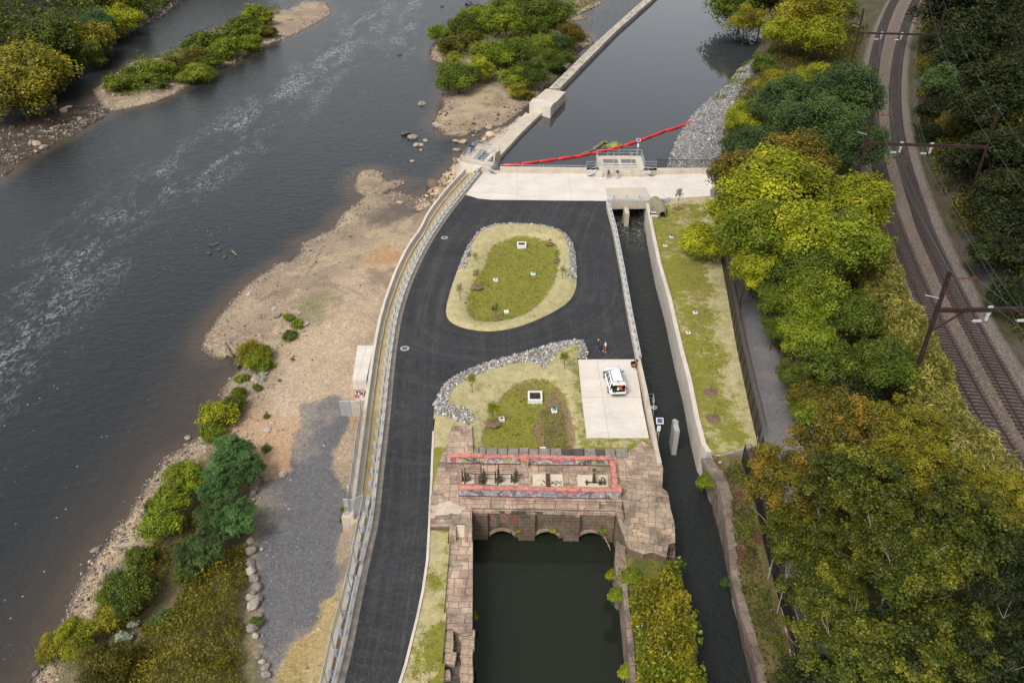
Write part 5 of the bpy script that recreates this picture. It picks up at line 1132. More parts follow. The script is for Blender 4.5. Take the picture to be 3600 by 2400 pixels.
# ============================================================ railway
def track(C, label, nshow=100):
    rt = empty('railway_track', C[len(C)//2], 0, label, 'railway track'); Q = rs([(p.x, p.y, 2.0) for p in C], .9)
    def side(i): 
        d = (Q[min(i+1, len(Q)-1)]-Q[max(0, i-1)]).normalized(); return Vector((-d.y, d.x, 0)), d
    for sg in (-1, 1):
        mb = MB(); vs = []; prof = [(-.075, 0), (.075, 0), (.02, .04), (.036, .15), (-.036, .15), (-.02, .04)]
        for i, q in enumerate(Q):
            s, d = side(i)
            for a, b in prof: vs.append(q+s*(sg*.755+a)+Vector((0, 0, b+.02)))
        m = 6; mb.add(vs, [(i*m+k, i*m+(k+1) % m, (i+1)*m+(k+1) % m, (i+1)*m+k) for i in range(len(Q)-1) for k in range(m)]); part(mb, 'rail', M['rail'], rt)
    S = rs([(p.x, p.y, 1.93) for p in C], .66); me = MB().box((0, 0, 0), (2.6, .23, .2)).build('sleeper', M['sleeper']); bpy.data.objects.remove(me, do_unlink=False) if False else None
    proto = me; far = MB(); cams = []
    for i, q in enumerate(S):
        d = (S[min(i+1, len(S)-1)]-S[max(0, i-1)]).normalized(); a = math.atan2(d.y, d.x)+math.pi/2; dz = -q.y*SP*0+q.y*CP+(CAMH-2)*SP; u = 1800+q.x*2800/dz; v = 1200-2800*(q.y*SP-(CAMH-2)*CP)/dz
        cams.append((u < 3640 and v < 2450, -q.y, i, q, a))
    vis = sorted([c for c in cams if c[0]], key=lambda c: c[1], reverse=True)[:nshow]; ids = {c[2] for c in vis}; first = True
    for c in cams:
        if c[2] in ids:
            o = proto if first else proto.copy()
            if not first: COL.objects.link(o)
            first = False; o.parent = rt; o.location = c[3]-rt.location; o.rotation_euler = (0, 0, c[4])
        elif -40 < c[3].y - 0 and c[0]: far.box((c[3].x, c[3].y, c[3].z), (2.6, .25, .2), c[4])
        else: far.box((c[3].x, c[3].y, c[3].z), (2.6, .25, .2), c[4])
    f = part(far, 'sleepers', M['sleeper'], rt); f['kind'] = 'stuff'
track(TRK1, 'curving railway track nearer the trees, its rails rust brown'); track(TRK2, 'curving railway track nearer the dark hillside')
# catenary gantries
def insulator(rt, p, axis=(0, 0, -1)):
    a = Vector(axis).normalized(); mb = MB(); mb.tube([p, p+a*1.0], .04, 5)
    for k in range(4): q = p+a*(.25+.2*k); mb.tube([q, q+a*.06], .17, 9)
    part(mb, 'insulator', simple('white_porcelain', (.55, .55, .56), .35) if 'white_porcelain' not in bpy.data.materials else bpy.data.materials['white_porcelain'], rt)
GP = []
def gantry(base, span, label, H=16.5, zb_=12.2, rightbase=None, dirv=(1, -.03)):
    b = Vector(base); d = Vector((dirv[0], dirv[1], 0)).normalized(); e = b+d*span; rt = empty('catenary_gantry', b, 0, label, 'gantry')
    part(MB().bar(b+Vector((0, 0, -.5)), b+Vector((0, 0, H)), .30, .34), 'pole', M['darkrust'], rt)
    part(MB().bar(e+Vector((0, 0, -6+2)), e+Vector((0, 0, H+.6)), .26, .3), 'pole', M['darkrust'], rt)
    part(MB().bar(b+Vector((0, 0, zb_)), e+Vector((0, 0, zb_)), .30, .42), 'crossbeam', M['darkrust'], rt)
    part(MB().bar(b+Vector((0, 0, zb_-2.6)), b+d*2.6+Vector((0, 0, zb_-.3)), .14), 'brace', M['darkrust'], rt)
    part(MB().bar(b+Vector((0, 0, H-.8)), b+d*2.6+Vector((0, -.3, H-.5)), .12), 'arm', M['rust'], rt); part(MB().bar(e+Vector((0, 0, H-.3)), e-d*2.8+Vector((0, -.3, H-.8)), .12), 'arm', M['darkrust'], rt)
    part(MB().tube([b-d*.1+Vector((0, 0, zb_+1.3)), b-d*1.6+Vector((0, 0, zb_+1.7))], .045, 6), 'bracket', M['galv'], rt)
    pts = []
    for t in (5.2, 9.6):
        p = b+d*t+Vector((0, 0, zb_-.3)); insulator(rt, p); insulator(rt, p+Vector((0, 0, -1.0))+d*-1.4, tuple(d)); part(MB().bar(p+Vector((0, 0, .7)), p+Vector((0, 0, -.2)), .1, .5), 'hanger', M['galv'], rt); pts += [p+Vector((0, 0, -1.15)), p+Vector((0, 0, -2.6))]
    pts += [b+d*2.6+Vector((0, -.3, H-.6)), e-d*2.8+Vector((0, -.3, H-.9)), b+Vector((0, 0, H+.1)), e+Vector((0, 0, H+.5))]; GP.append(pts); return rt
def basept(u, v, z): return W('P', u, v, z)
b1 = W('c', 1135, 560, 1.6)
g1 = gantry(b1, 17.5, 'furthest rust-brown catenary gantry, its full west pole and footing in view', 16.2, 10.9, dirv=(1, -.12))
b2 = W('c', 1318, 765, 17.6); g2 = gantry((b2.x, b2.y, 1.5), 17.5, 'middle rust-brown catenary gantry whose west pole sticks out of the tree crown', 16.2, 11.2, dirv=(1, -.10))
b3 = W('f', 1840, 312, 18.0); g3 = gantry((b3.x, b3.y, 1.5), 17.5, 'nearest catenary gantry with a leaning-looking brown pole rising from the bamboo', 16.6, 12.4, dirv=(1, .02))
o = tag(MB().box((b1.x, b1.y, 1.9), (1.1, 1.1, 1.2)).build('pole_footing', M['padpaint'], bevel=.05), 'pale concrete footing of the furthest gantry pole', 'footing')
def wire(a, b, sag, label, r=.022):
    pts = [Vector(a).lerp(Vector(b), i/14)-Vector((0, 0, sag*4*(i/14)*(1-i/14))) for i in range(15)]; return pts
S0 = [p+Vector((30, 72, 0)) for p in GP[0]]; S1 = [p+Vector((12, -60, 0)) for p in GP[2]]
# stations along the curve
prev = [S0, GP[0], GP[1], GP[2], S1]
names = ['upper catenary wire over the west track', 'contact wire over the west track', 'upper catenary wire over the east track', 'contact wire over the east track', 'feeder wire on the west arms of the gantries', 'feeder wire on the east arms of the gantries', 'top wire along the west pole heads', 'top wire along the east pole heads']
M['wire'] = simple('verdigris_copper_wire', (.10, .16, .14), .5, .3)
for k in range(8):
    mb = MB()
    for s0, s1 in zip(prev, prev[1:]): mb.tube(wire(s0[k], s1[k], .9 if k != 1 and k != 3 else .1, ''), .02, 4, caps=False)
    tag(mb.build('overhead_wire', M['wire']), names[k], 'wire', 'overhead wires of the railway')
# ============================================================ boom, debris
bpts = [W(f, x, y, ZP) for f, x, y in (('H', 1050, 520), ('H', 1290, 505), ('H', 1545, 470), ('H', 1795, 438), ('H', 2040, 400), ('I', 80, 405), ('I', 315, 355), ('I', 545, 308), ('I', 760, 250), ('I', 960, 188), ('I', 1145, 115), ('I', 1325, 48), ('I', 1510, -5), ('c', 75, 830))]
rt = empty('float_boom', bpts[5], 0, 'chain of bright red floats curving across the still pool', 'boom')
for a, b in zip(bpts, bpts[1:]):
    d = (b-a).normalized(); L = (b-a).length; s = Vector((0, 0, .10))
    part(MB().tube([a+d*.12+s, a+d*.3+s, b-d*.3+s, b-d*.12+s], [.1, .27, .27, .1], 10), 'float', M['boom'], rt)
    part(MB().tube([b-d*.2+s, b+d*.2+s], .05, 5), 'link', M['darkrust'], rt)
e = W('c', 330, 755, .0); a = bpts[-1]; q = smooth([a+Vector((0, 0, .2)), W('c', 200, 780, -.6), W('c', 260, 757, .1), e+Vector((0, 0, .3))], 2); tag(MB().tube(q, .05, 5).build('mooring_cable', M['galv']), 'pale cable tying the red boom to the white block on the riprap', 'cable')
p = W('c', 385, 735, .4); o = MB().box((0, 0, 0), (3.2, 4.6, 1.8)).build('anchor_block', M['conc'], bevel=.06); o.location = (p.x, p.y, -.1); o.rotation_euler = (0, 0, -.25); tag(o, 'pale concrete anchor block at the edge of the bushes on the riprap shore', 'anchor block')
def log(pts, r, label, mat='wood', fork=None, name='driftwood_log'):
    mb = MB(); q = smooth(pts, 2); n = len(q); mb.tube(q, [r*(1.0-.35*i/n+.08*math.sin(i*1.7)) for i in range(n)], 8)
    if fork: mb.tube(smooth(fork, 1), r*.35, 6)
    return tag(mb.build(name, M[mat]), label, 'log')
Iz = lambda x, y, z=ZP+.1: W('I', x, y, z)
log([Iz(350, 290), Iz(420, 245), Iz(480, 200), Iz(520, 195, ZP+.5)], .42, 'thick mossy driftwood trunk floating behind the red boom', fork=[Iz(470, 215), Iz(500, 185, ZP+.9)])
log([Iz(180, 355), Iz(240, 335), Iz(300, 315), Iz(345, 300)], .22, 'thin pale driftwood log floating just left of the thick trunk')
log([Iz(480, 260), Iz(540, 290)], .12, 'small dark branch between the floating trunk and the boom', 'darkwood')
p = W('I', 640, 235, ZP); n = 26; rng = random.Random(2); mb = MB()
for (cx_, cy_, rx_, ry_, sd_) in ((620, 240, 2.4, 1.8, 1), (555, 262, 1.4, 1.1, 2), (690, 235, 1.8, 1.1, 3)):
    c = W('I', cx_, cy_, ZP); mb.add([(c.x+rx_*(1+.25*math.sin(k*3+sd_))*math.cos(2*math.pi*k/n), c.y+ry_*(1+.25*math.cos(k*5+sd_))*math.sin(2*math.pi*k/n), ZP+.012+.002*sd_) for k in range(n)], [tuple(range(n))])
def m_scum():
    t = NT('floating_scum'); a = t.ramp(t.noise(1.0, 6, .7), [(.47, (.11, .08, .055)), (.53, (.20, .28, .03)), (.62, (.32, .40, .06))]); return t.fin(a, .8)
tag(mb.build('algae_raft', m_scum()), 'raft of bright green scum and twigs caught behind the red boom', 'algae raft')
def jlog(fr, pts, r, label, z=ZR+.15, mat='wood'): return log([W(fr, x, y, z+.1*i) for i, (x, y) in enumerate(pts)], r, label, mat)
jlog('d', ((1550, 795), (1570, 840), (1600, 890)), .18, 'broken plank-like driftwood on the tip of the gravel bar', ZR+.5)
jlog('d', ((1640, 965), (1670, 925), (1690, 895)), .2, 'dark trunk leaning out of the yellow willow into the cove', ZR+.2, 'darkwood')
jlog('d', ((1600, 160), (1632, 190)), .16, 'single driftwood log stranded in shallow midstream', ZR+.05)
jlog('d', ((1370, 1445), (1420, 1385)), .12, 'reddish branch at the water edge under the bushy shrub', ZR+.2, 'rod')
jlog('b', ((960, 575), (1010, 600), (1055, 635)), .14, 'bleached forked driftwood on the head of the wooded island', ZR+.9)
jlog('b', ((880, 660), (930, 635), (1000, 600)), .12, 'bleached branch lying beside the forked driftwood on the island', ZR+.9)
jlog('a', ((885, 170), (870, 205), (850, 238)), .14, 'pale log lying on the rocks of the far bank', ZR+.3)
jlog('d', ((1480, 1450), (1530, 1490)), .14, 'weathered trunk on the bank just below the bushy shrub', ZR+.9)
jlog('f', ((0, 0), (2, 2)), .01, 'x') if False else None
# ============================================================ drains, covers
def drain(fr, x, y, w, d, label, z=-.2):
    p = W(fr, x, y, z+.35); rt = empty('drain_box', (p.x, p.y, z), 0, label, 'drain'); t = .2
    mb = MB(); mb.prism([(p.x-w/2, p.y-d/2), (p.x+w/2, p.y-d/2), (p.x+w/2, p.y+d/2), (p.x-w/2, p.y+d/2)], z-.2, z+.4, holes=[[(p.x-w/2+t, p.y-d/2+t), (p.x+w/2-t, p.y-d/2+t), (p.x+w/2-t, p.y+d/2-t), (p.x-w/2+t, p.y+d/2-t)]])
    part(mb, 'frame', M['white'], rt); mb = MB()
    mb.box((p.x, p.y, z+.2), (w-2*t, d-2*t, .04), mi=1)
    for k in range(14): xx = p.x-w/2+t+(w-2*t)*(k+.5)/14; mb.box((xx, p.y, z+.3), (.04, d-2*t, .05))
    part(mb, 'grating', [M['rod'], M['dark']], rt)
drain('e', 1243, 112, 1.38, 1.3, 'large white-framed drain grate near the top of the oval island lawn')
drain('e', 1335, 1158, 1.6, 1.7, 'large white-framed drain grate in the triangular garden lawn')
p = W('I', 1185, 1185, .3); drain('I', 1185, 1185, 1.6, 1.3, 'white-framed drain partly covered by the olive lid beside the culvert', .1)
def plate(fr, x, y, label, cap='brown', z=-.1, s=.62):
    p = W(fr, x, y, z+.2); rt = empty('inspection_plate', (p.x, p.y, z), .1, label, 'inspection plate', 'square inspection plates in the lawns')
    o = MB().box((0, 0, .02), (s, s*1.1, .3)).build('plate', M['white'], rt, bevel=.02)
    c = MB()
    if cap == 'teal': c.cyl((0, .05, .15), .24, .28, 14, r2=.17)
    else: c.cyl((0, 0, .17), .15, .05, 14)
    c.build('cap', M[cap], rt)
    if cap == 'teal': MB().cyl((0, .05, .43), .12, .12, 12, r2=.09).build('knob', M['black'], rt)
for a in ((('e', 1063, 355), 'white plate with brown cap left of centre on the oval lawn', 'brown'), (('e', 1137, 573), 'white plate with pale brown cap at the bottom of the oval lawn', 'padpaint'), (('e', 1322, 312), 'white plate with teal cap on the oval lawn', 'teal'),
          (('e', 1105, 1311), 'white plate with brown cap beside the leafy sapling in the garden lawn', 'brown'), (('e', 1391, 1521), 'white plate with cream cap against the terrace coping stones', 'padpaint'), (('e', 1467, 1255), 'white plate with teal cap in the garden lawn right of the grate', 'teal')):
    plate(*a[0], a[1], a[2], -.28)
for a in ((('O', 1542, 543), 'white plate with teal cap at the top of the east lawn', 'teal'), (('O', 1528, 563), 'white plate with brown cap just below the teal one on the east lawn', 'brown'), (('O', 1597, 716), 'white plate with brown cap on the east lawn, upper of the lower pair', 'brown'), (('O', 1581, 762), 'white plate with brown cap on the east lawn, lower of the lower pair', 'brown')):
    plate(*a[0], a[1], a[2], .16, .55)
def manhole(fr, x, y, r, label, mat, z=.004):
    p = W(fr, x, y, 0); rt = empty('manhole_cover', (p.x, p.y, 0), 0, label, 'manhole'); MB().cyl((0, 0, -.1), r, .11+z, 28).build('collar', mat[0], rt); MB().cyl((0, 0, 0), r*.62, .02+z, 24).build('lid', mat[1], rt)
manhole('e', 711, 70, .52, 'upper round manhole on the west side of the asphalt drive', (M['conc_grey'], simple('iron_lid', (.13, .12, .11), .7, .2, .3, 8)))
manhole('e', 437, 832, .55, 'lower round manhole beside the west guardrail', (M['conc_grey'], bpy.data.materials['iron_lid']))
manhole('e', 1341, 884, .5, 'round orange-brown lid set in the grey riprap', (M['brown'], simple('rust_lid', (.36, .13, .06), .8)), .3)
# olive cover by the culvert
a = [W('I', x, y, z) for x, y, z in ((1110, 1000, .9), (1225, 962, .9), (1335, 1185, .9), (1235, 1200, .9))]
mb = MB(); n = 9; vs = []
for i in range(n+1):
    t = i/n; L = a[0].lerp(a[3], t); Rr = a[1].lerp(a[2], t); bul = Vector((.55*math.sin(math.pi*t), .1*math.sin(math.pi*t), 0)); L = L+bul*.6; Rr = Rr+bul*1.4
    for k in range(7):
        s = k/6; vs.append(L.lerp(Rr, s)+Vector((0, 0, .35*math.sin(math.pi*s)+.1-.5*(k in (0, 6)))))
mb.add(vs, [(i*7+k, i*7+k+1, (i+1)*7+k+1, (i+1)*7+k) for i in range(n) for k in range(6)]); o = mb.build('equipment_cover', M['olive']); tag(o, 'olive ribbed curved cover lying beside the culvert portal', 'cover'); sm = o.modifiers.new('thick', 'SOLIDIFY'); sm.thickness = .08
# equipment left against the parapet
p = W('C', 1130, 775, .02); rt = empty('camera_bag', p, .2, 'black and green camera bag with orange lining lying open against the parapet', 'bag')
MB().box((0, 0, .16), (.55, .5, .3)).build('bag_body', simple('green_canvas', (.08, .09, .03), .9), rt, bevel=.06); MB().box((0, .28, .34), (.56, .1, .5), 0).build('bag_lid', M['black'], rt, bevel=.04); MB().box((.02, -.18, .32), (.4, .2, .05)).build('lining', simple('orange_cloth', (.65, .10, .03), .8), rt)
p = W('C', 1185, 800, .02); rt = empty('tripod', p, 0, 'folded black tripod leaning on the parapet beside the camera bag', 'tripod')
for k, (dx, dy) in enumerate(((-.16, -.3), (.14, -.3), (.0, .22))): MB().tube([(0, 0, 1.0), (dx, dy, 0)], .03, 5).build('leg', M['black'], rt)
MB().box((0, .0, 1.08), (.2, .22, .22)).build('head', M['black'], rt, bevel=.02)
# TSU lettering on the chamber face
bf = [Vector((*p, 0)) for p in bx]; f0 = bf[3]; f1 = bf[2]; ft_ = .86
fd = (f1-f0); FL = fd.length; fd.normalize(); fn = Vector((fd.y, -fd.x, 0))
M['spray_red'] = simple('red_spray_paint', (.62, .07, .06), .7, 0, .25, 8); M['spray_black'] = simple('black_spray_paint', (.02, .02, .022), .6); M['spray_white'] = simple('white_spray_paint', (.72, .70, .69), .7)
def facept(s, z, d): return f0+fd*(s*FL)+Vector((0, 0, z))+fn*d
rt = empty('sprayed_tag', facept(.5, -1, 0), 0, 'TSU lettering sprayed in black, white and red on the chamber face', 'graffiti')
def facepoly(pts, d, mat, name):
    tri = tessellate_polygon([[Vector((s, z, 0)) for s, z in pts]]); mb = MB(); mb.add([facept(s, z, d) for s, z in pts], tri); part(mb, name, mat, rt)
zc_ = -.95
facepoly([(.0, zc_+.45), (.12, zc_+.5), (.2, zc_+.44), (.35, zc_+.52), (.5, zc_+.47), (.62, zc_+.56), (.75, zc_+.42), (.88, zc_+.40), (.99, zc_+.42), (.97, zc_-.3), (.9, zc_-.55), (.85, zc_-.3), (.7, zc_-.62), (.6, zc_-.3), (.5, zc_-.36), (.4, zc_-.3), (.28, zc_-.9), (.22, zc_-.4), (.15, zc_-.95), (.1, zc_-.5), (.05, zc_-.9), (.0, zc_-.5)], .012, M['spray_red'], 'red_ground')
facepoly([(.03, zc_+.18), (.1, zc_+.38), (.4, zc_+.36), (.52, zc_+.44), (.72, zc_+.30), (.96, zc_+.05), (.84, zc_-.1), (.78, zc_-.32), (.55, zc_-.34), (.3, zc_-.30), (.06, zc_-.26)], .018, M['spray_white'], 'white_outline')
def strokes(name, paths, w):
    mb = MB()
    for st in paths:
        q = smooth([Vector((s, z, 0)) for s, z in st], 1) if len(st) > 2 else [Vector((s, z, 0)) for s, z in st]
        for a, b in zip(q, q[1:]): mb.bar(facept(a.x, a.y, .025), facept(b.x, b.y, .025), w, .012, up=fn)
    part(mb, name, M['spray_black'], rt)
strokes('letter_t', [((.11, zc_+.2), (.34, zc_+.24)), ((.22, zc_+.22), (.2, zc_-.18)), ((.16, zc_-.18), (.26, zc_-.18))], .15)
strokes('letter_s', [((.54, zc_+.25), (.42, zc_+.27), (.38, zc_+.08), (.54, zc_+.0), (.52, zc_-.2), (.38, zc_-.18))], .14)
strokes('letter_u', [((.6, zc_+.22), (.59, zc_-.16), (.7, zc_-.24), (.78, zc_-.1), (.76, zc_+.2), (.86, zc_+.05))], .14)

# ============================================================ car
def loft(secs, name, mats, parent, mi=None, caps=True, smoothf=True):
    """secs: list of rings (equal length)"""
    n = len(secs[0]); mb = MB(); vs = [p for s in secs for p in s]
    mb.add(vs, [(i*n+k, i*n+(k+1) % n, (i+1)*n+(k+1) % n, (i+1)*n+k) for i in range(len(secs)-1) for k in range(n)], 0, smoothf)
    if caps: mb.add(secs[0], [tuple(range(n))[::-1]]); mb.add(secs[-1], [tuple(range(n))])
    return mb.build(name, mats, parent)
def car(loc, rz):
    rt = empty('parked_car', loc, rz, 'white estate-style off-roader with its tailgate raised, parked on the concrete pad', 'car')
    wp = simple('white_car_paint', (.80, .81, .82), .22, 0, .02); wp.node_tree.nodes['Principled BSDF'].inputs['Coat Weight'].default_value = .6
    glass = simple('dark_tinted_glass', (.02, .024, .028), .06, 0, .1); tyre = simple('tyre_rubber', (.02, .02, .02), .85); rim = simple('alloy_rim', (.45, .45, .46), .35, .8); trim = simple('black_trim', (.025, .025, .027), .6)
    red = simple('red_lamp_glass', (.55, .02, .03), .2)
    # +y = front. lower body sections: (y, half width, z bottom, belt z, hood crown)
    S = [(-2.42, .80, .42, .78, .80), (-2.34, .90, .34, .95, .98), (-2.1, .955, .30, 1.02, 1.04), (-1.2, .975, .28, 1.04, 1.06), (0, .975, .28, 1.03, 1.06), (.9, .97, .28, 1.0, 1.06), (1.15, .965, .28, .99, 1.08), (1.7, .95, .29, .95, 1.05), (2.1, .90, .30, .88, .98), (2.33, .80, .36, .78, .86), (2.42, .66, .44, .66, .70)]
    secs = []
    for y, w, zb_, zbelt, zc in S:
        secs.append([(-w*.92, y, zb_), (w*.92, y, zb_), (w, y, zb_+.12), (w*1.0, y, (zb_+zbelt)/2), (w*.965, y, zbelt-.04), (w*.90, y, zbelt+.01), (w*.5, y, zc), (0, y, zc+.015), (-w*.5, y, zc), (-w*.90, y, zbelt+.01), (-w*.965, y, zbelt-.04), (-w, y, (zb_+zbelt)/2), (-w, y, zb_+.12)])
    loft(secs, 'body', wp, rt)
    # cabin glass tapering to the roof
    C = [(-2.08, 1.0, .82, .74, -1.98), (1.15, 1.02, .83, .70, .45)]
    zr = 1.70
    lo = [(-.90, -2.12), (.90, -2.12), (.925, -1.2), (.925, .4), (.87, 1.45), (0, 1.62), (-.87, 1.45), (-.925, .4), (-.925, -1.2)]
    hi = [(-.70, -1.85), (.70, -1.85), (.725, -1.2), (.725, .1), (.66, .34), (0, .44), (-.66, .34), (-.725, .1), (-.725, -1.2)]
    loft([[(x, y, 1.0) for x, y in lo], [(x*1.01, y, zr-.03) for x, y in hi]], 'glasshouse', glass, rt, smoothf=False)
    ro = [(x*1.04, y*1.0, zr-.05) for x, y in hi]; r1 = [(x*1.03, y, zr+.02) for x, y in hi]; r2 = [(x*.85, y*.94, zr+.055) for x, y in hi]; loft([ro, r1, r2], 'roof', wp, rt)
    for s in (-1, 1):
        for (x0, y0), (x1, y1), w in (((.93, .62), (.745, .12), .12), ((.94, -.35), (.745, -.45), .10), ((.935, -1.35), (.745, -1.3), .12), ((.91, -2.0), (.725, -1.8), .16), ((.88, 1.40), (.68, .34), .08)):
            MB().bar((s*x0, y0, 1.0), (s*x1, y1, zr-.03), w, .05).build('pillar', wp, rt)
        MB().bar((s*.60, -1.75, zr+.085), (s*.60, .25, zr+.10), .07, .06).build('roof_rail', trim, rt)
        MB().box((s*1.06, .92, 1.1), (.24, .14, .16)).build('mirror', trim, rt, bevel=.03)
        MB().box((s*.70, 2.28, .80), (.34, .18, .12)).build('headlight', simple('headlamp_glass', (.6, .62, .64), .1) if 'headlamp_glass' not in bpy.data.materials else bpy.data.materials['headlamp_glass'], rt, bevel=.03)
        MB().box((s*.88, -2.28, 1.02), (.11, .14, .34)).build('tail_light', red, rt, bevel=.03)
        for y in (1.45, -1.42):
            w_ = MB().cyl((-.13, 0, 0), .37, .26, 24, axis='x').build('wheel', tyre, rt, bevel=.03); w_.location = (s*.88, y, .37)
            MB().cyl((s*.135 if s > 0 else -.145, 0, 0), .23, .012, 18, axis='x').build('rim', rim, w_)
        MB().cyl((0, 0, 0), .05, .001).build('fuel_cap', wp, rt).location = (s*.97, -1.7, .9)
    # open cargo bay and contents
    MB().box((0, -2.24, .98), (1.42, .5, .34)).build('cargo_bay', M['dark'], rt)
    MB().box((0, -2.44, .62), (1.6, .14, .26)).build('bumper', wp, rt, bevel=.05)
    MB().box((0, -2.47, .42), (1.5, .1, .14)).build('lower_bumper', trim, rt, bevel=.03)
    # raised tailgate: hinged at roof rear, tilted up and back
    g0 = Vector((0, -1.86, zr+.03)); gd = Vector((0, -.97, .23)).normalized()
    q = [g0+Vector((-.68, 0, 0)), g0+Vector((.68, 0, 0)), g0+Vector((.76, 0, 0))+gd*.95, g0+Vector((-.76, 0, 0))+gd*.95]
    up = Vector((0, 0, .06)); mb = MB(); mb.add([p-up for p in q]+[p+up for p in q], [(3, 2, 1, 0), (4, 5, 6, 7), (0, 1, 5, 4), (1, 2, 6, 5), (2, 3, 7, 6), (3, 0, 4, 7)]); tg = mb.build('tailgate', wp, rt, bevel=.03)
    MB().box((0, -1.93, zr+.115), (1.3, .07, .03)).build('rear_glass', glass, tg); MB().box((0, -1.83, zr+.12), (.24, .09, .04)).build('brake_light', red, tg)
    MB().box((.0, -2.35, zr+.2), (.34, .14, .02)).build('number_plate', M['galv_dark'], tg)
    for x in (-.42, .42, 0): MB().box((x, -2.76, zr+.255), (.28, .07, .05)).build('reflector', red, tg)
    # engine bonnet lines and wipers
    MB().bar((-.6, 1.3, 1.09), (0, 1.4, 1.1), .02).build('wiper', trim, rt)
    return rt
pc = (W('C', 700, 800, 1.0)+W('C', 760, 1290, .5))/2
car((pc.x, pc.y+.0, .025), R(3.5))
cx0 = pc
def item(name, dx, dy, mb, mat, label, cat, z=1.16):
    th = R(3.5); p = (pc.x+dx*math.cos(th)-dy*math.sin(th), pc.y+dx*math.sin(th)+dy*math.cos(th), z); o = mb.build(name, mat, bevel=.0); o.location = p; return tag(o, label, cat)
item('safety_vest', -.05, -2.32, MB().box((0, 0, .07), (.26, .24, .16)).tube([(-.1, 0, .1), (.1, .05, .2)], .08, 7), simple('fluorescent_cloth', (.45, .75, .02), .7), 'bunched fluorescent yellow-green vest in the open car boot', 'vest')
item('orange_cone', .26, -2.34, MB().box((0, 0, .02), (.3, .3, .04)).cyl((0, 0, .04), .13, .36, 14, r2=.05), simple('orange_plastic', (.85, .10, .02), .5), 'orange traffic cone standing in the open car boot', 'cone')
item('hard_hat', -.08, -2.46, MB().cyl((0, 0, 0), .15, .03, 16).cyl((0, 0, .03), .12, .1, 16, r2=.06), M['white'], 'white hard hat beside the vest in the car boot', 'hard hat')
item('black_kit_bag', -.46, -2.36, MB().box((0, 0, .1), (.4, .32, .24)).bar((-.05, -.1, .1), (-.05, -.3, -.35), .04).bar((.08, -.1, .1), (.08, -.3, -.35), .04), M['black'], 'black kit bag with straps hanging over the rear bumper', 'bag')

# ============================================================ people
def blob(name, caps, mat, parent, vox=.016, sm=2):
    """caps: (a, b, ra, rb) tapered limbs and (c, None, (rx,ry,rz), 0) ellipsoids, fused into one surface"""
    bm = bmesh.new()
    for a, b, ra, rb in caps:
        if b is None:
            m = Matrix.Translation(a) @ Matrix.Diagonal((*ra, 1)); bmesh.ops.create_uvsphere(bm, u_segments=14, v_segments=9, radius=1, matrix=m); continue
        a = Vector(a); b = Vector(b); d = b-a; L = d.length
        rot = d.to_track_quat('Z', 'Y').to_matrix().to_4x4()
        bmesh.ops.create_cone(bm, cap_ends=True, segments=12, radius1=ra, radius2=rb, depth=L, matrix=Matrix.Translation((a+b)/2) @ rot)
        bmesh.ops.create_uvsphere(bm, u_segments=12, v_segments=8, radius=ra*.995, matrix=Matrix.Translation(a)); bmesh.ops.create_uvsphere(bm, u_segments=12, v_segments=8, radius=rb*.995, matrix=Matrix.Translation(b))
    me = bpy.data.meshes.new(name); bm.to_mesh(me); bm.free(); o = link(name, me, mat)
    r = o.modifiers.new('fuse', 'REMESH'); r.mode = 'VOXEL'; r.voxel_size = vox; s = o.modifiers.new('soft', 'SMOOTH'); s.iterations = sm; s.factor = .5
    dg = bpy.context.evaluated_depsgraph_get(); me2 = bpy.data.meshes.new_from_object(o.evaluated_get(dg)); bpy.data.objects.remove(o); bpy.data.meshes.remove(me)
    me2.materials.clear(); me2.name = name; me2.polygons.foreach_set('use_smooth', np.ones(len(me2.polygons), bool)); return link(name, me2, mat, parent)
SKIN = simple('skin', (.50, .27, .18), .6, 0, .05, 4)
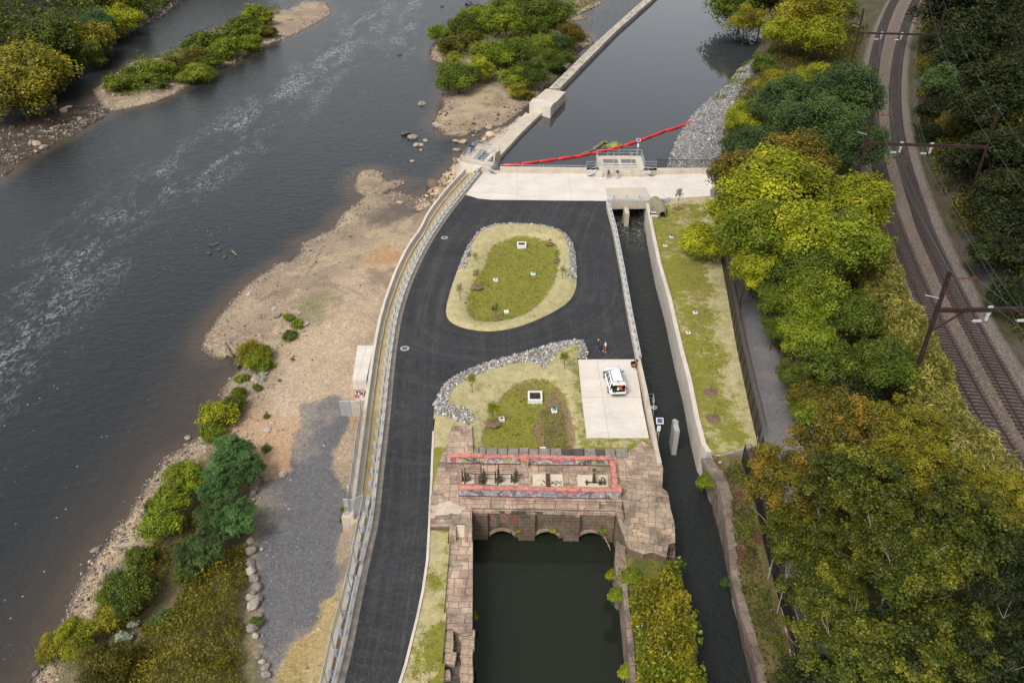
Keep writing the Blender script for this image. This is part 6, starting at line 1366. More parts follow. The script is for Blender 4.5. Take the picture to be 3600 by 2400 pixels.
def person(loc, face, label, shirt, trous, shoe, hair=(.08, .05, .03), H=1.76, sleeve='short', pose=None, longhair=False, bald=False, cap=None, logo=None):
    P = dict(hip=(0, 0, .93), la=(.10, -.02), ra=(-.10, .02), lk=None, rk=None, lh=(.30, .08, .86), rh=(-.30, .08, .86), le=(.29, -.02, 1.13), re=(-.29, -.02, 1.13), lean=0.0, turn=0.0)
    P.update(pose or {}); k = H/1.76; rt = empty('person', loc, face, label, 'person')
    V3 = lambda x, y, z: Vector((x*k, y*k, z*k)); ln = P['lean']
    hipL, hipR = V3(.095, 0, .92), V3(-.095, 0, .92); ftL, ftR = V3(P['la'][0], P['la'][1], .08), V3(P['ra'][0], P['ra'][1], .08)
    knL = (hipL+ftL)/2+V3(0, .04, .02); knR = (hipR+ftR)/2+V3(0, .04, .02)
    if P['lk']: knL = V3(*P['lk'])
    if P['rk']: knR = V3(*P['rk'])
    shL, shR = V3(.185, ln*.8, 1.43), V3(-.185, ln*.8, 1.43); neck = V3(0, ln*.9, 1.47); head = V3(0, ln+.02, 1.63)
    eL, eR, hL, hR = V3(*P['le']), V3(*P['re']), V3(*P['lh']), V3(*P['rh'])
    body = [(V3(0, ln*.4, 1.22), None, (.155*k, .10*k, .20*k), 0), (V3(0, 0, .97), None, (.16*k, .11*k, .13*k), 0), (V3(0, ln*.75, 1.37), None, (.17*k, .10*k, .11*k), 0), (neck, head, .055*k, .05*k),
            (head, None, (.076*k, .098*k, .118*k), 0), (head+V3(0, .04, -.07), None, (.05*k, .055*k, .05*k), 0), (head+V3(0, .10, -.01), None, (.014*k, .02*k, .025*k), 0), (head+V3(.078, 0, -.01), None, (.012*k, .02*k, .032*k), 0), (head+V3(-.078, 0, -.01), None, (.012*k, .02*k, .032*k), 0),
            (hipL, knL, .085*k, .055*k), (knL, ftL, .052*k, .035*k), (hipR, knR, .085*k, .055*k), (knR, ftR, .052*k, .035*k), (shL, eL, .048*k, .036*k), (eL, hL, .036*k, .025*k), (shR, eR, .048*k, .036*k), (eR, hR, .036*k, .025*k)]
    for hnd, elb, sg in ((hL, eL, 1), (hR, eR, -1)):
        d = (hnd-elb).normalized(); sd = d.cross(Vector((sg, 0, 0))); sd = sd.normalized() if sd.length > .1 else Vector((0, 1, 0)); palm = hnd+d*.05*k
        body.append((hnd, palm+d*.02*k, .026*k, .03*k))
        for q, L in ((-1.5, .062), (-.5, .075), (.5, .07), (1.5, .055)):
            b0 = palm+d*.02*k+sd*q*.016*k; m0 = b0+d*L*.55*k; body += [(b0, m0, .0095*k, .009*k), (m0, m0+(d*.8-Vector((sg*.35, 0, 0))).normalized()*L*.5*k, .009*k, .0075*k)]
        tb = hnd+d*.02*k+sd*.028*k; body.append((tb, tb+(d*.7+sd*.7).normalized()*.055*k, .011*k, .009*k))
    blob('body', body, SKIN, rt, .0125)
    e = .018*k
    sh = [(V3(0, ln*.4, 1.20), None, (.178*k, .122*k, .24*k), 0), (V3(0, ln*.75, 1.37), None, (.19*k, .118*k, .115*k), 0), (V3(0, .0, 1.0), None, (.178*k, .128*k, .12*k), 0)]
    for s_, e_, h_ in ((shL, eL, hL), (shR, eR, hR)):
        if sleeve == 'long': sh += [(s_, e_, .068*k, .056*k), (e_, e_.lerp(h_, .92), .055*k, .042*k)]
        else: sh += [(s_, s_.lerp(e_, .72), .07*k, .062*k)]
    blob('shirt', sh, simple('cloth', shirt, .85, 0, .15, 12) if True else None, rt, .02)
    blob('trousers', [(V3(0, 0, .95), None, (.168*k, .122*k, .11*k), 0), (hipL, knL, .10*k, .075*k), (knL, ftL.lerp(knL, .05), .074*k, .062*k), (hipR, knR, .10*k, .075*k), (knR, ftR.lerp(knR, .05), .074*k, .062*k)], simple('trouser_cloth', trous, .85, 0, .15, 12), rt, .02)
    for f in (ftL, ftR): blob('shoe', [(f+V3(0, -.03, -.035), f+V3(0, .13, -.045), .045*k, .036*k)], simple('shoe_leather', shoe, .6), rt, .015)
    hc = simple('hair', hair, .7, 0, .2, 20)
    if cap: blob('cap', [(head+V3(0, -.01, .055), None, (.092*k, .108*k, .072*k), 0), (head+V3(0, .1, .045), None, (.06*k, .07*k, .012*k), 0)], simple('cap_cloth', cap, .8), rt, .012)
    elif not bald: blob('hair', [(head+V3(0, -.022, .035), None, (.088*k, .10*k, .10*k), 0)] + ([(head+V3(0, -.08, -.02), head+V3(0, -.11, -.24), .075*k, .05*k), (head+V3(.07, -.04, 0), head+V3(.09, -.03, -.2), .035*k, .025*k), (head+V3(-.07, -.04, 0), head+V3(-.09, -.03, -.2), .035*k, .025*k)] if longhair else []), hc, rt, .014)
    else: blob('hair', [(head+V3(0, -.05, -.01), None, (.082*k, .06*k, .045*k), 0)], hc, rt, .014)
    for s in (-1, 1): MB().box(tuple(head+V3(s*.03, .092, .015)), (.016, .01, .009)).build('eye', M['black'], rt)
    if logo: MB().box(tuple(V3(.05, .125+ln*.7, 1.36)), (.07, .01, .04)).build('chest_logo', M['white'], rt)
    return rt
person(W('C', 365, 455, 0), R(-75), 'man in black top and blue jeans with sandy cap standing on the asphalt', (.015, .016, .018), (.03, .07, .16), (.35, .28, .2), H=1.8, sleeve='long', cap=(.55, .30, .18), pose=dict(la=(.09, .12), ra=(-.12, -.16), lh=(.18, .18, .95), rh=(-.2, .15, .95)))
person(W('C', 530, 465, 0), R(70), 'woman with long brown hair, white top and rust trousers on the asphalt', (.75, .75, .76), (.42, .10, .05), (.75, .75, .75), hair=(.07, .025, .015), H=1.68, longhair=True, pose=dict(la=(.09, .28), ra=(-.09, -.12), lh=(.12, .22, 1.08), rh=(-.14, .22, 1.08)))
person(W('S', 685, 1005, 0), R(-30), 'man in dark red shirt, grey trousers and dark cap on the apron, raising an arm', (.15, .02, .02), (.13, .13, .11), (.02, .02, .02), H=1.8, sleeve='long', cap=(.02, .02, .02), pose=dict(la=(.16, .15), ra=(-.12, -.2), rh=(-.12, .42, 1.38), re=(-.26, .22, 1.28)))
person(W('S', 938, 1005, 0), R(170), 'man in navy shirt with small white logo and pale jeans on the apron', (.02, .03, .12), (.42, .50, .58), (.02, .02, .02), H=1.8, hair=(.25, .2, .17), logo=True, pose=dict(la=(.2, .02), ra=(-.2, -.02), lh=(.05, .2, 1.02), rh=(-.1, .2, 1.0)))
person(W('J', 720, 548, zt), R(20), 'man in light blue shirt and pale jeans leaning on the rail of the gate platform', (.14, .40, .72), (.42, .56, .70), (.09, .03, .02), H=1.8, hair=(.10, .04, .02), pose=dict(lh=(.45, .1, 1.0), rh=(-.5, -.05, 1.05), re=(-.36, -.05, 1.25), la=(.12, .1), ra=(-.1, -.05)))
person(W('J', 770, 432, zt), R(160), 'man in navy shirt, black trousers and dark cap between two others on the platform', (.015, .025, .10), (.012, .012, .014), (.015, .015, .015), H=1.78, cap=(.012, .015, .03), pose=dict(rh=(-.2, .25, 1.2), lh=(.2, .2, 1.1)))
person(W('J', 870, 355, zt), R(140), 'man in blue shirt and dark jeans at the far end of the platform group', (.12, .26, .62), (.03, .08, .2), (.12, .07, .04), H=1.82, hair=(.16, .05, .02), pose=dict(rh=(-.26, .2, 1.2), lh=(.1, .22, 1.05), la=(.14, .05), ra=(-.14, -.08)))
# ============================================================ loose stone (uncountable)
def ico():
    bm = bmesh.new(); bmesh.ops.create_icosphere(bm, subdivisions=1, radius=1); v = np.array([p.co[:] for p in bm.verts], np.float32); f = np.array([[q.index for q in p.verts] for p in bm.faces], np.int32); bm.free(); return v, f
IV, IF = ico()
def rotm(rng, n, full=True):
    q = rng.normal(size=(n, 4)).astype(np.float32)
    if not full: q[:, 1:3] *= .25
    q /= np.linalg.norm(q, axis=1, keepdims=True); w, x, y, z = q.T
    return np.stack([1-2*(y*y+z*z), 2*(x*y-z*w), 2*(x*z+y*w), 2*(x*y+z*w), 1-2*(x*x+z*z), 2*(y*z-x*w), 2*(x*z-y*w), 2*(y*z+x*w), 1-2*(x*x+y*y)], 1).reshape(n, 3, 3)
def stones(name, pts, size, mat, seed=0, kind='stuff', label=None, flat=.6):
    rng = np.random.RandomState(seed); n = len(pts); s = size*np.exp(rng.normal(0, .38, n)).astype(np.float32)
    ax = np.stack([rng.uniform(.7, 1.3, n), rng.uniform(.5, 1, n), rng.uniform(.35, flat+.2, n)], 1)
    v = IV[None]*(1+rng.uniform(-.28, .28, (n, len(IV), 1))); v = v*ax[:, None, :]*s[:, None, None]*.5; v = np.einsum('nij,nkj->nki', rotm(rng, n), v) + np.asarray(pts, np.float32)[:, None, :]
    f = IF[None]+np.arange(n)[:, None, None]*len(IV); rnd = np.repeat(rng.rand(n), len(IV))
    o = link(name, npmesh(name, v.reshape(-1, 3), f.reshape(-1, 3), False, {'rnd': ('FLOAT', rnd)}), mat); return tag(o, label, 'stones' if label else None, kind=kind)
def scatter(poly, dens, seed, dmin=0, falloff=None):
    xs = [p[0] for p in poly]; ys = [p[1] for p in poly]; rng = np.random.RandomState(seed); n = int((max(xs)-min(xs))*(max(ys)-min(ys))*dens)
    x = rng.uniform(min(xs), max(xs), n).astype(np.float32); y = rng.uniform(min(ys), max(ys), n).astype(np.float32); m = inside(x, y, poly)
    return x[m], y[m]
SG = [(0, (.10, .10, .105)), (.35, (.24, .235, .235)), (.7, (.42, .41, .40)), (1, (.66, .64, .61))]
M['riprap'] = m_stone('grey_riprap', SG); M['pebble'] = m_stone('tan_stones', [(0, (.11, .085, .065)), (.4, (.27, .215, .16)), (.75, (.42, .34, .26)), (1, (.62, .54, .44))])
M['shorestone'] = m_stone('shore_stone', [(0, (.07, .055, .05)), (.4, (.20, .155, .13)), (.75, (.34, .28, .24)), (1, (.5, .44, .38))]); M['darkpebble'] = m_stone('dark_river_stones', [(0, (.03, .025, .022)), (.5, (.12, .09, .075)), (.85, (.26, .20, .16)), (1, (.46, .38, .31))])
x, y = scatter(isl, 46, 1); inn = rip1[1:13]+PL('e', 0, (1560, 900), (860, 900)); qa, qb = rip1[0], rip1[13]; m = ~inside(x, y, inn) & (y > qa[1]+(x-qa[0])/(qb[0]-qa[0])*(qb[1]-qa[1])); x, y = x[m], y[m]; stones('island_riprap', np.stack([x, y, bowl(gi1, .35, .28)(x, y, sdist(x, y, isl))+np.random.RandomState(1).uniform(.0, .12, len(x))], 1), .20, M['riprap'], 1, label='band of broken grey riprap round the top of the oval island lawn')
x, y = scatter(rip2, 46, 2); stones('garden_riprap', np.stack([x, y, bowl(gi2, .35, .2)(x, y, np.maximum(0, sdist(x, y, law2)))+np.random.RandomState(1).uniform(.0, .12, len(x))], 1), .205, M['riprap'], 2, label='wide band of broken grey riprap between the asphalt bend and the garden lawn')
rp = [tuple(p) for p in E_shore[4:]] + PL('I', 0, (1330, 545), (2050, 552)) + PL('c', 0, (255, 1070), (290, 930), (330, 760), (440, 640), (490, 520), (520, 430))
x, y = scatter(rp, 11, 3); z = np.maximum(ground_h(x, y), -1.3); stones('shore_riprap', np.stack([x, y, z], 1), .30, m_stone('weathered_riprap', [(0, (.06, .06, .062)), (.4, (.17, .165, .16)), (.75, (.31, .30, .29)), (1, (.50, .48, .45))]), 3, label='slope of pale grey riprap running into the still pool')
x, y = scatter(PL('I', .2, (1105, 1000), (1400, 975), (1330, 1110), (1180, 1180), (1120, 1110)), 22, 4); stones('corner_riprap', np.stack([x, y, np.full(len(x), .3)], 1), .26, M['riprap'], 4, label='small corner of grey riprap behind the olive cover')
def shore_band(poly, width, dens, seed):
    x, y = scatter(poly, dens, seed); sh = A_shore if poly is A_poly else poly; d = pdist(x, y, sh, sh is poly); r = np.random.RandomState(seed+9).rand(len(x)); m = r < np.exp(-(d/width)**1.6); return x[m], y[m]
x, y = shore_band(A_poly, 4.5, 9, 5); yb = W('O', 400, 1000, ZR).y; m = (y < yb) | (np.random.RandomState(3).rand(len(x)) < .35); x, y = x[m], y[m]
m = (x < W('O', 960, 700, -3).x) | (y > W('O', 960, 560, -3).y); x, y = x[m], y[m]
stones('shore_stones', np.stack([x, y, ground_h(x, y)+.02], 1), .24, M['shorestone'], 5, label='brown stones strewn along the water line of the near bank')
x, y = scatter(A_poly, .55, 6); m = (x < np.interp(y, [p[1] for p in RW[::-1]], [p[0] for p in RW[::-1]])-.5) & (fbm(x, y, 5, 71) > .47); x, y = x[m], y[m]
stones('scattered_stones', np.stack([x, y, ground_h(x, y)+.01], 1), .16, M['pebble'], 6, label='small pale stones scattered over the dry sandy bar')
for k, (poly, nm, lb) in enumerate(((B_poly, 'island_stones', 'stones along the rim of the narrow bushy island'), (C_poly, 'islet_stones', 'stones along the rim of the wooded island by the dam'))):
    x, y = shore_band(poly, 3.0, 2.0, 10+k); stones(nm, np.stack([x, y, ground_h(x, y)+.02], 1), .4, M['pebble'] if k == 0 else M['darkpebble'], 7+k, label=lb)
x, y = scatter(F_poly, 1.3, 12); z = ground_h(x, y); m = z > ZR-.14; x, y, z = x[m], y[m], z[m]; stones('awash_stones', np.stack([x, y, z+.05], 1), .55, M['darkpebble'], 12, label='dark stones half awash along the broken bar below the narrow island')
x, y = scatter(D_poly, .8, 13); d = pdist(x, y, D_shore); m = (d < 3.5) & (y < 330); x, y = x[m], y[m]; stones('bank_stones', np.stack([x, y, ground_h(x, y)+.1], 1), .9, M['darkpebble'], 13, label='dark rocks along the foot of the far wooded bank')
# ledge rocks by the river wall
led = PL('b', -3.8, (1230, 850), (1060, 880), (930, 990), (790, 1090), (620, 1285), (500, 1400), (560, 1500), (640, 1400), (830, 1160), (1100, 1000), (1250, 870))
x, y = scatter(led, 1.6, 14); stones('ledge_slabs', np.stack([x, y, ground_h(x, y)-.02], 1), .95, m_stone('tan_bedrock', [(0, (.12, .085, .06)), (.4, (.36, .26, .17)), (1, (.58, .45, .31))]), 14, label='broken tan bedrock ledges along the foot of the dam and river wall', flat=-.1)
# individual boulders
ROW = [((1778, 105), 1.2), ((1792, 140), .9), ((1825, 160), 1.6), ((1950, 133), 1.7), ((1748, 222), 1.9), ((1738, 262), 1.9), ((1722, 318), 1.9), ((1722, 372), 1.6), ((1722, 520), 2.1), ((1722, 590), 1.6), ((1726, 665), 2.2), ((1722, 748), 2.0), ((1730, 805), 2.2),
       ((1752, 858), 1.9), ((1775, 915), 2.1), ((1728, 985), 1.7), ((1748, 945), 1.3), ((1775, 1000), 2.0), ((1745, 1045), 2.3), ((1780, 1105), 1.5), ((1738, 1198), 2.2), ((1762, 1245), 1.2), ((1805, 1320), 1.1), ((1775, 1388), .9), ((1808, 1420), 1.2), ((1830, 1460), 1.4), ((1838, 1510), 1.7), ((1802, 645), .9), ((1808, 1240), .6), ((1842, 1122), .5)]
for k, ((px, py), s) in enumerate(ROW):
    p = W('g', px, py, -1.9); z = gh(p.x, p.y)
    boulder('boulder', (p.x, p.y, z+.12*s), (s*.44, s*.54, s*.38), k+1, M['rock'] if k % 3 else M['rockpale'], 'pale boulder in the row edging the grey stone lot', 'boulder', 'boulders edging the grey stone lot')
for fr_, px, py, s, m, lb in (('d', 1295, 1448, 1.0, 'rock', 'rounded grey boulder standing alone in the water below the bushy shrub'), ('d', 1278, 1498, .8, 'rock', 'small grey boulder at the water edge just below the lone rounded one'),
        ('a', 440, 765, 3.2, 'rocktan', 'big flat-topped tan boulder in the dark back channel'), ('a', 478, 742, 2.2, 'rock', 'grey boulder right behind the big tan one in the back channel'), ('a', 715, 642, 2.2, 'rocktan', 'upper of two tan boulders at the west tip of the narrow island'),
        ('a', 720, 668, 2.0, 'rocktan', 'lower of two tan boulders at the west tip of the narrow island'), ('a', 790, 672, 1.6, 'rockpale', 'flat pale rock beside the first shrub of the narrow island'), ('a', 762, 333, 1.8, 'rock', 'grey rock standing in the back channel, off the far bank'),
        ('a', 558, 510, 1.5, 'rock', 'grey rock in the back channel nearest the gold tree'), ('a', 620, 435, 1.6, 'rock', 'grey rock in the back channel beside the stony point'), ('a', 406, 565, 1.4, 'rock', 'right one of two small rocks under the gold tree'), ('a', 368, 560, 1.4, 'rock', 'left one of two small rocks under the gold tree'),
        ('a', 250, 995, 2.6, 'rocktan', 'flat reddish slab on the half-drowned bar'), ('a', 300, 1020, 2.8, 'rock', 'broad pinkish rock lying beside the flat slab on the half-drowned bar'), ('a', 2000, 158, 3.0, 'rocktan', 'big tan slab on the stony tail of the narrow island'), ('a', 145, 712, 2.4, 'rocktan', 'tan boulder at the water line beneath the gold tree'),
        ('b', 556, 718, 2.6, 'rock', 'solitary flat rock in the river left of the islet beach'), ('b', 662, 870, 2.8, 'rockpale', 'pale flat rock at the south-west tip of the islet'), ('b', 445, 925, 2.6, 'rockdark', 'dark flat rock upstream of the grey wedge in the river'), ('b', 495, 950, 3.0, 'rock', 'wedge-shaped grey rock in the river left of the gate'),
        ('b', 580, 970, 1.4, 'rocktan', 'small tan rock between the wedge and the pebbly pile'), ('b', 518, 1003, 1.9, 'rocktan', 'left rock of the small tan pile in midstream'), ('b', 550, 1000, 1.5, 'rocktan', 'right rock of the small tan pile in midstream'), ('b', 487, 1112, 1.2, 'rocktan', 'lone rust-tan rock in the river between bar and gate'), ('b', 548, 1035, 1.0, 'rocktan', 'tiny tan rock below the small midstream pile'),
        ('b', 795, 975, 2.0, 'rocktan', 'left tan slab in the water behind the platform group'), ('b', 840, 982, 2.4, 'rocktan', 'right tan slab in the water behind the platform group'), ('b', 795, 1035, 2.0, 'rock', 'grey rock in the water left of the three people'), ('b', 1022, 880, 2.4, 'rocktan', 'tan rock between the islet and the weir'), ('b', 910, 937, 1.2, 'rock', 'small grey rock in the gap between islet and gate'),
        ('b', 880, 30, 4.2, 'rockdark', 'dark rock pile in the rapids at the top of the river, left part'), ('b', 935, 38, 3.6, 'rockdark', 'dark rock pile in the rapids at the top of the river, right part'), ('b', 1000, 28, 2.6, 'rockdark', 'low dark rock touching the wooded island at the top'), ('b', 402, 380, 1.8, 'rockdark', 'submerged rock making a white riffle in mid river'), ('b', 690, 45, 2.2, 'rockdark', 'dark rock with white water left of the wooded island'),
        ('d', 1465, 120, 1.3, 'rockdark', 'largest of the dark stones in the shallow midstream cluster'), ('d', 1510, 150, 1.0, 'rockdark', 'dark stone at the right of the shallow midstream cluster'), ('d', 1440, 178, 1.0, 'rockdark', 'dark stone at the left of the shallow midstream cluster'), ('d', 1550, 200, 1.0, 'rockdark', 'dark stone at the bottom of the shallow midstream cluster'), ('d', 1495, 108, .9, 'rockdark', 'dark stone at the top of the shallow midstream cluster'),
        ('d', 1905, 585, 1.7, 'rock', 'long grey slab on the gravel bar left of the little bushes'), ('d', 2045, 575, 1.8, 'rocktan', 'pale tan slab above the pair of little bushes on the bar'), ('d', 1990, 668, 1.3, 'rocktan', 'tan boulder tucked beside the pair of little bushes'), ('d', 2100, 645, 1.7, 'rockpale', 'flat pale slab right of the pair of little bushes'), ('d', 1885, 540, .9, 'rockpale', 'small pale stone alone on the open gravel bar'),
        ('d', 1750, 1070, 1.0, 'rockpale', 'pale stone cluster centre among the bank weeds'), ('d', 1880, 1325, 1.0, 'rockpale', 'pale stone on the orange soil, upper'), ('d', 1840, 1375, 1.1, 'rockpale', 'pale stone on the orange soil, middle'), ('d', 1812, 1475, .9, 'rockpale', 'pale stone on the orange soil, lower'), ('d', 1935, 1158, 1.1, 'rockpale', 'largest pale stone in the rubble fan above the grey lot'),
        ('c', 1875, 1165, 2.6, 'rock', 'pale grey boulder at the foot of the middle gantry east pole'), ('b', 405, 1425, 1.6, 'rocktan', 'tan rocks standing in the puddle at the neck of the bar'), ('e', 60, 40, .9, 'rockdark', 'dark wet stone on the bar beside the river wall')):
    z0 = ZR if fr_ in 'abd' else 3; p = W(fr_, px, py, z0); z = gh(p.x, p.y)
    if fr_ == 'd' and px > 1800 or fr_ == 'e': p = W(fr_, px, py, -2.4); z = gh(p.x, p.y)
    z = max(z, ZR if fr_ in 'abde' else -99); boulder('boulder', (p.x, p.y, z+.05*s), (s*.9, s*.75, s*.42), int(px+py), M[m], lb)

# ============================================================ vegetation
def leafquads(C, N, L, Wd, rng, bend=.25):
    """C centres, N normals, sizes -> verts, quads (folded leaf clusters)"""
    n = len(C); t = rng.normal(size=(n, 3)).astype(np.float32); t -= N*(t*N).sum(1, keepdims=True); t /= np.linalg.norm(t, axis=1, keepdims=True)+1e-6; b = np.cross(N, t)
    L = L[:, None]; Wd = Wd[:, None]
    v = np.stack([C-t*L, C+b*Wd+N*bend*Wd, C+t*L, C-b*Wd+N*bend*Wd], 1); f = np.arange(n*4).reshape(n, 4); return v.reshape(-1, 3), f
def crown(name, seed, nclump=26, nleaf=8000, leaf=.055, spread=.62, cr=(.26, .42), asp=.6, top=1.0, up=.35, flatb=-.35, droop=0.0, shell=.8):
    rng = np.random.RandomState(seed); d = rng.normal(size=(nclump, 3)); d /= np.linalg.norm(d, axis=1, keepdims=True); d[:, 2] = np.where(d[:, 2] < flatb, -d[:, 2]*.6, d[:, 2])
    rad = spread*rng.uniform(.45, 1.12, nclump); c = d*rad[:, None]; c[:, 2] *= top; r = rng.uniform(*cr, nclump)*(1.1-.35*rad/spread)
    w = r**2; k = rng.choice(nclump, nleaf, p=w/w.sum()); u = rng.normal(size=(nleaf, 3)); u /= np.linalg.norm(u, axis=1, keepdims=True); u[:, 2] = np.where((u[:, 2] < -.1) & (rng.rand(nleaf) < .65), -u[:, 2], u[:, 2])
    lump = 1+.34*np.sin(u[:, 0]*5+k)*np.cos(u[:, 1]*6+2*k)
    pos = c[k]+u*(r[k]*lump*(shell+(1.3-shell)*rng.rand(nleaf)**1.1))[:, None]; pos[:, 2] -= droop*np.maximum(0, np.hypot(pos[:, 0], pos[:, 1])-.5)**2
    N = u*.75+rng.normal(size=(nleaf, 3))*.5; N[:, 2] += up; N /= np.linalg.norm(N, axis=1, keepdims=True)
    s = leaf*rng.uniform(.6, 1.35, nleaf); v, f = leafquads(pos.astype(np.float32), N.astype(np.float32), s.astype(np.float32), (s*asp).astype(np.float32), rng)
    cl = rng.rand(nclump); rnd = np.clip(.25+.35*cl[k]+rng.normal(0, .16, nleaf)+.12*pos[:, 2], 0, 1)
    return npmesh(name, v, f, False, {'rnd': ('FLOAT', np.repeat(rnd, 4))})
def trunkmesh(name, seed, limbs=9, reach=.75, thick=.05, zt_=1.35, tw=.5):
    """unit tree: radius scaled by R, height by crown-centre height"""
    rng = random.Random(seed); mb = MB(); bend = [(0, 0, -.05), (rng.uniform(-.04, .04), rng.uniform(-.04, .04), .4), (rng.uniform(-.06, .06), rng.uniform(-.06, .06), .8), (rng.uniform(-.1, .1), rng.uniform(-.1, .1), 1.15)]
    mb.tube(smooth(bend, 1), [thick, thick*.9, thick*.75, thick*.7, thick*.5, thick*.4], 7)
    for i in range(limbs):
        a = 6.283*i/limbs+rng.uniform(-.4, .4); z0 = rng.uniform(.5, 1.0); L = reach*rng.uniform(.6, 1.05); z1 = z0+rng.uniform(.15, .45)
        p = [(0, 0, z0), (L*.35*math.cos(a), L*.35*math.sin(a), z0+(z1-z0)*.6), (L*.75*math.cos(a+.15), L*.75*math.sin(a+.15), z1), (L*math.cos(a+.1), L*math.sin(a+.1), min(zt_, z1+.12))]
        mb.tube(smooth(p, 1), [thick*.5, thick*.42, thick*.34, thick*.26, thick*.18, thick*.08], 5)
        for s in (-1, 1): q = Vector(p[2]); mb.tube([q, q+Vector((L*.3*math.cos(a+s*.9), L*.3*math.sin(a+s*.9), rng.uniform(.02, .15)))], [thick*.16, thick*.05], 4)
    me = bpy.data.meshes.new(name); me.from_pydata(mb.v, [], mb.f); me.polygons.foreach_set('use_smooth', np.ones(len(me.polygons), bool)); return me
CR = {'broad': [crown('broad_crown', s, 38, 26000, .031, .68, (.24, .40)) for s in (1, 2, 3)], 'fine': [crown('fine_crown', s, 50, 30000, .024, .70, (.2, .34), .5) for s in (4, 5)],
      'syc': [crown('spreading_crown', s, 95, 36000, .022, .80, (.12, .23), .8, up=.35, shell=.5) for s in (6, 7, 8)], 'shrub': [crown('shrub_crown', s, 20, 9500, .046, .60, (.28, .46), .6) for s in (9, 10, 11)],
      'far': [crown('dense_crown', s, 32, 16000, .038, .68, (.26, .40), .6) for s in (12, 13)], 'willow': [crown('willow_crown', s, 26, 14000, .055, .62, (.24, .4), .22, droop=.4) for s in (14, 15)],
      'plume': [crown('feathery_crown', 16, 26, 13000, .055, .66, (.2, .34), .28, up=.6)], 'sparse': [crown('sparse_crown', s, 14, 700, .05, .6, (.25, .4), .5, shell=.3) for s in (17, 18)], 'small': [crown('weed_crown', 19, 9, 900, .12, .5, (.3, .5), .5)]}
TK = {'brown': [trunkmesh('trunk', s, 9, .7, .03) for s in (1, 2)], 'pale': [trunkmesh('trunk', s, 13, .80, .014, 1.5) for s in (3, 4)], 'stem': [trunkmesh('stem', 5, 7, .6, .03)]}
tn = [0]
def tree(name, fr_, px, py, rpx, kind, leaf, hc, label, cat='tree', group=None, bark='brown', vr=.8, zg=None, base=None):
    """crown centre seen at (px, py); rpx crown radius in that frame's pixels; hc height of crown centre above its ground"""
    tn[0] += 1; k = tn[0]; z = -2.0
    if base: p = Vector((base[0], base[1], 0)); z = gh(p.x, p.y) if zg is None else zg
    else:
        for _ in range(6):
            p = W(fr_, px, py, z+hc); z = max(gh(p.x, p.y), ZR) if zg is None else zg
    s = FR[fr_][2]*rpx/SCL(Vector((p.x, p.y, z+hc)))*{'a': 1.62, 'b': 1.6, 'c': 1.6}.get(fr_, 1.52)
    rng = random.Random(k*7+1); rt = empty(name, (p.x, p.y, z), rng.uniform(0, 6.28), label, cat, group)
    me = CR[kind][k % len(CR[kind])]; c = bpy.data.objects.new('crown' if cat == 'tree' else 'foliage', me); COL.objects.link(c)
    if not me.materials: me.materials.append(LEAF['green'])
    c.material_slots[0].link = 'OBJECT'; c.material_slots[0].material = LEAF[leaf]
    c.parent = rt; c.location = (0, 0, hc*(.58 if fr_ == 'a' else .98 if hc > 5 else .72)); c.scale = (s, s*rng.uniform(.9, 1.08), min(s*vr, hc*1.12) if cat == 'tree' else min(s*vr, hc*1.35)); tm = TK['pale' if bark == 'pale' else ('brown' if cat == 'tree' else 'stem')]; tm = tm[k % len(tm)]
    if not tm.materials: tm.materials.append(M['palebark' if bark == 'pale' else 'bark'])
    t = bpy.data.objects.new('trunk' if cat == 'tree' else 'stem', tm); COL.objects.link(t); t.parent = rt; t.scale = (s, s, hc) if bark != 'pale' else (s, s, hc*.80)
    return rt
T_ = 'tree'; S_ = 'shrub'
g = 'trees of the wood beyond the back channel'
for a in (('a', 90, 240, 210, 'broad', 'gold', 9, 'large gold-green tree at the left edge of the far wood'), ('a', 230, 420, 140, 'broad', 'gold', 7, 'golden tree hanging low over the dark back channel'), ('a', 20, 480, 110, 'far', 'ygreen', 7, 'yellowish tree cut by the left edge below the large gold one'),
          ('a', 430, 180, 130, 'fine', 'green', 9, 'green tree in the middle of the far wood'), ('a', 520, 330, 100, 'broad', 'green', 6, 'green tree leaning over the rocky point of the far bank'), ('a', 640, 130, 110, 'fine', 'blue', 8, 'bluish green tree near the right end of the far wood'),
          ('a', 660, 260, 75, 'fine', 'green', 5, 'dense green tree low on the far bank, under the bluish one'), ('a', 830, 80, 100, 'broad', 'ygreen', 7, 'yellow-green tree at the right end of the far wood'), ('a', 890, 20, 80, 'far', 'bright', 7, 'bright green tree at the top right of the far wood'), ('a', 250, 60, 160, 'far', 'green', 11, 'green tree at the top of the far wood'),
          ('a', 380, 420, 70, 'far', 'dark', 5, 'dark tree in the gap behind the golden one'), ('a', 530, 10, 130, 'far', 'gold', 10, 'gold-tinged tree at the top edge of the far wood'), ('a', 60, 620, 80, 'far', 'dark', 4, 'dark bush under the yellowish tree at the left edge'), ('a', 760, -20, 110, 'far', 'gold', 9, 'golden crown at the top of the frame in the far wood'), ('a', -60, 80, 170, 'far', 'gold', 11, 'gold crown cut by the top left corner'), ('a', 770, 190, 60, 'far', 'olive', 4, 'olive bush just above the rocks of the far bank')): tree('broadleaf_tree', *a[:7], a[7], T_, g)
g = 'shrubs on the narrow island'
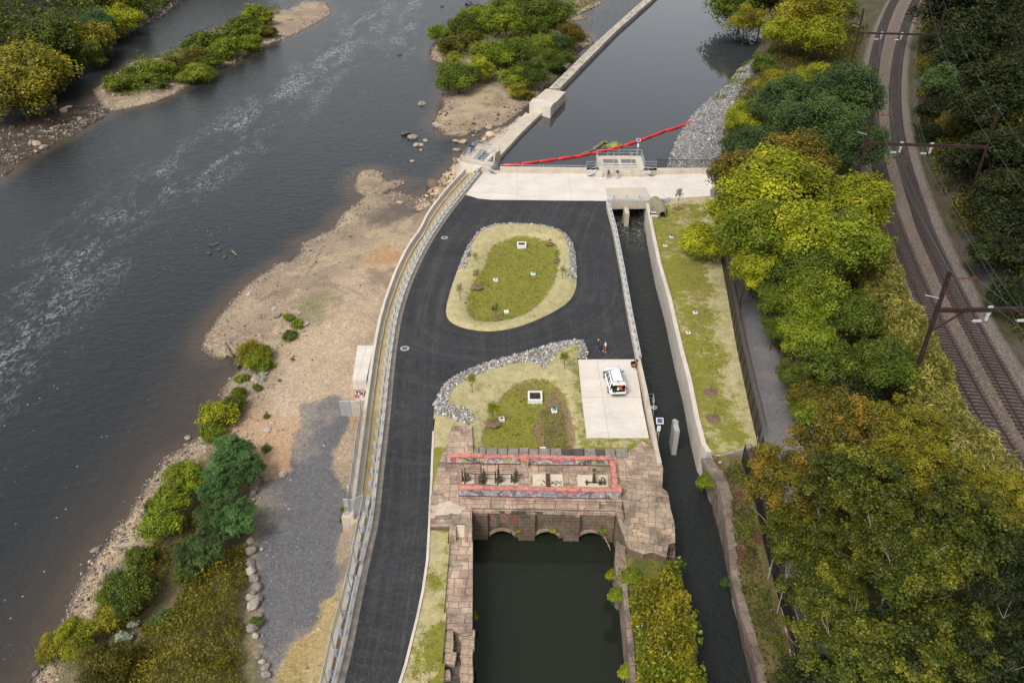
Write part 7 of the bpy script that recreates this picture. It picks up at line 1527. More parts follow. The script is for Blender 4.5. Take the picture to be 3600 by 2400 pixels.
for a in (('a', 830, 560, 95, 'shrub', 'bright', 2.2, 'first bright shrub at the west end of the narrow island'), ('a', 905, 510, 70, 'shrub', 'green', 2.2, 'small green shrub tucked behind the first two on the narrow island'), ('a', 1060, 480, 110, 'shrub', 'bright', 2.8, 'rounded bright green shrub, second along the narrow island'), ('a', 1100, 570, 55, 'small', 'green', 1.3, 'low green growth at the foot of the second island shrub'),
          ('a', 1200, 430, 75, 'shrub', 'olive', 2.4, 'dull olive shrub, third along the narrow island'), ('a', 1350, 500, 100, 'willow', 'bright', 2.6, 'drooping willow-like bush overhanging the river'), ('a', 1420, 290, 110, 'shrub', 'green', 3.5, 'tall green shrub in the middle of the narrow island'), ('a', 1340, 380, 90, 'willow', 'olive', 2.8, 'olive feathery shrub in the middle of the narrow island'),
          ('a', 1450, 400, 70, 'shrub', 'green', 2.4, 'green shrub just right of the olive feathery one'), ('a', 1560, 320, 90, 'shrub', 'bright', 3.0, 'bright shrub right of the tall central one'), ('a', 1680, 180, 110, 'shrub', 'green', 3.8, 'broad green shrub near the east end of the narrow island'), ('a', 1720, 290, 75, 'shrub', 'bright', 2.6, 'rounded bright shrub by the water near the east end'),
          ('a', 1770, 90, 85, 'shrub', 'bright', 3.6, 'tallest bright shrub at the back of the east end'), ('a', 1840, 215, 60, 'willow', 'olive', 1.8, 'olive brushy shrub at the stony tail of the narrow island')): tree('shrub', *a[:7], a[7], S_, g)
g = 'trees on the wooded island by the dam'
for a in (('b', 680, 220, 85, 'willow', 'bright', 3, 'bright feathery tree at the river edge of the wooded island'), ('b', 750, 300, 100, 'shrub', 'olive', 2.6, 'dull olive tree on the left of the wooded island'), ('b', 850, 170, 95, 'broad', 'green', 4, 'green tree at the upper left of the wooded island'), ('b', 960, 110, 110, 'broad', 'bright', 4.5, 'bright green tree high on the wooded island'),
          ('b', 1130, 150, 115, 'willow', 'bright', 5.5, 'tall feathery yellow-green tree in the centre of the wooded island'), ('b', 1200, 50, 150, 'broad', 'green', 5, 'broad green tree at the top of the wooded island'), ('b', 1400, 70, 150, 'broad', 'green', 5, 'dense green tree on the top right of the wooded island'), ('b', 1340, 160, 85, 'far', 'green', 3.5, 'green tree above the little dark inlet'),
          ('b', 1580, 240, 95, 'fine', 'rusty', 4.5, 'rust-tinged upright tree by the pool side of the wooded island'), ('b', 1040, 360, 130, 'broad', 'bright', 4, 'bright green tree in the middle of the lower grove'), ('b', 890, 260, 60, 'shrub', 'olive', 2.5, 'olive shrub behind the middle of the lower grove'), ('b', 950, 470, 80, 'broad', 'ygreen', 3.5, 'yellow-flecked tree right of the gold-topped one'),
          ('b', 800, 520, 125, 'broad', 'green', 4.2, 'dark green tree at the south-west corner of the wooded island'), ('b', 730, 470, 70, 'sparse', 'gold', 5.6, 'gold-topped branches over the south-west corner tree'), ('b', 780, 380, 50, 'shrub', 'ygreen', 4, 'upright yellow-green shrub above the south-west corner tree'), ('b', 1200, 340, 110, 'broad', 'green', 4, 'green tree on the inner side of the lower grove'),
          ('b', 1200, 520, 90, 'willow', 'bright', 3, 'drooping bright tree in front of the lower grove'), ('b', 1320, 500, 110, 'fine', 'green', 4, 'green tree beside the dam abutment'), ('b', 1380, 300, 90, 'broad', 'bright', 3.6, 'bright tree between the inlet and the dam'), ('b', 1480, 300, 90, 'fine', 'grey', 3.6, 'grey-green tree between the inlet and the rusty tree'), ('b', 1440, 410, 90, 'fine', 'green', 3.4, 'green tree crowding the dam wall'),
          ('b', 1215, 625, 55, 'shrub', 'gold', 2, 'golden bush at the front foot of the lower grove'), ('b', 1290, 660, 35, 'small', 'rusty', 1, 'small orange bush beside the dam abutment'), ('b', 1560, 380, 50, 'shrub', 'green', 2, 'small green bush by the stony pool shore'), ('b', 1240, 240, 55, 'sparse', 'gold', 2, 'thin gold sapling in the middle clearing'), ('b', 1500, 480, 50, 'small', 'grey', 1, 'low grey-green growth against the dam')): tree('island_tree', *a[:7], a[7], T_ if a[6] > 2.5 else S_, g)
g = 'weeds and bushes on the near bank'
for a in (('d', 1745, 855, 105, 'willow', 'gold', 1.5, 'golden willow bush leaning over the cove'), ('d', 1815, 860, 60, 'willow', 'bright', 1.3, 'green half of the willow bush on the cove'), ('d', 1765, 925, 75, 'shrub', 'bright', 1.3, 'broad-leaved bright bush in front of the golden willow'), ('d', 1990, 615, 35, 'small', 'bright', .6, 'upper of the pair of little round bushes on the bar'),
          ('d', 2045, 660, 42, 'small', 'bright', .6, 'lower of the pair of little round bushes on the bar'), ('d', 1995, 735, 50, 'small', 'green', .6, 'weedy clump just below the pair of little bushes'), ('d', 1865, 945, 30, 'small', 'ygreen', .4, 'small weed clump right of the bright bush'), ('d', 1800, 1035, 28, 'small', 'flower', .4, 'weed with white flower heads, lower one'), ('d', 1820, 1000, 20, 'small', 'flower', .4, 'weed with white flower heads, upper one'),
          ('d', 1640, 1040, 32, 'small', 'bright', .5, 'weed clump on the rubble at the water side'), ('d', 1700, 1030, 28, 'small', 'green', .4, 'weed clump in the middle of the rubble'), ('d', 1775, 1100, 32, 'small', 'green', .4, 'weed clump at the land side of the rubble'), ('d', 1635, 1130, 48, 'shrub', 'bright', .9, 'small bright bush above the big bank bush'), ('d', 1600, 1220, 75, 'shrub', 'green', 1.3, 'upper green bush of the bank clump'),
          ('d', 1500, 1280, 105, 'shrub', 'ygreen', 1.6, 'big bushy shrub at the water edge with yellowing leaves'), ('d', 1470, 1390, 75, 'shrub', 'bright', 1.2, 'bright lower bush overhanging the river'), ('d', 1925, 1048, 12, 'small', 'bright', .25, 'tiny weed on the sand above the rubble fan'), ('d', 2015, 905, 14, 'small', 'bright', .25, 'tiny upright weed alone on the pale sand'), ('d', 1835, 1295, 22, 'small', 'green', .3, 'small weed at the left of the orange soil'), ('d', 1830, 1520, 30, 'small', 'green', .4, 'small bush at the top of the boulder row')): tree('bank_bush', *a[:7], a[7], S_, g)
g = 'shrubs along the lower near bank'
for a in (('d', 1590, 1530, 125, 'plume', 'blue', 3.0, 'bluish feathery tree at the top of the lower thicket'), ('g', 1260, 130, 115, 'broad', 'bright', 3, 'bright round tree beside the top of the feathery one'), ('g', 1680, 60, 110, 'plume', 'blue', 3, 'bluish feathery tree nearest the boulder row top'), ('g', 1500, 170, 130, 'plume', 'blue', 3.4, 'large bluish feathery tree in the middle of the lower thicket'),
          ('g', 1180, 290, 115, 'shrub', 'bright', 2.4, 'yellowish green shrub by the stony shore'), ('g', 1090, 450, 110, 'shrub', 'bright', 2.4, 'second bright shrub down the stony shore'), ('g', 1060, 330, 60, 'shrub', 'green', 2, 'small green shrub between the two bright shore shrubs'), ('g', 1620, 400, 130, 'plume', 'blue', 3, 'bluish feathery tree against the boulder row middle'), ('g', 1450, 380, 90, 'plume', 'grey', 2.6, 'darker feathery tree in the shaded middle of the thicket'),
          ('g', 1370, 620, 140, 'plume', 'grey', 2.8, 'grey-green feathery shrub alone below the others'), ('g', 1280, 780, 90, 'shrub', 'green', 1.8, 'green shrub under the lone feathery one'), ('g', 850, 910, 150, 'broad', 'green', 3, 'dark green tree on the lower stony shore'), ('g', 780, 1060, 110, 'shrub', 'gold', 2, 'golden-leaved bush below the dark green tree'), ('g', 520, 1230, 130, 'willow', 'ygreen', 2, 'yellowish willow bush leaning over the lower shore'), ('g', 380, 1290, 110, 'willow', 'gold', 1.8, 'olive-gold willow bush nearest the river corner'),
          ('g', 700, 1430, 170, 'willow', 'olive', 2.4, 'large olive willow bush at the bottom edge'), ('g', 1100, 1120, 60, 'plume', 'blue', 1.4, 'small blue-green sapling in the stony clearing'), ('g', 1770, 1140, 40, 'small', 'green', .5, 'tuft of weeds between two boulders'), ('g', 950, 690, 80, 'shrub', 'green', 1.6, 'green shrub with white flowers by the upper stony shore'), ('g', 570, 1320, 60, 'shrub', 'bright', 1.4, 'bright leafy shrub between the willow bushes'),
          ('g', 1000, 830, 60, 'small', 'olive', 1, 'olive bush next to the dark green tree'), ('g', 1540, 480, 70, 'shrub', 'olive', 1.3, 'olive shrub at the foot of the feathery trees'), ('g', 860, 1250, 50, 'small', 'flower', .5, 'patch of white flowers in the lower clearing'), ('g', 920, 1150, 40, 'small', 'flower', .5, 'smaller patch of white flowers above the larger'), ('h', 20, 370, 30, 'small', 'rusty', .8, 'small red-leaved bush against the wall stub'), ('h', 15, 440, 30, 'small', 'green', .7, 'green bush right below the red-leaved one at the wall stub')): tree('bank_shrub', *a[:7], a[7], T_ if a[6] >= 3 else S_, g)
# belt between trail and railway
g = 'trees between the pool, trail and railway'
for a in (('c', 400, 60, 170, 'broad', 'green', 9, 'dark green tree overhanging the pool at the top'), ('c', 430, 160, 110, 'fine', 'gold', 8, 'pale gold tree leaning over the pool'), ('c', 560, 20, 130, 'far', 'dark', 9, 'dark tree behind the pale gold one at the top'), ('c', 850, 120, 210, 'fine', 'gold', 10, 'big golden tree beside the pole of the furthest gantry'), ('c', 700, 230, 110, 'broad', 'ygreen', 7, 'yellow-green tree under the left of the big golden one'),
          ('c', 960, 270, 120, 'broad', 'ygreen', 7, 'yellow-green tree under the right of the big golden one'), ('c', 1090, 80, 90, 'far', 'green', 7, 'green tree squeezed against the ballast at the top'), ('c', 880, 550, 130, 'fine', 'ygreen', 5, 'yellowish shrubby tree above the grey-green one'), ('c', 640, 560, 110, 'fine', 'gold', 3.5, 'gold shrubby tree above the riprap'), ('c', 560, 440, 70, 'shrub', 'green', 2.5, 'green bush near the pool shore path'),
          ('c', 690, 740, 180, 'fine', 'grey', 6, 'grey-green tree left of the largest grey-green crown'), ('c', 1070, 710, 240, 'fine', 'grey', 9, 'largest grey-green crown standing against the ballast'), ('c', 420, 790, 110, 'fine', 'ygreen', 4, 'yellowish tree beside the anchor block'), ('c', 440, 980, 140, 'fine', 'grey', 4.5, 'soft grey-green tree above the apron end'), ('c', 900, 930, 235, 'fine', 'grey', 9, 'grey-green crown in the centre of the belt'), ('c', 1190, 990, 200, 'fine', 'grey', 9, 'grey-green crown under the middle gantry pole'),
          ('c', 400, 1200, 160, 'broad', 'rusty', 9, 'rust-and-olive crown over the end of the apron'), ('c', 760, 1150, 200, 'broad', 'rusty', 11, 'rusty crown at the top of the big yellow-green group'), ('c', 640, 1280, 230, 'broad', 'ygreen', 12, 'largest yellow-green crown over the trail'), ('c', 900, 1330, 140, 'broad', 'rusty', 10, 'rusty crown on the inner side of the yellow-green group'), ('c', 420, 1450, 200, 'broad', 'ygreen', 9, 'yellow-green crown leaning over the east lawn'), ('c', 1200, 1400, 190, 'broad', 'ygreen', 11, 'yellow-green crown nearest the tracks'),
          ('f', 180, 110, 130, 'broad', 'ygreen', 7, 'yellowish crown hanging over the black fence'), ('f', 480, 60, 210, 'broad', 'bright', 10, 'bright green crown over the trail below the yellow-green group'), ('f', 820, 40, 230, 'broad', 'ygreen', 11, 'broad yellow-green crown in the middle of the belt'), ('f', 460, 270, 140, 'broad', 'ygreen', 8, 'yellow crown whose branches reach over the trail'), ('f', 1120, 120, 200, 'broad', 'bright', 10, 'bright crown against the ballast opposite the nearest gantry'),
          ('f', 840, 280, 200, 'broad', 'green', 8, 'green crown below the broad yellow-green one'), ('f', 670, 480, 120, 'broad', 'green', 6, 'green crown at the bend of the trail'), ('f', 900, 520, 190, 'broad', 'bright', 7, 'vine-hung yellow-green crown above the trail'), ('f', 1150, 620, 170, 'broad', 'green', 6, 'green crown beside the bamboo'), ('f', 830, 720, 150, 'broad', 'bright', 6, 'bright leafy crown beside the trail with pale leaf backs'), ('f', 1000, 880, 190, 'far', 'green', 5, 'green crown draped with vines'),
          ('f', 1400, 950, 180, 'broad', 'green', 6, 'dark glossy green crown below the vine-hung one'), ('f', 790, 950, 95, 'broad', 'green', 4.5, 'green crown sticking out over the trail edge'), ('f', 900, 1120, 130, 'far', 'olive', 4, 'olive thicket tree beneath the vines'), ('f', 1200, 1130, 150, 'far', 'dark', 4, 'dark tree in the shade of the vines'), ('f', 900, 1250, 110, 'shrub', 'bright', 3, 'bright green shrub at the foot of the belt'), ('f', 640, 650, 85, 'far', 'green', 4, 'green low crown against the trail edge')): tree('belt_tree', *a[:7], a[7], T_ if a[6] >= 3 else S_, g)
g = 'big sycamores at the bottom right'
for a in (('f', 1120, 1420, 260, 'syc', 'rusty', 12, 'rust-and-gold sycamore at the top of the bottom right wood'), ('f', 1500, 1400, 220, 'syc', 'gold', 12, 'golden sycamore next to the bamboo'), ('i', 760, 200, 250, 'syc', 'rusty', 11, 'rusty sycamore overhanging the lower fence top'), ('i', 1200, 260, 300, 'syc', 'sycg', 14, 'olive sycamore in the upper middle of the bottom right wood'), ('i', 1650, 120, 260, 'syc', 'gold', 13, 'gold-olive sycamore below the bamboo'),
          ('i', 800, 560, 210, 'syc', 'sycg', 9, 'olive sycamore overhanging the lower fence middle'), ('i', 1100, 640, 240, 'syc', 'sycg', 10, 'shaded green sycamore in the hollow of the wood'), ('i', 1900, 520, 330, 'syc', 'sycg', 15, 'olive sycamore with bare white limbs near the right edge'), ('i', 1500, 700, 300, 'syc', 'sycg', 14, 'olive sycamore with white limbs in the wood centre'), ('i', 950, 1020, 240, 'syc', 'sycg', 10, 'green sycamore spreading toward the lower fence'),
          ('i', 1350, 1080, 300, 'syc', 'sycg', 14, 'green sycamore with forked white limb, lower centre'), ('i', 1850, 1000, 330, 'syc', 'sycg', 15, 'olive sycamore at the lower right'), ('i', 1080, 1420, 250, 'syc', 'dark', 11, 'dark sycamore at the bottom edge by the fence'), ('i', 1600, 1430, 320, 'syc', 'dark', 14, 'green sycamore at the bottom edge, middle'), ('i', 2150, 1380, 320, 'syc', 'dark', 15, 'dark sycamore in the bottom right corner'), ('i', 2250, 750, 260, 'syc', 'dark', 14, 'dark sycamore cut by the right edge'), ('i', 2200, 330, 200, 'syc', 'gold', 9, 'gold-green sycamore by the bamboo end')): tree('sycamore_tree', *a[:7], a[7], T_, g, 'pale')
g = 'trees on the dark hillside right of the railway'
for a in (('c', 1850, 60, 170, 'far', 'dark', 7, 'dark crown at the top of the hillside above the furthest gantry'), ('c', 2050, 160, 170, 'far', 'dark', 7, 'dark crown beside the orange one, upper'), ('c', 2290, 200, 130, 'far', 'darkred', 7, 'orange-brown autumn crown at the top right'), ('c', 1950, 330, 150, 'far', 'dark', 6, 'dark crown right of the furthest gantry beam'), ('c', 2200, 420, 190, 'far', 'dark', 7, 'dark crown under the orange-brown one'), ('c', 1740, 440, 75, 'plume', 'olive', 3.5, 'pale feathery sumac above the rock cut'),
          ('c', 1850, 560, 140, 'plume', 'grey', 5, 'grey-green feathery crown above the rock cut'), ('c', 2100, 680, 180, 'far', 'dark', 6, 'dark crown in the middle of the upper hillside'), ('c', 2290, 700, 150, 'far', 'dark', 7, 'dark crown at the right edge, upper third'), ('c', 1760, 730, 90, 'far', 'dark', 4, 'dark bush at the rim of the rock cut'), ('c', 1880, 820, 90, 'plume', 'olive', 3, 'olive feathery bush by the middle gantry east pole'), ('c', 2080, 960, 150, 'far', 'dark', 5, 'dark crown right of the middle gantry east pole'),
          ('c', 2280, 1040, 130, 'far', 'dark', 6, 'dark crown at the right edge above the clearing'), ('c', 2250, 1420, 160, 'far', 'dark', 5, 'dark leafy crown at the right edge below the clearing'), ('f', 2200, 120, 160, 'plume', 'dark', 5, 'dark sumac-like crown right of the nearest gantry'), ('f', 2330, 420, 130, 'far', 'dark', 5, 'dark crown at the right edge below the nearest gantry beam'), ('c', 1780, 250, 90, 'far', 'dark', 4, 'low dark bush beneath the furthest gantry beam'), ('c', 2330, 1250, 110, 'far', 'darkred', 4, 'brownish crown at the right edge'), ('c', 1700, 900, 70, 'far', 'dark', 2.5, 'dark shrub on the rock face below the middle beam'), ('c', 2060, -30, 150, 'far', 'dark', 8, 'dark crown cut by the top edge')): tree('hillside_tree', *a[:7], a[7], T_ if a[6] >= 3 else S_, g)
# saplings in the new lawns
g = 'young planted trees in the lawns'
for (fr_, bx_, by_), h, sp, lf, lb in ((('e', 925, 240), 1.0, .9, 'lawn', 'low sapling at the upper left rim of the oval lawn'), (('e', 935, 410), 1.8, 1.1, 'lawn', 'sapling in mulch left of centre on the oval lawn'), (('e', 820, 518), 1.9, .9, 'straw', 'thin sapling on the left straw bank of the oval lawn'), (('e', 1065, 628), 1.4, 1.2, 'grey', 'grey-leaved sapling at the bottom of the oval lawn'), (('e', 1522, 368), 1.5, 1.1, 'straw', 'sapling in a brown mulch ring on the right of the oval lawn'),
        (('e', 1482, 230), 1.1, .7, 'straw', 'small thin sapling at the upper right of the oval lawn'), (('e', 1438, 112), .6, .6, 'olive', 'small dull shrub at the top right of the oval lawn'), (('e', 903, 1145), 1.8, 1.0, 'ygreen', 'sapling in a mulch ring on the left of the garden lawn'), (('e', 1535, 985), 1.7, 1.2, 'bright', 'leafy sapling in a mulch ring at the tip of the garden'), (('e', 1045, 1350), 1.8, 1.4, 'ygreen', 'yellowing bushy sapling beside the brown-capped plate'), (('I', 1500, 1110), 2.2, 1.3, 'grey', 'thin round sapling in mulch behind the culvert'), (('I', 1960, 1160), 1.2, .8, 'rusty', 'small brown sapling at the edge of the trees above the east lawn')):
    p = W(fr_, bx_, by_, 0.02 if fr_ == 'e' else .25); z = -.12 if fr_ == 'e' else .2; rt = empty('sapling', (p.x, p.y, z), 0, lb, 'sapling', g); me = CR['sparse'][len(lb) % 2]
    if not me.materials: me.materials.append(LEAF['green'])
    for q in range(2 if lf in ('ygreen', 'bright') else 1):
        c = bpy.data.objects.new('foliage', me); COL.objects.link(c); c.material_slots[0].link = 'OBJECT'; c.material_slots[0].material = LEAF[lf]; c.parent = rt; c.location = (0, 0, h*1.05); c.rotation_euler.z = q*2; c.scale = (sp*.75, sp*.75, h*.9)
    MB().tube([(0, 0, 0), (.02, 0, h*1.7)], [.035, .015], 5).tube([(0, 0, h*.7), (.3, .1, h*1.3)], .015, 4).tube([(0, 0, h*.6), (-.3, -.1, h*1.2)], .015, 4).build('stem', M['bark'], rt)
    n = 18; rr = .55+.15*(h > 1.5); MB().add([(rr*(1+.15*math.sin(k*2.3))*math.cos(k*2*math.pi/n)*1.15, rr*(1+.15*math.sin(k*2.3))*math.sin(k*2*math.pi/n), .14) for k in range(n)]+[(0, 0, .26)], [(k, (k+1) % n, n) for k in range(n)]).build('mulch_ring', M['mulch'], rt)
for px, py, lb in ((190, 1135, 'upper bare staked sapling ring on the lower east lawn'), (210, 1315, 'lower bare staked sapling ring on the lower east lawn')):
    p = W('f', px, py, .25); rt = empty('staked_sapling', p, 0, lb, 'sapling'); n = 18; MB().add([(.8*math.cos(k*2*math.pi/n), .8*math.sin(k*2*math.pi/n), .03) for k in range(n)]+[(0, 0, .12)], [(k, (k+1) % n, n) for k in range(n)]).build('mulch_ring', M['mulch'], rt)
    for dx, dy in ((-.6, 0), (.6, .1)): MB().bar((dx, dy, 0), (dx*1.15, dy, .9), .06).build('stake', M['wood'], rt)
    MB().tube([(0, 0, 0), (.05, 0, 1.6)], .025, 5).tube([(0, 0, .7), (.25, .1, 1.2)], .012, 4).build('stem', M['bark'], rt)
# -------------------------------- ground cover and thickets (uncountable)
def thicket(name, x, y, z, leaf, mat, label, seed, asp=.5, up=.5, per=1, tall=.3, kind='stuff', cat='undergrowth'):
    rng = np.random.RandomState(seed); n = len(x); P_ = np.stack([x, y, z+rng.rand(n)*tall], 1).astype(np.float32); N = rng.normal(size=(n, 3)).astype(np.float32)*.7; N[:, 2] += up; N /= np.linalg.norm(N, axis=1, keepdims=True)
    s = (leaf*rng.uniform(.5, 1.4, n)).astype(np.float32); v, f = leafquads(P_, N, s, s*asp, rng); rnd = np.clip(.2+.55*fbm(x, y, 1.5, seed)+rng.normal(0, .2, n), 0, 1)
    o = link(name, npmesh(name, v, f, False, {'rnd': ('FLOAT', np.repeat(rnd, 4))}), mat); return tag(o, label, cat, kind=kind)
def lumps(x, y, h, sc, seed): return h*sstep(.3, .75, fbm(x, y, sc, seed, 2))
# knotweed mass bottom left
kp = PL('g', -2.2, (1480, 720), (1712, 640), (1705, 860), (1738, 1000), (1712, 1230), (1735, 1440), (1775, 1800), (450, 1800), (640, 1480), (870, 1350), (960, 1180), (1180, 1060), (1280, 880))
x, y = scatter(kp, 170, 21); m = sdist(x, y, kp)+3.2*(fbm(x, y, 1.8, 20)-.5) > .35; x, y = x[m], y[m]; h = .5+lumps(x, y, 1.5, 2.6, 22)*np.clip(sdist(x, y, kp), 0, 1.5)/1.5; z = ground_h(x, y)+h*np.sqrt(np.random.RandomState(5).rand(len(x)))
thicket('knotweed_thicket', x, y, z, .11, LEAF['knot'], 'wide mass of yellowing knotweed at the bottom left', 23, tall=.2)
kp2 = PL('g', -3, (1130, 560), (1280, 470), (1380, 300), (1480, 560), (1250, 750), (1150, 900), (1100, 1060), (930, 1250), (760, 1250), (640, 1150), (860, 760), (1030, 620))
x, y = scatter(kp2, 90, 24); m = fbm(x, y, 2.5, 25) > .41; x, y = x[m], y[m]; z = ground_h(x, y)+.2+lumps(x, y, 1.5, 2, 26)*np.random.RandomState(5).rand(len(x)); thicket('bank_weeds', x, y, z, .13, LEAF['knot'], 'patchy yellow weeds between the shrubs of the near bank', 27)
# weedy strip between basin and channel
ws = PL('h', -.2, (1905, 790), (2020, 840), (2150, 850), (2240, 800), (2325, 790)) + PL('O', -.2, (1572, 1329), (1593, 1405), (1603, 1462), (1613, 1545), (1632, 1700)) + PL('h', -.2, (2045, 1800), (2030, 1568), (1985, 1060), (1972, 890), (1925, 850))
x, y = scatter(ws, 170, 31); m = sdist(x, y, ws)+2.2*(fbm(x, y, 1.2, 30)-.5) > .2; x, y = x[m], y[m]; h = .35+lumps(x, y, 2.0, 1.8, 32)*np.clip(sdist(x, y, ws)*.8+1.6*(fbm(x, y, 1.3, 40)-.35), 0, 1.2)/1.2; z = -.3+h*np.random.RandomState(5).rand(len(x))**.5; thicket('goldenrod_thicket', x, y, z, .16, LEAF['weed'], 'dense goldenrod and weeds on the strip between basin and channel', 33, asp=.35, up=.3)
x2, y2 = scatter(ws, 50, 34); m = fbm(x2, y2, 2.2, 35) > .5; x2, y2 = x2[m], y2[m]; thicket('goldenrod_leaves', x2, y2, np.full(len(x2), .9), .17, LEAF['bright'], 'fresh green leafy patches among the goldenrod', 36, asp=.6, tall=.8)
x2, y2 = scatter(ws, 3, 37); m = fbm(x2, y2, 2.2, 38) > .55; x2, y2 = x2[m], y2[m]; thicket('white_asters', x2, y2, np.full(len(x2), 1.3), .09, LEAF['flower'], 'white aster heads among the goldenrod', 39, tall=.4)
# overgrown bank on the right of the channel
bp = [(px-.2, py) for px, py in OWo[1:][::-1]] + PL('R', .25, (700, 880), (860, 930), (905, 1090), (1000, 1460)) + PL('i', .2, (500, 600), (600, 960), (700, 1300), (780, 1568), (830, 1760))
x, y = scatter(bp, 60, 41); m = fbm(x, y, 2.4, 42) > .44; x, y = x[m], y[m]; z = .2+lumps(x, y, .55, 1.6, 43)*np.random.RandomState(5).rand(len(x)); thicket('bank_ivy', x, y, z, .10, LEAF['green'], 'ivy and weeds covering the bank top beside the old channel wall', 44, tall=.1)
x, y = scatter(bp, 30, 45); z = np.full(len(x), .2); thicket('leaf_litter', x, y, z, .08, LEAF['darkred'], 'brown fallen leaves on the bank beside the lower fence', 46, tall=.1)
# bamboo belt along the tracks
TB = [(p.x, p.y) for p in TRK1 if p.y < W('f', 1300, 60, 2).y+8]
def off_pts(path, o, j, n, seed):
    rng = np.random.RandomState(seed); P_ = np.array(path); L = np.r_[0, np.cumsum(np.hypot(*np.diff(P_, axis=0).T))]; t = rng.rand(n)*L[-1]; x = np.interp(t, L, P_[:, 0]); y = np.interp(t, L, P_[:, 1]); dx = np.gradient(P_[:, 0], L); dy = np.gradient(P_[:, 1], L)
    dx = np.interp(t, L, dx); dy = np.interp(t, L, dy); q = o+rng.uniform(-1, 1, n)*j; nx, ny = dy, -dx; s = np.sign(nx); return (x-np.abs(nx)*q).astype(np.float32), (y-s*ny*q).astype(np.float32), q.astype(np.float32), (t/L[-1]).astype(np.float32)
x, y, q, t = off_pts(TB, 5.9, 2.7, 90000, 51); w = 1-np.abs(q-6.2)/3.2; far_ = W('f', 1300, 60, 2).y
top_ = (1.5+5.0*np.clip(w, 0, 1)**.6)*(.30+1.15*fbm(x, y, 2.0, 52, 2))*np.where(y > far_-6, np.clip((far_+8-y)/14, .1, 1), 1)
z = 1.6+top_*(np.random.RandomState(6).rand(len(x))**.35); m = np.random.RandomState(7).rand(len(x)) < .95; x, y, z = x[m], y[m], z[m]
thicket('bamboo_thicket', x, y, z, .30, LEAF['bamboo'], 'pale yellow-green bamboo thicket along the west side of the tracks', 53, asp=.16, up=.45, tall=.3)
x2, y2, q2, t2 = off_pts(TB, 6.6, 2.4, 9000, 54); thicket('bank_vines', x2, y2, 2.2+4.6*fbm(x2, y2, 2.0, 52, 2)*np.where(y2 > far_-2, .2, 1), .26, LEAF['bright'], 'green vines threaded through the bamboo along the tracks', 55, asp=.6, tall=.8)
# undergrowth of the belt and hillside
bx0 = W('c', 500, 300, 0); und = [(x_-1, y_) for x_, y_ in offset(TRAIL, -2.6)] ; tr1 = [(p.x-5.2, p.y) for p in TRK1 if 25 < p.y < 215]; und = [p for p in offset(TRAIL, -2.7)][::-1]
und = [p for p in und if p[1] < 150] if und[0][1] > und[-1][1] else und
pu = PL('O', 1, (1800, 20), (1760, 120), (1700, 200), (1660, 300), (1655, 400)) + PL('O', 1, (1700, 620), (1790, 800), (1850, 1010), (1900, 1200), (1950, 1400), (2000, 1700), (2700, 1700)) + [(a_-4.8, b_) for a_, b_ in [(p.x, p.y) for p in TRK1 if 22 < p.y < 260][::-1]]
x, y = scatter(pu, 14, 61); z = ground_h(x, y)+lumps(x, y, 2.0, 3.0, 62)*np.random.RandomState(8).rand(len(x)); thicket('belt_undergrowth', x, y, z, .22, LEAF['olive'], 'low brush and vines under the trees between trail and railway', 63, tall=.5)
hp = [(p.x+4.6, p.y) for p in TRK2 if 60 < p.y < 330][::-1]; hp = hp + [(hp[-1][0]+45, hp[-1][1]), (hp[0][0]+45, hp[0][1])]
x, y = scatter(hp, 22, 64); z = ground_h(x, y)+lumps(x, y, 3.0, 4.0, 65)*np.random.RandomState(8).rand(len(x)); m = z > -3; x, y, z = x[m], y[m], z[m]
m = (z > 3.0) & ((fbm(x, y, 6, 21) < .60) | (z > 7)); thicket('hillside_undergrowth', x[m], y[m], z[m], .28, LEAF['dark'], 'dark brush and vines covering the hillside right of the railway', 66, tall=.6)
m2 = (z > 1.3) & (fbm(x, y, 5, 67) > .47) & (z < 12); thicket('hillside_vines', x[m2], y[m2], z[m2]+.3, .24, LEAF['olive'], 'olive vines on the lower slope beside the tracks', 68, tall=.5)
x, y = scatter([(-300, 120), (D_shore[0][0], D_shore[0][1])]+[tuple(p) for p in D_shore]+[(-60, 420), (-300, 420)], 5, 69); m = inside(x, y, D_poly) & (pdist(x, y, D_shore) > 1.6); x, y = x[m], y[m]; z = ground_h(x, y)+lumps(x, y, 7, 6, 70)*np.random.RandomState(8).rand(len(x)); thicket('far_bank_brush', x, y, z, .5, LEAF['green'], 'green brush filling the wood floor of the far bank, raised tall to darken the water reflection', 71, tall=.8)  # brush height exaggerated so the back channel reflects it instead of sky
# brush that ties the island shrubs together
for k, (poly, ymin, nm, lb) in enumerate(((B_poly, W('a', 700, 690, ZR).y, 'island_brush', 'low green brush between the shrubs of the narrow island'), (C_poly, W('b', 900, 610, ZR).y, 'islet_brush', 'low green brush between the trees of the wooded island'))):
    x, y = scatter(poly, 9, 93+k); m = (sdist(x, y, poly) > 2.6) & (y > ymin) & (fbm(x, y, 5, 95+k) > .38) & ((k == 1) | (x < W('a', 1880, 150, ZR).x)); x, y = x[m], y[m]; z = ground_h(x, y)+lumps(x, y, 2.6, 3.0, 97+k)*np.random.RandomState(8).rand(len(x))**.6; thicket(nm, x, y, z, .24, LEAF['green'], lb, 99+k, tall=.5)
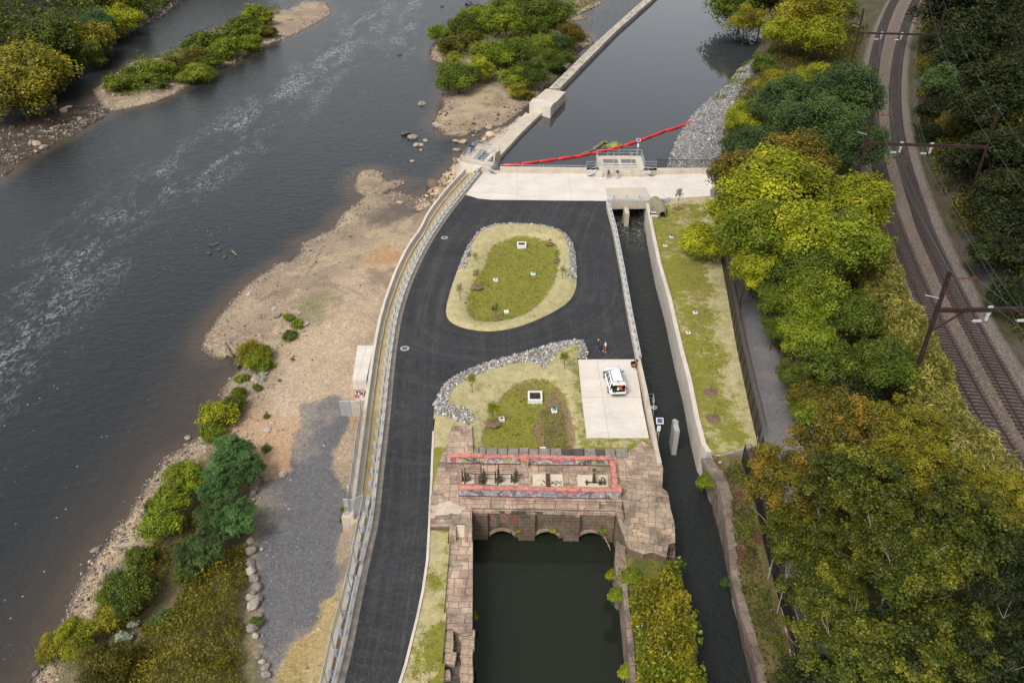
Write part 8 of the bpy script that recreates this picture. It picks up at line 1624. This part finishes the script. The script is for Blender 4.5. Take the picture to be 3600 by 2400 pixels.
# shoreline weeds
x, y = scatter(C_poly, 2.2, 72); m = (fbm(x, y, 5, 73) > .56) & (sdist(x, y, C_poly) > 2); x, y = x[m], y[m]; thicket('island_weeds', x, y, ground_h(x, y), .2, LEAF['weed'], 'thin weeds on the sandy ground of the wooded island', 74, tall=.25)
x, y = scatter(A_poly, 4.0, 75); lin = smooth(PL('O', -3, (755, 660), (700, 700), (672, 740), (650, 790), (620, 850), (590, 900), (560, 960)), 2); m = (pdist(x, y, lin) < 1.6) & (fbm(x, y, 2, 76) > .5); x, y = x[m], y[m]; thicket('bar_weeds', x, y, ground_h(x, y), .12, LEAF['ygreen'], 'thin line of weeds running down the sandy bar', 77, tall=.25)
sp_ = [tuple(p) for p in E_shore[3:8]] + PL('c', 0, (230, 760), (300, 680), (420, 600), (500, 520), (520, 440)); x, y = scatter(sp_, 9, 78); m = fbm(x, y, 3, 79) > .53; x, y = x[m], y[m]; thicket('shore_weeds', x, y, np.maximum(ground_h(x, y), -1.1)+.1, .22, LEAF['bright'], 'bright weeds growing through the riprap at the pool edge', 80, tall=.8)
# grass tufts so that lawns are not flat
def tufts(poly, dens, seed, leaf, mat, name, label, cond=None, z0=.02, zf=None):
    x, y = scatter(poly, dens, seed)
    if cond is not None: m = cond(x, y); x, y = x[m], y[m]
    z = zf(x, y, sdist(x, y, poly)) if zf else np.full(len(x), z0); thicket(name, x, y, z, leaf, mat, label, seed, asp=.35, up=.15, tall=.06, cat='grass')
tufts(gi1, 26, 81, .10, LEAF['lawn'], 'lawn_grass', 'tufty yellow-green grass in the middle of the oval lawn', zf=lambda x, y, s: bowl(gi1, .35, .28)(x, y, sdist(x, y, isl))+.02)
tufts(isl, 9, 82, .07, LEAF['lawn'], 'bank_grass', 'sparse new grass on the straw bank of the oval lawn', lambda x, y: (sdist(x, y, gi1) < -.3) & (sdist(x, y, isl) > .3) & (fbm(x, y, 1.6, 83) > .5), zf=lambda x, y, s: bowl(gi1, .35, .28)(x, y, s)+.02)
tufts(gi2, 24, 84, .10, LEAF['lawn'], 'garden_grass', 'tufty grass in the middle of the garden lawn', lambda x, y: (fbm(x, y, 3, 85) > .42), zf=lambda x, y, s: bowl(gi2, .35, .2)(x, y, sdist(x, y, law2))+.02)
tufts(law2, 9, 86, .07, LEAF['lawn'], 'garden_bank_grass', 'sparse new grass on the straw edge of the garden lawn', lambda x, y: (sdist(x, y, gi2) < -.3) & (sdist(x, y, law2) > .4) & (fbm(x, y, 1.6, 87) > .47) & (y > G(0, 262).y), zf=lambda x, y, s: bowl(gi2, .35, .2)(x, y, s)+.02)
tufts(law3, 30, 88, .08, LEAF['lawn'], 'verge_grass', 'patchy grass on the verge between road kerb and quay', lambda x, y: (fbm(x, y, 3.5, 41) > .45) & (sdist(x, y, law3) > .1), .06)
tufts(law4, 18, 89, .10, LEAF['lawn'], 'east_grass', 'tufty grass of the east lawn along the channel', lambda x, y: (fbm(x, y, 4, 51) > .4) & (sdist(x, y, law4) > .2), .22)
pr = [W('e', 1385+c_*16+(r_*1.2), 1262+r_*13, -.2) for c_ in range(10) for r_ in range(21)]; rg_ = np.random.RandomState(77); pr = np.array([(p.x, p.y) for p in pr for _ in range(7)], np.float32)+rg_.normal(0, .05, (len(pr)*7, 2)).astype(np.float32)
thicket('planted_rows', pr[:, 0], pr[:, 1], bowl(gi2, .35, .2)(pr[:, 0], pr[:, 1], sdist(pr[:, 0], pr[:, 1], law2))+.04, .08, LEAF['bright'], 'neat rows of small green seedlings on the brown side of the garden lawn', 94, tall=.08)
gp = G(2050, 1000); x, y = scatter(PL('G', ZT, (1860, 900), (2200, 900), (2200, 1180), (1880, 1110)), 14, 90); m = fbm(x, y, .9, 91) > .56; x, y = x[m], y[m]; thicket('terrace_weeds', x, y, np.full(len(x), ZT+.02), .09, LEAF['weed'], 'weeds in the joints of the south-east terrace paving', 92, tall=.15)
for gx, gy, r_, lf, lb in ((1620, 930, .45, 'bright', 'green weed tuft above the right-hand arch'), (840, 925, .3, 'gold', 'golden weed tuft above the left-hand arch'), (1160, 925, .3, 'ygreen', 'yellow-green weed tuft above the middle arch')):
    p = G(gx, gy, -2.0); rt = empty('wall_weed', (p.x, A.y-.45, -2.3), 0, lb, 'weed'); c = bpy.data.objects.new('foliage', CR['small'][0]); COL.objects.link(c); c.material_slots[0].link = 'OBJECT'; c.material_slots[0].material = LEAF[lf]; c.parent = rt; c.location = (0, 0, r_); c.scale = (r_*1.5, r_, r_)
for fr_, px, py, z_, r_, lf, lb in (('i', 165, 190, -.6, 1.2, 'bright', 'bright fern-like shrub hanging on the face of the old channel wall'), ('h', 1905, 970, -.6, 1.0, 'bright', 'bright bush overhanging the basin from the quay wall'), ('h', 1868, 830, -1.2, .7, 'ygreen', 'small yellow-green sprig above the basin corner'), ('h', 918, 1110, -2.0, .5, 'bright', 'small green sprig growing from the west quay face'), ('i', 300, 880, -.8, .6, 'grey', 'pale weed on the old channel wall half way down'), ('h', 1975, 1500, -.8, .9, 'ygreen', 'yellow-green weed overhanging the basin at the bottom'), ('h', 2010, 850, -.1, 1.2, 'bright', 'bright leafy bush at the head of the weedy strip'), ('h', 2290, 830, -.1, 1.0, 'bright', 'bright leafy bush at the channel corner of the weedy strip')):
    p = W(fr_, px, py, z_); rt = empty('wall_shrub', (p.x, p.y, z_-r_*.6), 0, lb, 'shrub'); c = bpy.data.objects.new('foliage', CR['shrub'][0]); COL.objects.link(c); c.material_slots[0].link = 'OBJECT'; c.material_slots[0].material = LEAF[lf]; c.parent = rt; c.location = (0, 0, r_*.6); c.scale = (r_, r_, r_*.8)
    MB().tube([(0, 0, -.2), (.05, 0, r_*.6)], [.05, .02], 5).build('stem', M['bark'], rt)
log([W('h', 1795, 535, ZC+.3), W('h', 1830, 590, ZC+.6), W('h', 1855, 650, ZC+.3)], .08, 'long pale branch leaning in the mouth of the right-hand arch')
